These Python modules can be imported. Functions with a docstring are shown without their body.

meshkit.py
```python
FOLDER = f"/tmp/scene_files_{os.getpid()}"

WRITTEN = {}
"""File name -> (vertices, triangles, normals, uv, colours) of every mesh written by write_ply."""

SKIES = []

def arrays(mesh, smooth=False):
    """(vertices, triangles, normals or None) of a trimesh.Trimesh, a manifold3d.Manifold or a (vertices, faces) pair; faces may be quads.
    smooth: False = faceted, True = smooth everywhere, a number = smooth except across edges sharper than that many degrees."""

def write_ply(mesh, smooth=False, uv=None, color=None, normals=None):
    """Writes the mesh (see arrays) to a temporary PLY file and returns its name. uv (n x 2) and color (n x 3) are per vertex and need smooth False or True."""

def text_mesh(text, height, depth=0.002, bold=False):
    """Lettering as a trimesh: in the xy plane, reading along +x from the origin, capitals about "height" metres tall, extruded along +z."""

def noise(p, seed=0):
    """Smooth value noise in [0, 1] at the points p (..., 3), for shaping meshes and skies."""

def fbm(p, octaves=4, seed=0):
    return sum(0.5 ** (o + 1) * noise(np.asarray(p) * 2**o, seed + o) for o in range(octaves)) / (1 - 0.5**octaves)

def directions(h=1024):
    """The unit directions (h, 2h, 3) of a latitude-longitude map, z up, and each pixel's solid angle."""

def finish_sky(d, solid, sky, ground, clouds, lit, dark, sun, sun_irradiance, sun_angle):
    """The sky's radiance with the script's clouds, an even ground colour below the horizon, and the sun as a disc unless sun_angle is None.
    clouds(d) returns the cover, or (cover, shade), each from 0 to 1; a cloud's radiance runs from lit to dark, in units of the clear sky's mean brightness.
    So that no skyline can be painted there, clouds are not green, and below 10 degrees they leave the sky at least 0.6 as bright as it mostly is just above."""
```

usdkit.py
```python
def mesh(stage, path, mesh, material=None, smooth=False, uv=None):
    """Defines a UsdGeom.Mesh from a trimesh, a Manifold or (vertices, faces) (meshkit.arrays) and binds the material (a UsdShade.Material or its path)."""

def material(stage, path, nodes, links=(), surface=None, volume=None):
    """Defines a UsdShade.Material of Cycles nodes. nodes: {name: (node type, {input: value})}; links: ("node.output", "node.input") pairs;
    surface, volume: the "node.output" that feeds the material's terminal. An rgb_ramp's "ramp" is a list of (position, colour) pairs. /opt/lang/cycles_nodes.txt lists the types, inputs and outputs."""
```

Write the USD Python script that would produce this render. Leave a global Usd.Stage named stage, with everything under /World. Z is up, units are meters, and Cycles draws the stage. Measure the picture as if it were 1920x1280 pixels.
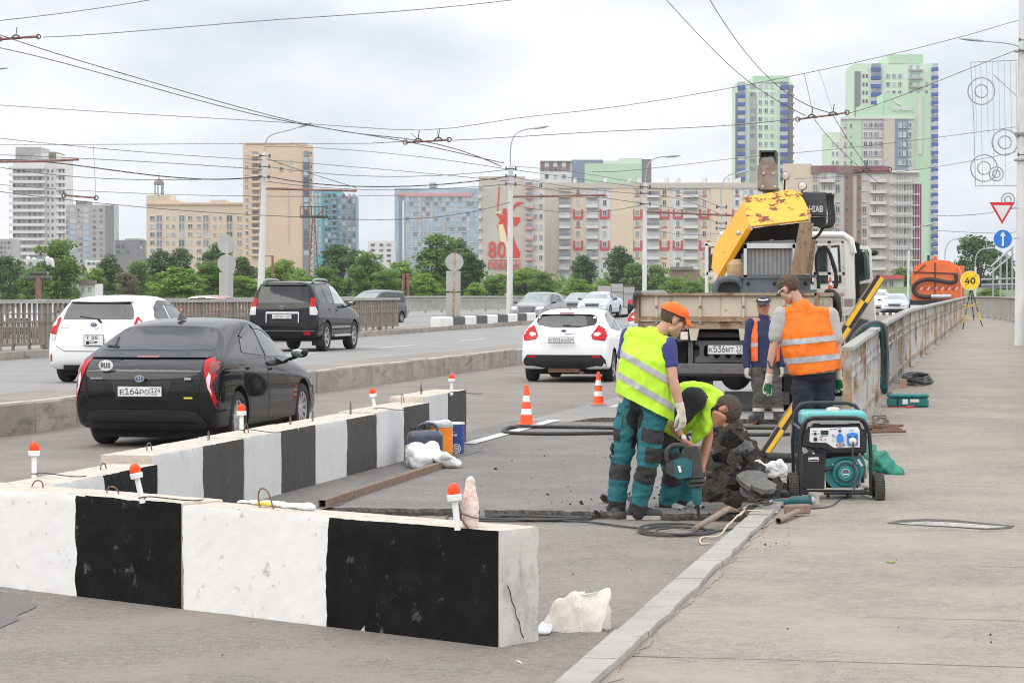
import math,random,numpy as np,trimesh,usdkit,meshkit
from manifold3d import Manifold,CrossSection
from shapely.geometry import Polygon,Point,LineString
from shapely.geometry import box as sbox
from shapely import affinity
from shapely.ops import unary_union
from pxr import Usd,UsdGeom,UsdLux,UsdShade,Sdf,Gf
stage = Usd.Stage.CreateInMemory()
UsdGeom.SetStageUpAxis(stage,UsdGeom.Tokens.z);UsdGeom.SetStageMetersPerUnit(stage,1.0)
UsdGeom.Xform.Define(stage,'/World');UsdGeom.Scope.Define(stage,'/World/Looks')
# ---------------------------------------------------------------- camera: y runs along the bridge, x to the right, z up
CAM = np.array([0.0,0.0,1.72]);FPX = 4670.0
YAW,PITCH = math.atan2(920,FPX),math.atan2(83,FPX)
FWD = np.array([-math.sin(YAW)*math.cos(PITCH),math.cos(YAW)*math.cos(PITCH),-math.sin(PITCH)])
RIGHT = np.array([math.cos(YAW),math.sin(YAW),0.0]);UP = np.cross(RIGHT,FWD)
cam = UsdGeom.Camera.Define(stage,'/World/camera')
cam.AddTransformOp().Set(Gf.Matrix4d(*RIGHT,0,*UP,0,*(-FWD),0,*CAM,1))
cam.CreateHorizontalApertureAttr(36.0);cam.CreateVerticalApertureAttr(36.0*682/1024)
cam.CreateFocalLengthAttr(36.0*FPX/1920);cam.CreateClippingRangeAttr(Gf.Vec2f(0.5,6000))
cam.CreateExposureAttr(-0.17)
# ---------------------------------------------------------------- overcast sky and a weak, wide sun from behind the camera
SUN = np.array([-0.42,-0.62,0.80]);SUN /= np.linalg.norm(SUN)
dome = UsdLux.DomeLight.Define(stage,'/World/sky');dome.CreateIntensityAttr(1.0)
dome.GetPrim().SetCustomDataByKey('kind','structure')
skymat = usdkit.material(stage,'/World/Looks/sky_overcast',{
 's': ('sky_texture',{'sky_type': 'single_scattering','sun_disc': False,'sun_elevation': math.asin(SUN[2]),'sun_rotation': math.atan2(SUN[0],SUN[1])}),
 'g': ('texture_coordinate',{}),'sep': ('separate_xyz',{}),
 'mp': ('mapping',{'scale': (1.0,1.0,2.6)}),
 'n': ('noise_texture',{'scale': 4.2,'detail': 8.0,'roughness': 0.55}),
 'r': ('rgb_ramp',{'ramp': [(0.36,(6.8,7.3,8.2)),(0.47,(8.8,9.1,9.7)),(0.56,(10.6,10.7,10.9))]}),
 'up': ('map_range',{'from_min': 0.0,'from_max': 1.0,'to_min': 1.0,'to_max': 2.3,'clamp': True}),
 'mul': ('vector_math',{'math_type': 'scale'}),
 'm': ('mix_color',{'fac': 0.93,'use_clamp': False}),
 'b': ('background_shader',{'strength': 0.1})},
 [('g.generated','mp.vector'),('mp.vector','n.vector'),('n.fac','r.fac'),('g.generated','sep.vector'),('sep.z','up.value'),
  ('r.color','mul.vector1'),('up.result','mul.scale'),('s.color','m.a'),('mul.vector','m.b'),('m.result','b.color')],surface='b.background')
UsdShade.MaterialBindingAPI.Apply(dome.GetPrim()).Bind(skymat)
sun = UsdLux.DistantLight.Define(stage,'/World/sun')
sun.CreateNormalizeAttr(True);sun.CreateIntensityAttr(0.4);sun.CreateAngleAttr(50.0);sun.CreateColorAttr(Gf.Vec3f(1.0,0.96,0.9))
_z = SUN;_x = np.cross([0,0,1.0],_z);_x /= np.linalg.norm(_x);_y = np.cross(_z,_x)
sun.AddTransformOp().Set(Gf.Matrix4d(*_x,0,*_y,0,*_z,0,0,0,60,1))
# ---------------------------------------------------------------- where a pixel of the photograph stands in the place
def ray(px,py):
 return FWD*FPX + RIGHT*(px-960) - UP*(py-640)
def G(px,py,z=0.0):
 r = ray(px,py);return CAM + r*((z-CAM[2])/r[2])
def D(px,py,d):
 return CAM + ray(px,py)*(d/FPX)
def RX(px,py,x):
 r = ray(px,py);return CAM + r*((x-CAM[0])/r[0])
def RY(px,py,y):
 r = ray(px,py);return CAM + r*((y-CAM[1])/r[1])
A3 = lambda *a: np.array(a,float)
def unit(a): a = np.asarray(a,float);return a/max(np.linalg.norm(a),1e-12)
# ---------------------------------------------------------------- mesh helpers: every shape is a pair (vertices, triangles)
def cat(*ms):
 ms = [m for m in (ms[0] if len(ms) == 1 and isinstance(ms[0],list) else ms)]
 V,F,n = [],[],0
 for v,f in ms:
  V.append(v);F.append(np.asarray(f)+n);n += len(v)
 return np.vstack(V),np.vstack(F)
def tri(m):
 if hasattr(m,'to_mesh'):
  k = m.to_mesh();return np.array(k.vert_properties[:,:3],float),np.array(k.tri_verts,int)
 return np.array(m.vertices,float),np.array(m.faces,int)
def man(m):
 v,f = m
 from manifold3d import Mesh
 return Manifold(Mesh(vert_properties=np.ascontiguousarray(v,np.float32),tri_verts=np.ascontiguousarray(f,np.uint32)))
def xf(m,M=None,o=(0,0,0),rz=0.0,s=1.0):
 v = np.asarray(m[0],float)*s
 if M is not None: v = v @ np.asarray(M,float).T
 if rz: c,t = math.cos(rz),math.sin(rz);v = v @ np.array([[c,t,0],[-t,c,0],[0,0,1.0]])
 return v+np.asarray(o,float),m[1]
BF = np.array([[0,2,1],[1,2,3],[4,5,6],[5,7,6],[0,1,4],[1,5,4],[2,6,3],[3,6,7],[0,4,2],[2,4,6],[1,3,5],[3,7,5]])
def box(x0,y0,z0,x1,y1,z1):
 return np.array([[x,y,z] for z in (z0,z1) for y in (y0,y1) for x in (x0,x1)],float),BF.copy()
def hull(pts): return tri(Manifold.hull_points(np.asarray(pts,float)))
def cbox(x0,y0,z0,x1,y1,z1,c=0.01):
 p = []
 for sx in (0,1):
  for sy in (0,1):
   for sz in (0,1):
    X,Y,Z = (x0,x1)[sx],(y0,y1)[sy],(z0,z1)[sz]
    dx,dy,dz = c*(1-2*sx),c*(1-2*sy),c*(1-2*sz)
    p += [(X+dx,Y+dy,Z),(X+dx,Y,Z+dz),(X,Y+dy,Z+dz)]
 return hull(p)
def frame(d,up=(0,0,1)):
 d = unit(d);up = np.asarray(up,float)
 if abs(d @ unit(up)) > 0.98: up = np.array([1.0,0,0]) if abs(d[0]) < 0.9 else np.array([0,1.0,0])
 a = unit(np.cross(d,up));b = np.cross(a,d);return d,a,b
def bar(p,q,w,h,up=(0,0,1),c=0):
 p,q = np.asarray(p,float),np.asarray(q,float);L = np.linalg.norm(q-p);d,a,b = frame(q-p,up)
 m = box(-w/2,0,-h/2,w/2,L,h/2) if not c else cbox(-w/2,0,-h/2,w/2,L,h/2,c)
 return m[0] @ np.array([a,d,b])+p,m[1]
def tube(pts,r,n=6,caps=True,closed=False):
 P = np.asarray(pts,float);k = len(P);R = np.broadcast_to(np.asarray(r,float),(k,))
 T = np.gradient(P,axis=0) if not closed else np.roll(P,-1,0)-np.roll(P,1,0)
 T /= np.maximum(np.linalg.norm(T,axis=1,keepdims=True),1e-9)
 _,a,b = frame(T[0]);V = []
 for i in range(k):
  a = unit(a-T[i]*(a @ T[i]));b = np.cross(T[i],a)
  th = np.arange(n)*2*math.pi/n
  V.append(P[i]+R[i]*(np.outer(np.cos(th),a)+np.outer(np.sin(th),b)))
 V = np.vstack(V);F = []
 for i in range(k if closed else k-1):
  i2 = (i+1) % k
  for j in range(n):
   j2 = (j+1) % n;F += [[i*n+j,i2*n+j2,i*n+j2],[i*n+j,i2*n+j,i2*n+j2]] if 0 else [[i*n+j,i*n+j2,i2*n+j2],[i*n+j,i2*n+j2,i2*n+j]]
 if caps and not closed:
  F += [[0,j+1,j] for j in range(1,n-1)];o = (k-1)*n;F += [[o,o+j,o+j+1] for j in range(1,n-1)]
 return V,np.array(F)
def cyl(p,q,r0,r1=None,n=12):
 return tube([p,q],[r0,r0 if r1 is None else r1],n)
def spline(pts,n=24):
 from scipy.interpolate import CubicSpline,PchipInterpolator
 P = np.asarray(pts,float)
 if len(P) < 3: return np.linspace(P[0],P[1],n)
 t = np.concatenate([[0],np.cumsum(np.maximum(np.linalg.norm(np.diff(P,axis=0),axis=1),1e-6)**0.5)])
 return CubicSpline(t,P)(np.linspace(0,t[-1],n))
def lathe(prof,n=24,o=(0,0,0),axis=(0,0,1)):
 prof = np.asarray(prof,float);d,a,b = frame(axis);k = len(prof);th = np.arange(n)*2*math.pi/n
 V = np.vstack([np.asarray(o,float)+z*d+max(r,1e-5)*(np.outer(np.cos(th),b)+np.outer(np.sin(th),-a)) for r,z in prof]);F = []
 for i in range(k-1):
  for j in range(n):
   j2 = (j+1) % n;F += [[i*n+j,i*n+j2,(i+1)*n+j2],[i*n+j,(i+1)*n+j2,(i+1)*n+j]]
 return V,np.array(F)
def ell(c,r,sub=2,M=None):
 s = trimesh.creation.icosphere(subdivisions=sub);v = s.vertices*np.asarray(r,float)
 if M is not None: v = v @ np.asarray(M,float).T
 return v+np.asarray(c,float),np.array(s.faces)
def torus(c,R,r,axis=(0,0,1),n=24,k=8):
 d,a,b = frame(axis);th = np.arange(n)*2*math.pi/n
 return tube([np.asarray(c,float)+R*(math.cos(t)*a+math.sin(t)*b) for t in th],r,k,closed=True)
def ext(poly,d,o=(0,0,0),u=(1,0,0),v=(0,1,0)):
 if not hasattr(poly,'geom_type'): poly = Polygon(poly)
 if not poly.is_valid: poly = poly.buffer(0)
 u,v = np.asarray(u,float),np.asarray(v,float);w = np.cross(u,v);out = []
 for g in getattr(poly,'geoms',[poly]):
  m = trimesh.creation.extrude_polygon(g,d,engine='earcut')
  out.append((m.vertices @ np.array([u,v,w])+np.asarray(o,float),np.array(m.faces)))
 return cat(out)
def text(s,h,o,u,v,depth=0.003,bold=False,width=None):
 m = meshkit.text_mesh(s,h,depth,bold);p = np.array(m.vertices)
 if width: p[:,0] = (p[:,0]-p[:,0].min())*width/np.ptp(p[:,0])
 u,v = np.asarray(u,float),np.asarray(v,float)
 return p @ np.array([u,v,np.cross(u,v)])+np.asarray(o,float),np.array(m.faces)
def subsize(m,e):
 v,f = trimesh.remesh.subdivide_to_size(m[0],m[1],e,max_iter=12);return merge((v,f))
def merge(m):
 t = trimesh.Trimesh(m[0],m[1],process=False);t.merge_vertices();return np.array(t.vertices),np.array(t.faces)
def normals(m):
 return np.array(trimesh.Trimesh(m[0],m[1],process=False).vertex_normals)
def rough(m,amp,sc,seed=0,oct=4):
 v = np.asarray(m[0],float);n = normals(m)
 return v+n*((meshkit.fbm(v*sc+17.3*seed,oct,seed)-0.5)*2*amp)[:,None],m[1]
def crease(m,amp,size,seed,k=11):
 """straight folds running across each other, as in crumpled film"""
 g_ = np.random.default_rng(seed);v = np.asarray(m[0],float).copy();n = normals(m);h = 0
 w = v+0.25*size*(meshkit.fbm(v/size*0.8+seed,2,seed)[:,None]-0.5)
 for i in range(k):
  d = unit(g_.normal(size=3));x = (w @ d)/(size*g_.uniform(0.7,1.8))+g_.uniform(0,9);h = h+np.abs(x-np.floor(x)-0.5)-0.25
 return v+n*(amp*h)[:,None],m[1]
def grid(P):
 P = np.asarray(P,float);a,b = P.shape[:2];i = np.arange(a*b).reshape(a,b)
 q = np.stack([i[:-1,:-1],i[1:,:-1],i[1:,1:],i[:-1,1:]],-1).reshape(-1,4)
 return P.reshape(-1,3),np.vstack([q[:,[0,1,2]],q[:,[0,2,3]]])
def catmull(V,Q,it=2):
 V = np.asarray(V,float);Q = np.asarray(Q,int)
 for _ in range(it):
  n = len(V);fp = V[Q].mean(1)
  e = np.sort(np.stack([Q,np.roll(Q,-1,1)],-1).reshape(-1,2),1)
  E,inv = np.unique(e,axis=0,return_inverse=True);inv = inv.reshape(len(Q),4)
  fs = np.zeros((len(E),3));fc = np.zeros(len(E))
  for k in range(4): np.add.at(fs,inv[:,k],fp);np.add.at(fc,inv[:,k],1)
  mid = V[E].mean(1);ep = np.where((fc == 2)[:,None],(V[E].sum(1)+fs)/4,mid)
  val = np.zeros(n);Fs = np.zeros((n,3));Ms = np.zeros((n,3));ev = np.zeros(n)
  for k in range(4): np.add.at(Fs,Q[:,k],fp);np.add.at(val,Q[:,k],1)
  for k in range(2): np.add.at(Ms,E[:,k],mid);np.add.at(ev,E[:,k],1)
  val = np.maximum(val,1)[:,None];Vn = (Fs/val+2*Ms/np.maximum(ev,1)[:,None]+(val-3)*V)/val
  b = E[fc == 1]
  if len(b):
   s = np.zeros((n,3));c = np.zeros(n)
   for k in range(2): np.add.at(s,b[:,k],V[b[:,1-k]]);np.add.at(c,b[:,k],1)
   Vn[c > 0] = 0.75*V[c > 0]+0.25*s[c > 0]/c[c > 0][:,None]
  fi = n+np.arange(len(Q));ei = n+len(Q)+inv
  Q = np.concatenate([np.stack([Q[:,k],ei[:,k],fi,ei[:,k-1]],-1) for k in range(4)]);V = np.vstack([Vn,fp,ep])
 return V,np.vstack([Q[:,[0,1,2]],Q[:,[0,2,3]]])
def cast(m,O,d):
 """first hit distance of rays from the points O along d on the mesh m (nan if none)"""
 v,f = m;d = unit(d);_,e1,e2 = frame(d);v2 = np.stack([v @ e1,v @ e2],-1);w = v @ d;Q = np.stack([O @ e1,O @ e2],-1);o = O @ d
 A,B,C = v2[f[:,0]],v2[f[:,1]],v2[f[:,2]]
 den = (B[:,0]-A[:,0])*(C[:,1]-A[:,1])-(C[:,0]-A[:,0])*(B[:,1]-A[:,1])
 lo,hi = np.minimum(np.minimum(A,B),C),np.maximum(np.maximum(A,B),C);mn,mx = Q.min(0),Q.max(0)
 ok = (den*np.sign(np.median(den[np.cross(v[f[:,1]]-v[f[:,0]],v[f[:,2]]-v[f[:,0]]) @ d < 0])) > 1e-12) & (hi >= mn).all(1) & (lo <= mx).all(1)
 A,B,C,den,lo,hi,W = A[ok],B[ok],C[ok],den[ok],lo[ok],hi[ok],w[f[ok]];out = np.full(len(O),np.nan)
 for i,q in enumerate(Q):
  c = np.nonzero((lo[:,0] <= q[0]) & (hi[:,0] >= q[0]) & (lo[:,1] <= q[1]) & (hi[:,1] >= q[1]))[0]
  if not len(c): continue
  a,b_,e = A[c],B[c],C[c]
  w1 = ((q[0]-a[:,0])*(e[:,1]-a[:,1])-(e[:,0]-a[:,0])*(q[1]-a[:,1]))/den[c]
  w2 = ((b_[:,0]-a[:,0])*(q[1]-a[:,1])-(q[0]-a[:,0])*(b_[:,1]-a[:,1]))/den[c]
  h = (w1 >= -1e-7) & (w2 >= -1e-7) & (w1+w2 <= 1+1e-7)
  if h.any():
   t = (W[c,0]*(1-w1-w2)+W[c,1]*w1+W[c,2]*w2)[h]-o[i]
   t = t[t > 0]
   if len(t): out[i] = t.min()
 return out
# ---------------------------------------------------------------- the scene tree
def compact(m):
 v,f = np.asarray(m[0],float),np.asarray(m[1],int);u,i = np.unique(f,return_inverse=True);return v[u],i.reshape(f.shape)
_names,_loc = {},{}
def numbered(parent,name):
 k = (parent,name);n = _names.get(k,0);_names[k] = n+1
 return name if n == 0 else f'{name}_{n:03d}'
def tag(o,label=None,cat_=None,group=None,kind=None):
 for k,t in (('label',label),('category',cat_),('group',group),('kind',kind)):
  if t: o.SetCustomDataByKey(k,t)
 return o
def T(name,label,cat_,loc=(0,0,0),rz=0.0,group=None,world=True,M=None):
 """a thing: an Xform at its base. world: its parts are given in world coordinates, else in its own."""
 path = '/World/'+numbered('/World',name);x = UsdGeom.Xform.Define(stage,path)
 if M is not None: x.AddTransformOp().Set(M)
 else:
  x.AddTranslateOp().Set(Gf.Vec3d(*map(float,loc)))
  if rz: x.AddRotateZOp().Set(math.degrees(rz))
 _loc[path] = np.asarray(loc,float) if world and not rz and M is None else np.zeros(3)
 return tag(x.GetPrim(),label,cat_,group)
def P(parent,name,mesh,mt,smooth=False,label=None,kind=None):
 pp = str(parent.GetPath());path = pp+'/'+numbered(pp,name);_loc[path] = _loc.get(pp,np.zeros(3))
 v,f = compact(mesh)
 o = usdkit.mesh(stage,path,(np.asarray(v,float)-_loc[path],f),MT[mt] if isinstance(mt,str) else mt,smooth).GetPrim()
 return tag(o,label,None,None,kind)
def S(name,mesh,mt,smooth=False,kind='structure',label=None,cat_=None,group=None):
 """a top-level thing of one mesh, or a piece of the setting"""
 path = '/World/'+numbered('/World',name);_loc[path] = np.zeros(3)
 o = usdkit.mesh(stage,path,compact(mesh),MT[mt] if isinstance(mt,str) else mt,smooth).GetPrim()
 return tag(o,label,cat_,group,kind)
def dup(root,loc,rz=0.0,label=None,group=None,sc=None,M=None):
 was = root.GetCustomData();path = '/World/'+numbered('/World',str(root.GetName()).rstrip('0123456789').rstrip('_') if str(root.GetName())[-3:].isdigit() else root.GetName())
 x = UsdGeom.Xform.Define(stage,path);p = x.GetPrim()
 p.GetReferences().AddInternalReference(root.GetPath())
 x.ClearXformOpOrder()
 m = Gf.Matrix4d(1.0)
 if M is not None: m = M
 else:
  m = Gf.Matrix4d().SetScale(Gf.Vec3d(*(sc if sc else (1,1,1))))*Gf.Matrix4d().SetRotate(Gf.Rotation(Gf.Vec3d(0,0,1),math.degrees(rz)))*Gf.Matrix4d().SetTranslate(Gf.Vec3d(*map(float,loc)))
 x.AddTransformOp(opSuffix='place').Set(m)
 p.SetInstanceable(True)
 return tag(p,label or was['label'],was['category'],group or was.get('group'))
# ---------------------------------------------------------------- materials
MT = {}
def mat(name,c,r=0.6,m=0.0,var=0.12,sc=6.0,bump=0.0,bsc=90.0,spec=0.5,coat=0.0,dirt=None,st=(1,1,1),emit=0.0,rvar=0.0,world=False,transl=0.0,rnd=0.0):
 """principled paint, cloth, stone ... of colour c, varied by a noise; dirt = (colour, from, to, scale): a second noise lays a stain over it"""
 c = np.asarray(c,float)
 N = {'tc': ('texture_coordinate',{}),'mp': ('mapping',{'scale': st}),
   'n': ('noise_texture',{'scale': sc,'detail': 7.0,'roughness': 0.62}),
   'r': ('rgb_ramp',{'ramp': [(0.3,tuple(c*(1-var))),(0.7,tuple(np.minimum(c*(1+var),0.95)))]}),
   'p': ('principled_bsdf',{'roughness': r,'metallic': m,'specular_ior_level': spec,'coat_weight': coat})}
 L = [('mp.vector','n.vector'),('n.fac','r.fac')]
 if world: N['geo'] = ('geometry',{});L.append(('geo.position','mp.vector'))
 else: L.append(('tc.object','mp.vector'))
 col = 'r.color'
 if dirt:
  dc,a,b,ds = dirt[:4]
  N['dm'] = ('mapping',{'scale': dirt[4] if len(dirt) > 4 else (1,1,1)})
  N['dn'] = ('noise_texture',{'scale': ds,'detail': 8.0,'roughness': 0.68});N['dr'] = ('map_range',{'from_min': a,'from_max': b,'to_min': 0.0,'to_max': 1.0,'clamp': True})
  N['dx'] = ('mix_color',{'b': tuple(dc)})
  L += [('geo.position' if world else 'tc.object','dm.vector'),('dm.vector','dn.vector'),('dn.fac','dr.value'),('dr.result','dx.fac'),(col,'dx.a')];col = 'dx.result'
 if rnd:
  N['oi'] = ('object_info',{});N['om'] = ('map_range',{'to_min': 1-rnd,'to_max': 1+rnd});N['oh'] = ('hsv',{})
  L += [('oi.random','om.value'),('om.result','oh.value'),(col,'oh.color')];col = 'oh.color'
 L.append((col,'p.base_color'))
 if emit: N['p'][1]['emission_color'] = tuple(c);N['p'][1]['emission_strength'] = emit
 if bump:
  N['bn'] = ('noise_texture',{'scale': bsc,'detail': 5.0,'roughness': 0.6});N['bu'] = ('bump',{'strength': 1.0,'distance': bump})
  L += [('mp.vector','bn.vector'),('bn.fac','bu.height'),('bu.normal','p.normal')]
 if rvar:
  N['rr'] = ('map_range',{'from_min': 0.3,'from_max': 0.7,'to_min': max(r-rvar,0.02),'to_max': min(r+rvar,1.0),'clamp': True});L += [('n.fac','rr.value'),('rr.result','p.roughness')]
 out = 'p.BSDF'
 if transl:
  N['tl'] = ('translucent_bsdf',{});N['mc'] = ('mix_closure',{'fac': transl});L += [(col,'tl.color'),('p.BSDF','mc.closure1'),('tl.BSDF','mc.closure2')];out = 'mc.closure'
 MT[name] = usdkit.material(stage,'/World/Looks/'+name,N,L,surface=out);return MT[name]
def glassmat(name,tint,fac=0.35):
 """window glass: part see-through, part mirror"""
 MT[name] = usdkit.material(stage,'/World/Looks/'+name,{'t': ('transparent_bsdf',{'color': tint}),'g': ('glossy_bsdf' if 0 else 'principled_bsdf',{'base_color': (0.02,0.02,0.02),'roughness': 0.03,'metallic': 0.0,'specular_ior_level': 0.6,'coat_weight': 0.6}),
  'm': ('mix_closure',{'fac': fac})},[('t.BSDF','m.closure1'),('g.BSDF','m.closure2')],surface='m.closure');return MT[name]
# ---------------------------------------------------------------- ground materials
def groundmat(name,c,fine=0.10,broad=0.12,streak=0.0,crack=0.0,wet=None,r=0.82,bump=0.004,sdir=(1.2,9.0,1),dust=None,speck=0.0):
 """worn asphalt: fine grain, broad tone, streaks, a net of cracks, damp patches and dust"""
 c = np.asarray(c,float)
 N = {'geo': ('geometry',{}),'mp': ('mapping',{'scale': (1,1,1)}),'p': ('principled_bsdf',{'roughness': r,'specular_ior_level': 0.35}),
   'nb': ('noise_texture',{'scale': 0.55,'detail': 6.0,'roughness': 0.6}),'rb': ('rgb_ramp',{'ramp': [(0.3,tuple(c*(1-broad))),(0.7,tuple(c*(1+broad)))]}),
   'nf': ('noise_texture',{'scale': 65.0,'detail': 4.0,'roughness': 0.75}),'rf': ('rgb_ramp',{'ramp': [(0.36,(1-fine*1.6,)*3),(0.64,(1+fine,)*3)]}),
   'nm': ('noise_texture',{'scale': 17.0,'detail': 5.0,'roughness': 0.7}),'rm': ('rgb_ramp',{'ramp': [(0.40,(1-fine*0.8,)*3),(0.60,(1+fine*0.6,)*3)]}),
   'm1': ('mix_color',{'blend_type': 'multiply','fac': 1.0,'use_clamp': False}),'m2': ('mix_color',{'blend_type': 'multiply','fac': 1.0,'use_clamp': False}),
   'bu': ('bump',{'strength': 0.8,'distance': bump})}
 L = [('geo.position','mp.vector')]+[('mp.vector',n+'.vector') for n in ('nb','nf','nm')]+[('nb.fac','rb.fac'),('nf.fac','rf.fac'),('nm.fac','rm.fac'),
   ('rb.color','m1.a'),('rf.color','m1.b'),('m1.result','m2.a'),('rm.color','m2.b'),('nf.fac','bu.height'),('bu.normal','p.normal')]
 col = 'm2.result';k = 0
 def over(fac,dark,amount):
  nonlocal col,k
  k += 1;N[f'o{k}'] = ('mix_color',{'b': tuple(dark)});N[f'f{k}'] = ('math',{'math_type': 'multiply','value2': amount})
  L.extend([(fac,f'f{k}.value1'),(f'f{k}.value',f'o{k}.fac'),(col,f'o{k}.a')]);col = f'o{k}.result'
 if dust is not None:
  N['nd'] = ('noise_texture',{'scale': 0.9,'detail': 7.0,'roughness': 0.7});N['rd'] = ('map_range',{'from_min': 0.45,'from_max': 0.65,'clamp': True});N['md'] = ('mapping',{'location': (7,3,0)})
  L += [('geo.position','md.vector'),('md.vector','nd.vector'),('nd.fac','rd.value')];over('rd.result',dust,0.8)
 if streak:
  N['ms'] = ('mapping',{'scale': sdir});N['ns'] = ('noise_texture',{'scale': 3.2,'detail': 9.0,'roughness': 0.78});N['rs'] = ('map_range',{'from_min': 0.56,'from_max': 0.72,'clamp': True})
  L += [('geo.position','ms.vector'),('ms.vector','ns.vector'),('ns.fac','rs.value')];over('rs.result',c*0.45,streak)
 if crack:
  N['wn'] = ('noise_texture',{'scale': 1.7,'detail': 4.0});N['wa'] = ('vector_math',{'math_type': 'multiply_add','vector2': (0.5,0.5,0.5)})
  N['vc'] = ('voronoi_texture',{'feature': 'distance_to_edge','scale': 0.45});N['rc'] = ('map_range',{'from_min': 0.0,'from_max': 0.012,'to_min': 1.0,'to_max': 0.0,'clamp': True})
  L += [('geo.position','wn.vector'),('wn.color','wa.vector1'),('geo.position','wa.vector3'),('wa.vector','vc.vector'),('vc.distance','rc.value')];over('rc.result',c*0.35,crack)
 if speck:
  N['vs'] = ('voronoi_texture',{'scale': 9.0});N['rp'] = ('map_range',{'from_min': 0.0,'from_max': 0.10,'to_min': 1.0,'to_max': 0.0,'clamp': True})
  L += [('mp.vector','vs.vector'),('vs.distance','rp.value')];over('rp.result',c*0.3,speck)
 if wet:
  a,b,amt = wet
  N['nw'] = ('noise_texture',{'scale': 0.35,'detail': 6.0,'roughness': 0.62});N['rw'] = ('map_range',{'from_min': a,'from_max': b,'clamp': True});N['rr'] = ('map_range',{'to_min': r,'to_max': 0.35})
  N['mw'] = ('mapping',{'location': (2.3,0.7,0),'scale': (1,0.35,1)})
  L += [('geo.position','mw.vector'),('mw.vector','nw.vector'),('nw.fac','rw.value'),('rw.result','rr.value'),('rr.result','p.roughness')];over('rw.result',c*0.5,amt)
 L.append((col,'p.base_color'))
 MT[name] = usdkit.material(stage,'/World/Looks/'+name,N,L,surface='p.BSDF')
groundmat('road_asphalt',(0.24,0.213,0.186),bump=0.008,fine=0.24,broad=0.12,streak=0.55,speck=0.35,crack=0.0,wet=(0.60,0.68,0.5),dust=(0.285,0.24,0.20),sdir=(2.0,14.0,1))
groundmat('patch_asphalt',(0.19,0.176,0.16),bump=0.007,fine=0.20,broad=0.12,streak=0.3,speck=0.3,wet=(0.62,0.72,0.35),dust=(0.23,0.213,0.193))
groundmat('far_asphalt',(0.27,0.262,0.25),fine=0.06,broad=0.10,dust=(0.31,0.295,0.275),wet=(0.60,0.75,0.25))
groundmat('sidewalk_asphalt',(0.305,0.262,0.22),bump=0.006,fine=0.19,broad=0.09,streak=0.28,crack=0.0,dust=(0.36,0.305,0.25),speck=0.3,sdir=(2.2,10,1))
groundmat('median_paving',(0.26,0.225,0.19),fine=0.12,broad=0.15,streak=0.55,dust=(0.32,0.28,0.24),sdir=(1.5,7.0,1))
groundmat('terrain_earth',(0.12,0.13,0.07),fine=0.1,broad=0.3,dust=(0.24,0.2,0.15),bump=0.02)
mat('kerb_stone',(0.36,0.335,0.305),r=0.85,var=0.12,sc=3,bump=0.003,bsc=70,world=True,dirt=((0.25,0.23,0.2),0.55,0.75,9))
mat('kerb_old',(0.30,0.26,0.215),r=0.88,var=0.2,sc=2.0,bump=0.004,bsc=40,world=True,rnd=0.12,dirt=((0.12,0.10,0.085),0.52,0.72,3.0,(1,0.5,2.5)))
mat('kerb_edge',(0.52,0.46,0.40),r=0.88,var=0.15,sc=3.0,world=True,dirt=((0.3,0.26,0.22),0.45,0.7,7))
mat('broken_edge',(0.10,0.088,0.075),r=0.95,var=0.55,sc=28,bump=0.012,bsc=60,world=True)
mat('line_white',(0.62,0.61,0.59),r=0.8,var=0.08,sc=5,world=True,dirt=((0.28,0.26,0.24),0.5,0.68,10))
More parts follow.
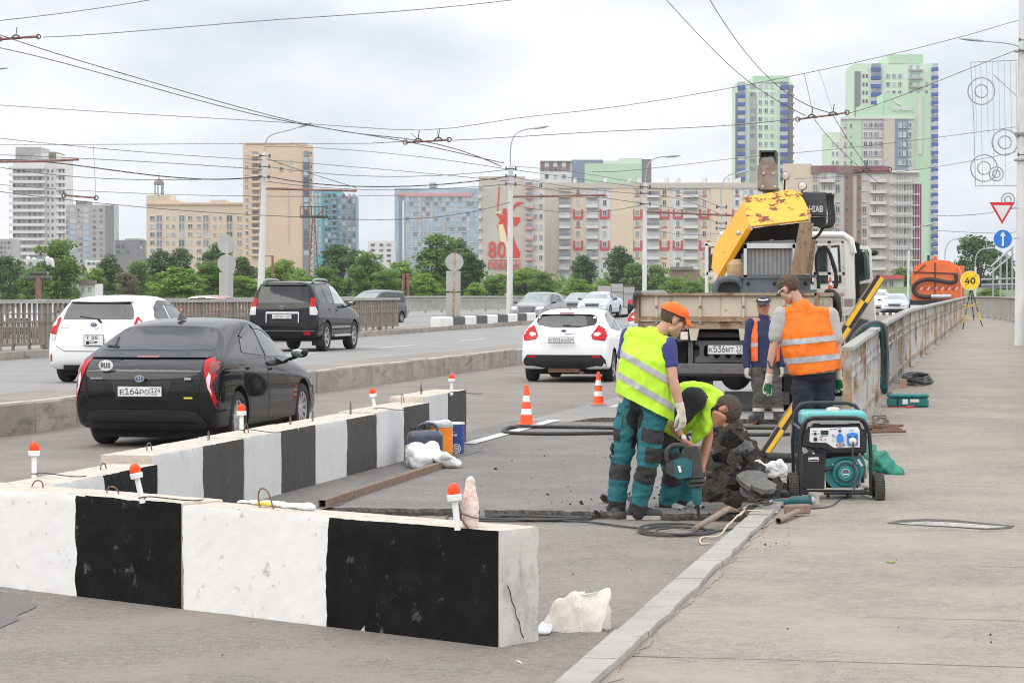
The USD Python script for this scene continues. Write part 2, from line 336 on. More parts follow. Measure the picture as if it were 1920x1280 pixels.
mat('rail_brown',(0.22,0.19,0.155),r=0.75,var=0.18,sc=2.0,world=True,dirt=((0.16,0.10,0.06),0.55,0.7,3))
mat('rail_grey',(0.33,0.32,0.295),r=0.7,var=0.12,sc=1.5,world=True,dirt=((0.26,0.2,0.14),0.55,0.75,2))
mat('fence_paint',(0.44,0.44,0.42),r=0.6,var=0.12,sc=3,world=True,dirt=((0.25,0.13,0.055),0.50,0.62,2.6,(2.5,2.5,0.7)),bump=0.002,bsc=50)
mat('fence_rust',(0.33,0.23,0.14),r=0.85,var=0.45,sc=4.5,world=True,dirt=((0.40,0.40,0.38),0.5,0.62,5.0,(1,1,0.5)),bump=0.003,bsc=60)
mat('stripe_white',(0.70,0.69,0.66),r=0.8,var=0.06,world=True,dirt=((0.4,0.36,0.32),0.55,0.75,2))
mat('stripe_black',(0.075,0.075,0.075),r=0.8,var=0.2,world=True)
# ---------------------------------------------------------------- the ground
def smooth(a,b,x): t = np.clip((np.asarray(x,float)-a)/(b-a),0,1);return t*t*(3-2*t)
rise = lambda y: 0.75*smooth(62,175,y)
zs = lambda y: np.interp(y,[0,19,24,30,36,45,80,115,170,260],[0.03,0.03,0.06,0.2,0.33,0.46,0.58,0.70,0.74,0.76])
veer = lambda y: -0.0022*np.maximum(0,np.asarray(y,float)-96)**2     # the walkway bends to the left
def GS(px,py):
 """where a pixel meets the walkway"""
 z = 0.1
 for _ in range(30): z = 0.5*z+0.5*float(zs(G(px,py,z)[1]))
 return G(px,py,z)
def strip(x0,x1,ys,z0,z1=None):
 z1 = z1 or z0
 return grid([[(x0 if not callable(x0) else x0(y),y,z0(y)),(x1 if not callable(x1) else x1(y),y,z1(y))] for y in ys])
def flip(m): return m[0],m[1][:,::-1]
YS = np.concatenate([np.arange(-2,60,2.0),np.arange(60,300,5.0)])
n_ = 60
g = np.array([[(x,y,-3.2-0.9*meshkit.noise(np.array([[x/90,y/90,0.3]]))[0]) for x in np.linspace(-2600,2600,n_)] for y in np.linspace(-300,3000,n_)])
S('terrain',flip(grid(g)),'terrain_earth')
S('road',flip(strip(-12.12,-1.88,YS,rise)),'road_asphalt')
LC = lambda y: 0.30+0.35*rise(y)
S('far_carriageway',flip(strip(-22.05,-13.5,YS,LC)),'far_asphalt')
S('outer_carriageway',flip(strip(-60.0,-23.6,YS,lambda y: 0.22+0.3*rise(y))),'far_asphalt')
YI = np.arange(10,300,5.0)
S('side_island',cat(flip(strip(-23.6,-22.2,YI,lambda y: LC(y)+0.17)),flip(strip(-23.6,-23.599,YI,lambda y: 0.0,lambda y: LC(y)+0.17))),'median_paving')
med = T('median',None,None);tag(med,kind='structure')
P(med,'paving',flip(strip(-13.52,-12.28,YS,lambda y: 0.385+rise(y)*0.9,lambda y: 0.375+rise(y))),'median_paving')
rng = random.Random(5)
y = 20.0;k = 0
while y < 118:
 L_ = rng.choice([1.45,1.5,1.5,2.0,2.45]) if y > 24 else 3;z = float(rise(y));dz = rng.uniform(-0.012,0.012);dx = rng.uniform(-0.012,0.012)
 m = cbox(-12.3,y+0.006,z-0.1,-12.1+dx,y+L_-0.006,z+0.39+dz,0.018)
 P(med,'kerb_stone',m,'kerb_old')
 P(med,'kerb_cap',box(-12.29,y+0.01,z+0.391+dz,-12.13,y+L_-0.01,z+0.396+dz),'kerb_edge');y += L_
kl = T('island_kerb',None,None);tag(kl,kind='structure')
y = 30.0
while y < 120:
 z = float(LC(y));P(kl,'kerb_stone',cbox(-22.22,y+0.01,z-0.1,-22.05+rng.uniform(-.01,.01),y+2.97,z+0.19+rng.uniform(-.01,.01),0.02),'kerb_old');y += 3.0
sw = T('sidewalk',None,None);tag(sw,kind='structure')
P(sw,'base',flip(strip(lambda y: -1.78+veer(y),lambda y: 0.62+veer(y),np.arange(0,142,2.0),lambda y: zs(y)-0.02)),'broken_edge')
P(sw,'deck_edge',strip(lambda y: -1.742+veer(y),lambda y: -1.74+veer(y),np.arange(20,142,2.0),lambda y: zs(y)-0.005,lambda y: -0.02),'kerb_old')
ys = [2.0,6.4,9.3,11.6,13.25,15.9,18.3,20.5,22.4,24.6,26.9,29.0,31.2,33.4,36.2,39.0,41.8,44.6,48.0,52.0,56,60,64,70,76,82,90,98,106,114,122,130,138]
for a,b in zip(ys[:-1],ys[1:]):
 g_ = 0.006 if a < 40 else 0.03
 yy = np.linspace(a+g_,b-g_,4);xr = 3.2 if b < 23 else 0.62
 j = [rng.uniform(-0.02,0.02) for _ in range(8)]
 top = [[(x+veer(y),y+(j[i] if k in (0,3) else 0),zs(y)) for i,x in enumerate(np.linspace(-1.725,xr,8))] for k,y in enumerate(yy)]
 bot = [[(x+veer(y),y+(j[i] if k in (0,3) else 0),zs(y)-0.03) for i,x in enumerate(np.linspace(-1.725,xr,8))] for k,y in enumerate(yy)]
 P(sw,'paving_slab',cat(flip(grid(top)),grid([bot[0],top[0]]),grid([top[-1],bot[-1]])),'sidewalk_asphalt')
kb = T('kerb',None,None);tag(kb,kind='structure')
y = 3.2;k = 0
while y < 26:
 L_ = 1.0 if k % 3 else 1.35;o = rng.uniform(-0.006,0.006)
 zz = float(zs(y+L_/2))+0.035+rng.uniform(-0.004,0.004)
 poly = [(-1.89+o,y+0.004),(-1.725+o,y+0.004),(-1.725+o+rng.uniform(-.012,.012),y+L_*0.4),(-1.722+o+rng.uniform(-.02,.012),y+L_*0.7),(-1.725+o,y+L_-0.004),(-1.89+o,y+L_-0.004)]
 P(kb,'kerb_stone',ext(poly,0.2,(0,0,zz-0.2)),'kerb_stone');y += L_;k += 1
# the ragged dark gap between kerb and pavement
pts = [];yy = np.arange(3.2,20,0.06)
pr = [(-1.722-0.0+0.0*y,y) for y in yy];pl = [(-1.715+max(0,meshkit.fbm(np.array([[y*2.2,3.1,0]]),4)[0]-0.42)*0.14*(0.5+meshkit.noise(np.array([[y*14,1,0]]))[0]),y) for y in yy]
S('kerb_gap',ext(Polygon(pr+pl[::-1]),0.004,(0,0,0.031)),'kerb_old')
# the raised layer of asphalt with its broken front edge
def ragged(p,q,n,amp,seed):
 t = np.linspace(0,1,n);P0 = np.outer(1-t,p)+np.outer(t,q);P0[:,1] += (meshkit.fbm(np.stack([t*n*0.35,t*0+seed,t*0],1),4)-0.5)*amp;return P0
e0,e1 = G(575,962)[:2],G(1440,978)[:2]
e0[0] = -6.5;e1[0] = -1.89
fr = ragged(e0,e1,140,0.22,3)
Y2 = G(1010,797)[1]
zb = 0.055
def layer(fr,bk,zf,zback,mt,nm,h):
 top = [[(x,y,zf(x)) for x,y in fr]]
 for t in np.linspace(0,1,6)[1:]:
  top.append([(x,y*(1-t)+yb*t,zf(x)*(1-t)+zback(x)*t) for (x,y),yb in zip(fr,bk)])
 o = T(nm,None,None);tag(o,kind='structure')
 P(o,'surface',flip(grid(top)),mt)
 bot = [(x+0.0,y+0.012*((i*7919) % 13)/13,-0.03) for i,(x,y) in enumerate(fr)]
 mid = [(x,y-0.025*((i*5077) % 11)/11,h*0.5) for i,(x,y) in enumerate(fr)]
 P(o,'broken_face',flip(grid([bot,mid,[(x,y,zf(x)) for x,y in fr]][::-1])),'broken_edge')
bk = ragged((-6.5,Y2+0.02),(-1.89,Y2-0.1),140,0.1,8)
layer(fr,bk[:,1],lambda x: zb,lambda x: zb,'patch_asphalt','asphalt_layer',zb)
zB = lambda x: 0.005+0.11*float(smooth(-6.1,-5.2,x))
layer(bk-[0,0.03],bk[:,1]*0+74,zB,zB,'far_asphalt','upper_asphalt_layer',0.09)
def lane(name,x0,x1,y0,y1,z):
 S(name,flip(strip(x0,x1,np.linspace(y0,y1,4),z)),'line_white')
zl = lambda y: 0.064
groundmat('damp_asphalt',(0.13,0.118,0.105),fine=0.16,broad=0.25,r=0.5)
def stain(pts,z,seed,label=None):
 p = Polygon([tuple(G(x,y,z)[:2]) for x,y in pts]).segmentize(0.1);c = np.array(p.exterior.coords);c = c+(meshkit.fbm(np.column_stack([c*3,c[:,0]*0+seed]),4,seed)[:,None]-0.5)*0.10
 v,f = trimesh.creation.triangulate_polygon(max(getattr(Polygon(c).buffer(0),'geoms',[Polygon(c).buffer(0)]),key=lambda g: g.area),engine='earcut');S('damp_patch',(np.column_stack([v,np.full(len(v),z+0.004)]),f),'damp_asphalt')
stain([(-40,1105),(60,1118),(62,1135),(30,1165),(-40,1200)],0,1);stain([(560,950),(610,940),(755,868),(885,838),(905,832),(900,845),(770,885),(640,945),(590,958)],zb,2)
lane('lane_marking',-6.02,-5.86,27.6,33.2,lambda y: 0.06+0.003)
lane('lane_marking',-6.02,-5.86,38.2,43.6,lambda y: 0.017)
for a in (34,46.5,57,67.5,78,90,102): lane('lane_marking',-17.15,-17.0,a,a+4.2,lambda y: LC(y)+0.004)
# ---------------------------------------------------------------- railings
def rail_left():
 r = T('bridge_railing','brown painted steel railing on the island kerb behind the white hatchback','railing',(-22.75,30,0.5))
 x = -22.75;z0 = lambda y: float(LC(y))+0.17
 y = 30.0
 while y < 91.5:
  zb_ = z0(y);L_ = 3.0
  P(r,'post',cat(box(x-0.06,y-0.05,zb_-0.05,x+0.06,y+0.05,zb_+1.12),box(x-0.075,y-0.14,zb_+0.02,x+0.075,y+0.14,zb_+0.10)),'rail_brown')
  for yy in (y+1.0,y+2.0): P(r,'mullion',box(x-0.03,yy-0.035,zb_+0.0,x+0.03,yy+0.035,zb_+1.1),'rail_brown')
  for yy in (y+0.33,y+0.66,y+1.33,y+1.66,y+2.33,y+2.66): P(r,'short_post',cat(box(x-0.03,yy-0.05,zb_+0.62,x+0.03,yy+0.05,zb_+1.1),box(x-0.02,yy-0.03,zb_+0.1,x+0.02,yy+0.03,zb_+0.62)),'rail_brown')
  P(r,'handrail',box(x-0.07,y,zb_+1.1,x+0.07,y+L_-0.02,zb_+1.19),'rail_grey')
  P(r,'middle_rail',cat(box(x-0.02,y+0.05,zb_+0.64,x+0.02,y+L_-0.05,zb_+0.69),box(x-0.02,y+0.05,zb_+0.84,x+0.02,y+L_-0.05,zb_+0.87)),'rail_brown')
  P(r,'bottom_rail',box(x-0.03,y+0.05,zb_+0.10,x+0.03,y+L_-0.05,zb_+0.16),'rail_brown')
  P(r,'balusters',cat([box(x-0.012,yy-0.013,zb_+0.16,x+0.012,yy+0.013,zb_+0.64) for yy in np.arange(y+0.12,y+L_-0.06,0.115) if abs((yy-y) % 0.333-0.0) > 0.05]),'rail_brown',kind='stuff')
  y += L_
rail_left()
def rail_outer():
 for x,y0,y1,nm in ((-38.5,60,240,'white'),):
  r = T('outer_railing','pale grey steel railing along the outer edge of the bridge behind the dark van','railing',(x,y0,0.3))
  y = y0
  while y < y1:
   zb_ = 0.42+0.3*float(rise(y))
   P(r,'post',box(x-0.06,y-0.06,zb_,x+0.06,y+0.06,zb_+1.12),'rail_grey')
   P(r,'panel',cat([box(x-0.05,y,zb_+1.06,x+0.05,y+4.98,zb_+1.17),box(x-0.03,y,zb_+0.12,x+0.03,y+4.98,zb_+0.18),box(x-0.02,y,zb_+0.84,x+0.02,y+4.98,zb_+0.88)]+
    [box(x-0.015,yy-0.02,zb_+0.18,x+0.015,yy+0.02,zb_+1.06) for yy in np.arange(y+0.2,y+4.9,0.2)]),'rail_grey',kind='stuff');y += 5.0
  S('parapet',box(x-0.3,y0,0.1,x+0.3,150,0.42),'kerb_old',kind=None,label='low concrete parapet under the pale outer railing of the bridge',cat_='parapet')
rail_outer()
def fence_right():
 f = T('sidewalk_fence','rusty grey steel fence between the road works and the walkway','fence',(-1.66,27.5,0.1))
 x = -1.66;rg = random.Random(11);y = 27.3;n = 0;yend = 117.0
 bend = lambda y: x
 while y < yend:
  L_ = 3.0;z = lambda yy: float(zs(yy));sl = (z(y+L_)-z(y))/L_
  q = lambda yy,h: A3(bend(yy),yy,z(y)+(yy-y)*sl+h)
  P(f,'post',cat(bar(q(y,-0.06),q(y,1.0),0.09,0.07,(0,1,0)),bar(q(y,-0.04),q(y,0.02),0.2,0.18,(0,1,0))),'fence_paint' if n % 3 else 'fence_rust')
  P(f,'handrail',bar(q(y+0.0,1.02),q(y+L_-0.004,1.02),0.13,0.055,c=0.008),'rail_grey')
  for h in (0.68,0.80): P(f,'middle_rail',bar(q(y+0.05,h),q(y+L_-0.05,h),0.03,0.035),'fence_paint')
  P(f,'bottom_rail',bar(q(y+0.05,0.16),q(y+L_-0.05,0.16),0.045,0.05),'fence_rust')
  pitch = 0.5
  ks = np.arange(y+pitch,y+L_-0.1,pitch)
  if y < 57:
   for i,yy in enumerate(ks):
    w = 0.055 if i % 2 == 0 else 0.022
    P(f,'slat',bar(q(yy,0.02 if i % 2 == 0 else 0.16),q(yy,1.0),0.03,w,(1,0,0)),'fence_rust' if rg.random() < 0.3 else 'fence_paint')
  else: P(f,'slats',cat([bar(q(yy,0.05),q(yy,1.0),0.03,0.045,(1,0,0)) for yy in ks]),'fence_rust' if n % 2 else 'fence_paint',kind='stuff')
  y += L_;n += 1
 r = T('walkway_railing','grey steel railing at the right edge of the walkway under the white mast','railing',(0.6,24,0.4))
 y = 24.0
 while y < 128:
  q = lambda yy,h: A3(0.62+float(veer(yy)),yy,float(zs(yy))+h)
  P(r,'post',bar(q(y,-0.1),q(y,1.0),0.08,0.08,(0,1,0)),'rail_grey')
  P(r,'handrail',bar(q(y,1.03),q(y+2.98,1.03),0.11,0.06),'rail_grey')
  P(r,'bottom_rail',bar(q(y,0.12),q(y+2.98,0.12),0.05,0.05),'rail_grey')
  P(r,'balusters',cat([bar(q(yy,0.12),q(yy,1.0),0.03,0.03,(0,1,0)) for yy in np.arange(y+0.15,y+2.95,0.15)]),'rail_grey',kind='stuff')
  y += 3.0
fence_right()
ORD = 'first second third fourth fifth sixth seventh eighth ninth tenth eleventh twelfth thirteenth fourteenth fifteenth sixteenth'.split()
for i in range(9):
 y0 = 97.5+i*2.3;z = float(LC(y0))
 mt = ['stripe_white','stripe_black'][i % 2]
 S('concrete_block',cbox(-22.55,y0,z-0.02,-22.1,y0+2.28,z+0.56,0.06),mt,kind=None,label=f'{["white", "black"][i%2]} concrete kerb block, {ORD[i]} from the near end of the far striped row',cat_='kerb block',group='striped concrete blocks at the island end')
# ---------------------------------------------------------------- painted concrete blocks
mat('block_white',(0.74,0.73,0.71),r=0.7,var=0.05,sc=2.5,bump=0.0016,bsc=45,world=True,dirt=((0.33,0.30,0.26),0.60,0.72,11))
mat('block_white_old',(0.56,0.555,0.55),r=0.75,var=0.06,sc=2.5,bump=0.0035,bsc=45,world=True,dirt=((0.24,0.22,0.2),0.64,0.72,11))
mat('block_black',(0.007,0.0072,0.0075),r=0.6,var=0.5,sc=6,bump=0.0035,bsc=40,world=True,dirt=((0.20,0.205,0.20),0.605,0.76,7.0),spec=0.12)
mat('block_black_old',(0.036,0.032,0.029),r=0.7,var=0.25,sc=5,bump=0.003,bsc=45,world=True,dirt=((0.17,0.15,0.14),0.60,0.80,8.0))
mat('block_concrete',(0.55,0.485,0.41),r=0.9,var=0.14,sc=7,bump=0.005,bsc=55,world=True,dirt=((0.26,0.21,0.16),0.56,0.72,16))
mat('block_end',(0.56,0.53,0.49),r=0.85,var=0.08,sc=5,bump=0.006,bsc=35,world=True,dirt=((0.30,0.28,0.25),0.50,0.72,7.0,(1,1,0.5)))
mat('rebar',(0.17,0.095,0.06),r=0.8,var=0.4,sc=30,bump=0.002,bsc=150,world=True)
mat('rust_steel',(0.17,0.09,0.055),r=0.75,var=0.3,sc=14,bump=0.001,bsc=120,world=True,dirt=((0.27,0.15,0.09),0.5,0.65,22))
mat('plastic_white',(0.80,0.80,0.79),r=0.4,var=0.03)
mat('lamp_orange',(0.92,0.10,0.02),r=0.28,var=0.06,spec=0.5,transl=0.3)
mat('wire_black',(0.025,0.025,0.027),r=0.5,var=0.2)
mat('crack_dark',(0.03,0.028,0.026),r=0.9)
def block(label,o,u,L,H_,W,stripes,seed,loops=(),front='block_white',end='block_concrete',white='block_white',black='block_black',group='striped concrete barrier blocks'):
 """o: front bottom left corner, u: along the front (horizontal), stripes: [(from, to, is_white)] in metres along u"""
 u = unit([u[0],u[1],0]);v = np.array([-u[1],u[0],0]);o = A3(*o)
 t = T('concrete_barrier',label,'concrete barrier',o,group=group)
 cuts = sorted({0.0,L,*[s for st in stripes for s in st[:2]]});aa = []
 for a,b in zip(cuts[:-1],cuts[1:]): aa += list(np.linspace(a,b,max(2,int((b-a)/0.03)),endpoint=False))
 aa = np.array(aa+[L]);bb = np.linspace(0,W,12);cc = np.linspace(0,H_,20)
 fs = []
 def face(A,B,fn): fs.append(grid([[fn(x,y) for y in B] for x in A]))
 face(aa,cc,lambda x,z: (x,0,z));face(aa,bb,lambda x,y: (x,y,H_));face(bb,cc,lambda y,z: (0,y,z));face(bb,cc,lambda y,z: (L,y,z));face(aa,cc,lambda x,z: (x,W,z))
 fs[1] = fs[1];kind = np.concatenate([np.full(len(f),i) for i,(_,f) in enumerate(fs)])
 m = cat(fs);p = m[0].copy();f = m[1].copy()
 n1 = meshkit.fbm(p*9+seed*3.1,4,seed);n2 = meshkit.fbm(p*2.3+seed,3,seed+7);n3 = meshkit.fbm(p*28+seed,3,seed+3)
 r = 0.010+0.05*np.clip(n1-0.60,0,1)*3+0.03*np.clip(n2-0.6,0,1)*4
 lo = np.stack([r,r,r*0.3],1);hi = np.array([L,W,H_])-np.stack([r,r,r],1)
 q = np.minimum(np.maximum(p,lo),hi);d = p-q;d /= np.maximum(np.linalg.norm(d,axis=1,keepdims=True),1e-9)
 p = q+d*r[:,None]+d*((n3-0.5)*0.008+(n2-0.5)*0.006)[:,None]
 for cc_ in cuts[1:-1]: p[:,0] += (meshkit.fbm(np.stack([p[:,2]*9,p[:,2]*0+cc_*7+seed,p[:,1]],1),4,seed)-0.5)*0.045*np.exp(-((m[0][:,0]-cc_)/0.03)**2)
 fl = {0: False,1: True,2: True,3: False,4: True}
 c0 = p[f].mean(1);nn = np.cross(p[f[:,1]]-p[f[:,0]],p[f[:,2]]-p[f[:,0]]);out = ((c0-[L/2,W/2,H_/2])*nn).sum(1) < 0
 f[out] = f[out][:,::-1]
 w = o+np.outer(p[:,0],u)+np.outer(p[:,1],v)+np.outer(p[:,2],[0,0,1.0])
 mid = m[0][f].mean(1);used = np.zeros(len(f),bool);cn = meshkit.fbm(mid*[8,8,13]+seed*1.3,4,seed+2)
 chip = (cn > 0.68+mid[:,2]/0.13) | (cn > 0.62+(H_-mid[:,2])/0.10)
 for a,b,wh in stripes:
  s = (kind == 0) & (mid[:,0] > a) & (mid[:,0] < b) & ~chip;used |= s
  P(t,'white_paint' if wh else 'black_paint',(w,f[s]),white if wh else black,smooth=True)
 e = (kind == 3) & ~used
 P(t,'end_face',(w,f[e]),end,smooth=True)
 P(t,'body',(w,f[~used & ~e]),'block_concrete',smooth=True)
 for a,hgt,kd in loops:
  c = o+u*a+v*W*0.5+[0,0,H_-0.02];k = random.Random(seed*100+int(a*50));tl = k.uniform(-0.25,0.25)
  if kd: pts = [c-u*0.05,c-u*0.045+[0,0,hgt*0.7]+v*tl*hgt,c-u*0.02+[0,0,hgt]+v*tl*hgt*1.3,c+u*0.02+[0,0,hgt]+v*tl*hgt*1.3,c+u*0.045+[0,0,hgt*0.7]+v*tl*hgt,c+u*0.055]
  else: pts = [c-u*0.012,c-u*0.012+[0,0,hgt*0.8],c+[0,0,hgt],c+u*0.014+[0,0,hgt*0.8],c+u*0.012]
  P(t,'lifting_loop',tube(spline(pts,18),0.0045,6),'rebar',smooth=True)
 return t,o,u,v
HB = 0.575
a1 = G(935,1213);a0 = G(341,1141);uA = unit(a1-a0);LA = float(np.linalg.norm(a1-a0))
tA,oA,uA,vA = block('nearest black and white concrete barrier block with a cream end face beside a white bag',a0,uA,LA,HB,0.31,[(0,LA*0.487,True),(LA*0.487,LA,False)],3,loops=[(0.52,0.125,True)],end='block_end')
P(tA,'crack',tube(spline([RX(944+i*4.6+[0,2,-1,2,0,-1,1][i % 7]*0.6,1105+i*9.5,0) if 0 else oA+uA*(LA+0.003)+vA*(0.06+0.012*i+0.004*((i*5) % 3))+[0,0,0.30-0.027*i] for i in range(11)],30),0.0022,5),'crack_dark')
b0 = a0-uA*(LA+0.003)
tB,oB,uB,vB = block('white and black concrete barrier block cut by the left edge, lamp leaning on it',b0,uA,LA,HB+0.012,0.33,[(0,LA*0.61,True),(LA*0.61,LA,False)],8,loops=[(0.85,0.06,True),(1.55,0.06,True)])
XR = -5.99
def yof(px):
 r = ray(px,640);return XR*r[1]/r[0]
row = [[285,380,458],[458,527,592],[592,650,707],[707,757,806],[806,848,883]]
names = ['row block with white then black panel nearest the black car, grey end towards the camera','second block of the long row, white then black, under the left white lamp post',
   'middle block of the long striped row, white then black panel with black tar smear','fourth block of the long row, black panel behind the blue jerrycan','last block of the long row, standing taller beside the paint can']
for i,(s,nm) in enumerate(zip(row,names)):
 y0,y1,y2 = (yof(p) for p in s);dx = [0,0,0,0,-0.05][i];h = [0.585,0.59,0.585,0.60,0.66][i];z0 = [0.0,0,0,0.0,0.0][i]
 block(nm,(XR+dx,y0+0.006,z0),(0,1,0),y2-y0-0.012,h,0.40,[(0,y1-y0,True),(y1-y0,y2-y0-0.012,False)],20+i,
   loops=[[(0.5,0.075,True),(1.9,0.09,False)],[(0.7,0.09,True),(2.0,0.1,False)],[(0.6,0.12,False),(1.95,0.14,False)],[(1.9,0.12,True)],[(0.65,0.14,False)]][i],white='block_white_old',black='block_black_old',end='block_concrete')
yC = G(285,868,0.55)[1]
block('worn white and black block lying low between the two barrier lines behind the near lamp',(-5.86,yC-2.35,0),(0.01,1,0),2.34,0.545,0.36,[(0,1.30,True),(1.30,2.34,False)],31,loops=[(1.75,0.06,True)],white='block_white_old',black='block_black')
# ---------------------------------------------------------------- warning lamps on the blocks
def lamp(px,ytop,ybase,zb,label,tilt=0.0,s_=None,tie=1,colour='lamp_orange'):
 b = G(px,ybase,zb);s = FPX/np.dot(b-CAM,FWD);h = (ybase-ytop)/s
 ax = unit(RIGHT*math.sin(tilt)+np.array([0,0,1])*math.cos(tilt))
 t = T('warning_lamp',label,'warning lamp',b,group='orange warning lamps on the barrier blocks')
 k = h/0.26;R = 0.041*k
 at_ = lambda z: b+ax*z*k
 P(t,'post',lathe([(0,-0.01*k),(0.019*k,-0.01*k),(0.019*k,0.165*k),(0,0.166*k)],14,b,ax),'plastic_white',smooth=30)
 P(t,'collar',lathe([(0.02*k,0.158*k),(R*0.95,0.16*k),(R,0.163*k),(R*1.03,0.178*k),(R*0.99,0.18*k),(R*1.05,0.183*k),(R*1.05,0.196*k),(R*0.9,0.198*k),(0,0.198*k)],24,b,ax),'plastic_white',smooth=30)
 P(t,'lens',lathe([(R*0.88,0.195*k),(R*0.9,0.22*k)]+[(R*0.9*math.cos(a),(0.222+0.040*math.sin(a))*k) for a in np.linspace(0,math.pi/2,8)],24,b,ax),colour,smooth=40)
 if tie:
  pts = spline([at_(0.02)+RIGHT*0.02*k,at_(0.035)+RIGHT*0.035-FWD*0.02,at_(0.02)+RIGHT*0.16*tie,b+RIGHT*0.34*tie+[0,0,0.012]],20)
  P(t,'tie_wire',cat(tube(pts,0.0035,5),torus(at_(0.03),0.021*k,0.003,ax,14,5)),'wire_black')
lamp(64,828,895,0.545,'leftmost orange topped warning lamp on white post',tie=1)
lamp(267,867,940,0.585,'orange warning lamp tilting left on the near left barrier block',tilt=-0.22)
lamp(453,757,812,0.59,'orange warning lamp in front of the rear wheel of the black car')
lamp(703,727,770,0.585,'orange warning lamp on the middle of the long striped row',tilt=-0.12)
lamp(847,700,739,0.66,'farthest orange warning lamp at the end of the striped row')
lamp(858,905,990,0.575,'orange warning lamp beside the wrapped bottle on the nearest block',tilt=-0.10,tie=0)
# ---------------------------------------------------------------- loose things: cloths, bags, cans, rods
mat('bag_white',(0.78,0.78,0.77),r=0.55,var=0.05,sc=9,bump=0.004,bsc=30,world=True,transl=0.15)
mat('bag_cream',(0.84,0.80,0.73),r=0.55,var=0.06,sc=7,bump=0.006,bsc=22,world=True,transl=0.4,dirt=((0.66,0.50,0.36),0.55,0.7,6))
mat('cloth_pink',(0.74,0.62,0.54),r=0.8,var=0.1,sc=12,bump=0.003,bsc=60,world=True,dirt=((0.72,0.30,0.26),0.54,0.68,9))
mat('bag_film',(0.72,0.73,0.74),r=0.3,var=0.05,sc=9,bump=0.003,bsc=40,world=True)
def blob(balls,links=(),e=0.02,smooth_=6,amp=0.0,sc=10.0,seed=0,ridge=True,oct=4,floor=None):
 ms = []
 for c,r in balls:
  v,f = ell(c,r,2);ms.append(Manifold.hull_points(v))
 for i,j in links:
  ms.append(Manifold.hull_points(np.vstack([ell(*balls[i],2)[0],ell(*balls[j],2)[0]])))
 from manifold3d import OpType
 m = Manifold.batch_boolean(ms,OpType.Add).refine_to_length(e)
 v,f = tri(m);t = trimesh.Trimesh(v,f,process=True)
 v0 = np.array(t.vertices);trimesh.smoothing.filter_taubin(t,lamb=0.5,nu=0.53,iterations=smooth_)
 v2,f = np.array(t.vertices),np.array(t.faces);v = np.where((np.linalg.norm(v2-v0,axis=1) > 1.2*e)[:,None],v0,v2);t.vertices = v
 if amp:
  n = np.array(t.vertex_normals);w = v+0.06*(meshkit.fbm(v*6+seed,3,seed)[:,None]-0.5)
  x = meshkit.fbm(w*sc+seed*5.7,oct,seed)
  x = (0.28-np.abs(x-0.5)*2.0) if ridge else (x-0.5)*2
  v = v+n*(amp*x)[:,None]
 if floor is not None: v[:,2] = np.maximum(v[:,2],floor+0.002*np.arange(len(v)) % 0.003)
 return v,f
e_ = G(1015,1185)
c_ = G(1075,1180)
balls = [((0.0,0,0.09),(0.10,0.09,0.09)),((0.13,0.02,0.11),(0.09,0.08,0.10)),((-0.1,0.02,0.05),(0.07,0.07,0.06)),((0.03,0.08,0.13),(0.09,0.07,0.09)),((0.19,0.05,0.17),(0.035,0.04,0.05)),((-0.15,-0.05,0.01),(0.05,0.06,0.012))]
balls = [(c_+RIGHT*b[0]*0.92+np.array([FWD[0],FWD[1],0])*b[1]+[0,0,b[2]*0.92],np.array(r)*0.92) for b,r in balls]
t = T('plastic_bag','crumpled cream plastic sack lying at the end face of the nearest block','bag',c_)
q_ = lambda s: [c_+RIGHT*a*0.9+FH0*b*0.9+[0,0,h*0.95] for a,b,h in s]
FH0 = unit([FWD[0],FWD[1],0])
bs = [(-.17,-.08,0),(-.05,-.12,0),(.14,-.1,0),(.2,.02,0),(.1,.12,0),(-.12,.1,0)]
sk_ = Manifold.hull_points(np.array(q_(bs[:2]+bs[4:]+[(.05,-.11,0),(-.16,-.02,.09),(-.10,-.05,.16),(.0,-.06,.21),(.06,.02,.20),(-.02,.1,.16),(.03,-.09,.12)])))+Manifold.hull_points(np.array(q_([(.02,-.1,0),(.15,-.1,.0),(.2,.02,0),(.1,.12,0),(0,-.06,.2),(.05,.02,.17),(.10,-.05,.15),(.15,-.03,.19),(.2,.0,.22),(.215,.05,.205),(.2,.08,.1),(.17,-.08,.06)])))
P(t,'sack',crease(subsize(tri(sk_),0.018),0.016,0.10,4),'bag_cream',smooth=24)
P(t,'torn_flap',blob([(G(1015,1188)+[0,0,0.012],(0.045,0.05,0.012)),(G(1030,1178)+[0,0,0.03],(0.03,0.03,0.03))],[(0,1)],0.01,2,0.02,16,9,floor=0.0),'bag_film',smooth=50)
b_ = oA+uA*(LA-0.245)+vA*0.17+[0,0,HB-0.01]
b_ = G(882,988,HB)
t = T('wrapped_bottle','bottle wrapped in pink stained cream cloth standing on the nearest block','wrapped bottle',b_)
P(t,'wrap',blob([(b_+[0,0,z],(r,r*0.9,0.03)) for z,r in ((0.02,0.040),(0.10,0.042),(0.16,0.034),(0.19,0.026),(0.225,0.022))],[(0,1),(1,2),(2,3),(3,4)],0.007,3,0.011,26,5),'cloth_pink',smooth=60)
P(t,'tie_wire',cat(tube(spline([b_+[-0.03,-0.035,0.03],b_+[-0.05,-0.05,0.075],b_+[0.02,-0.045,0.055],b_+[0.06,0,0.06]],16),0.004,5),tube(spline([b_+[-0.05,-0.04,0.12],b_+[-0.035,-0.05,0.05],b_+[0.005,-0.06,0.0]],12),0.005,5)),'rebar')
b_ = G(462,946,HB)
t = T('folded_film','flattened white plastic wrapper lying on the nearest block by a steel loop','plastic wrapper',b_)
pf = lambda px,py,z: G(px,py,HB)+[0,0,z]
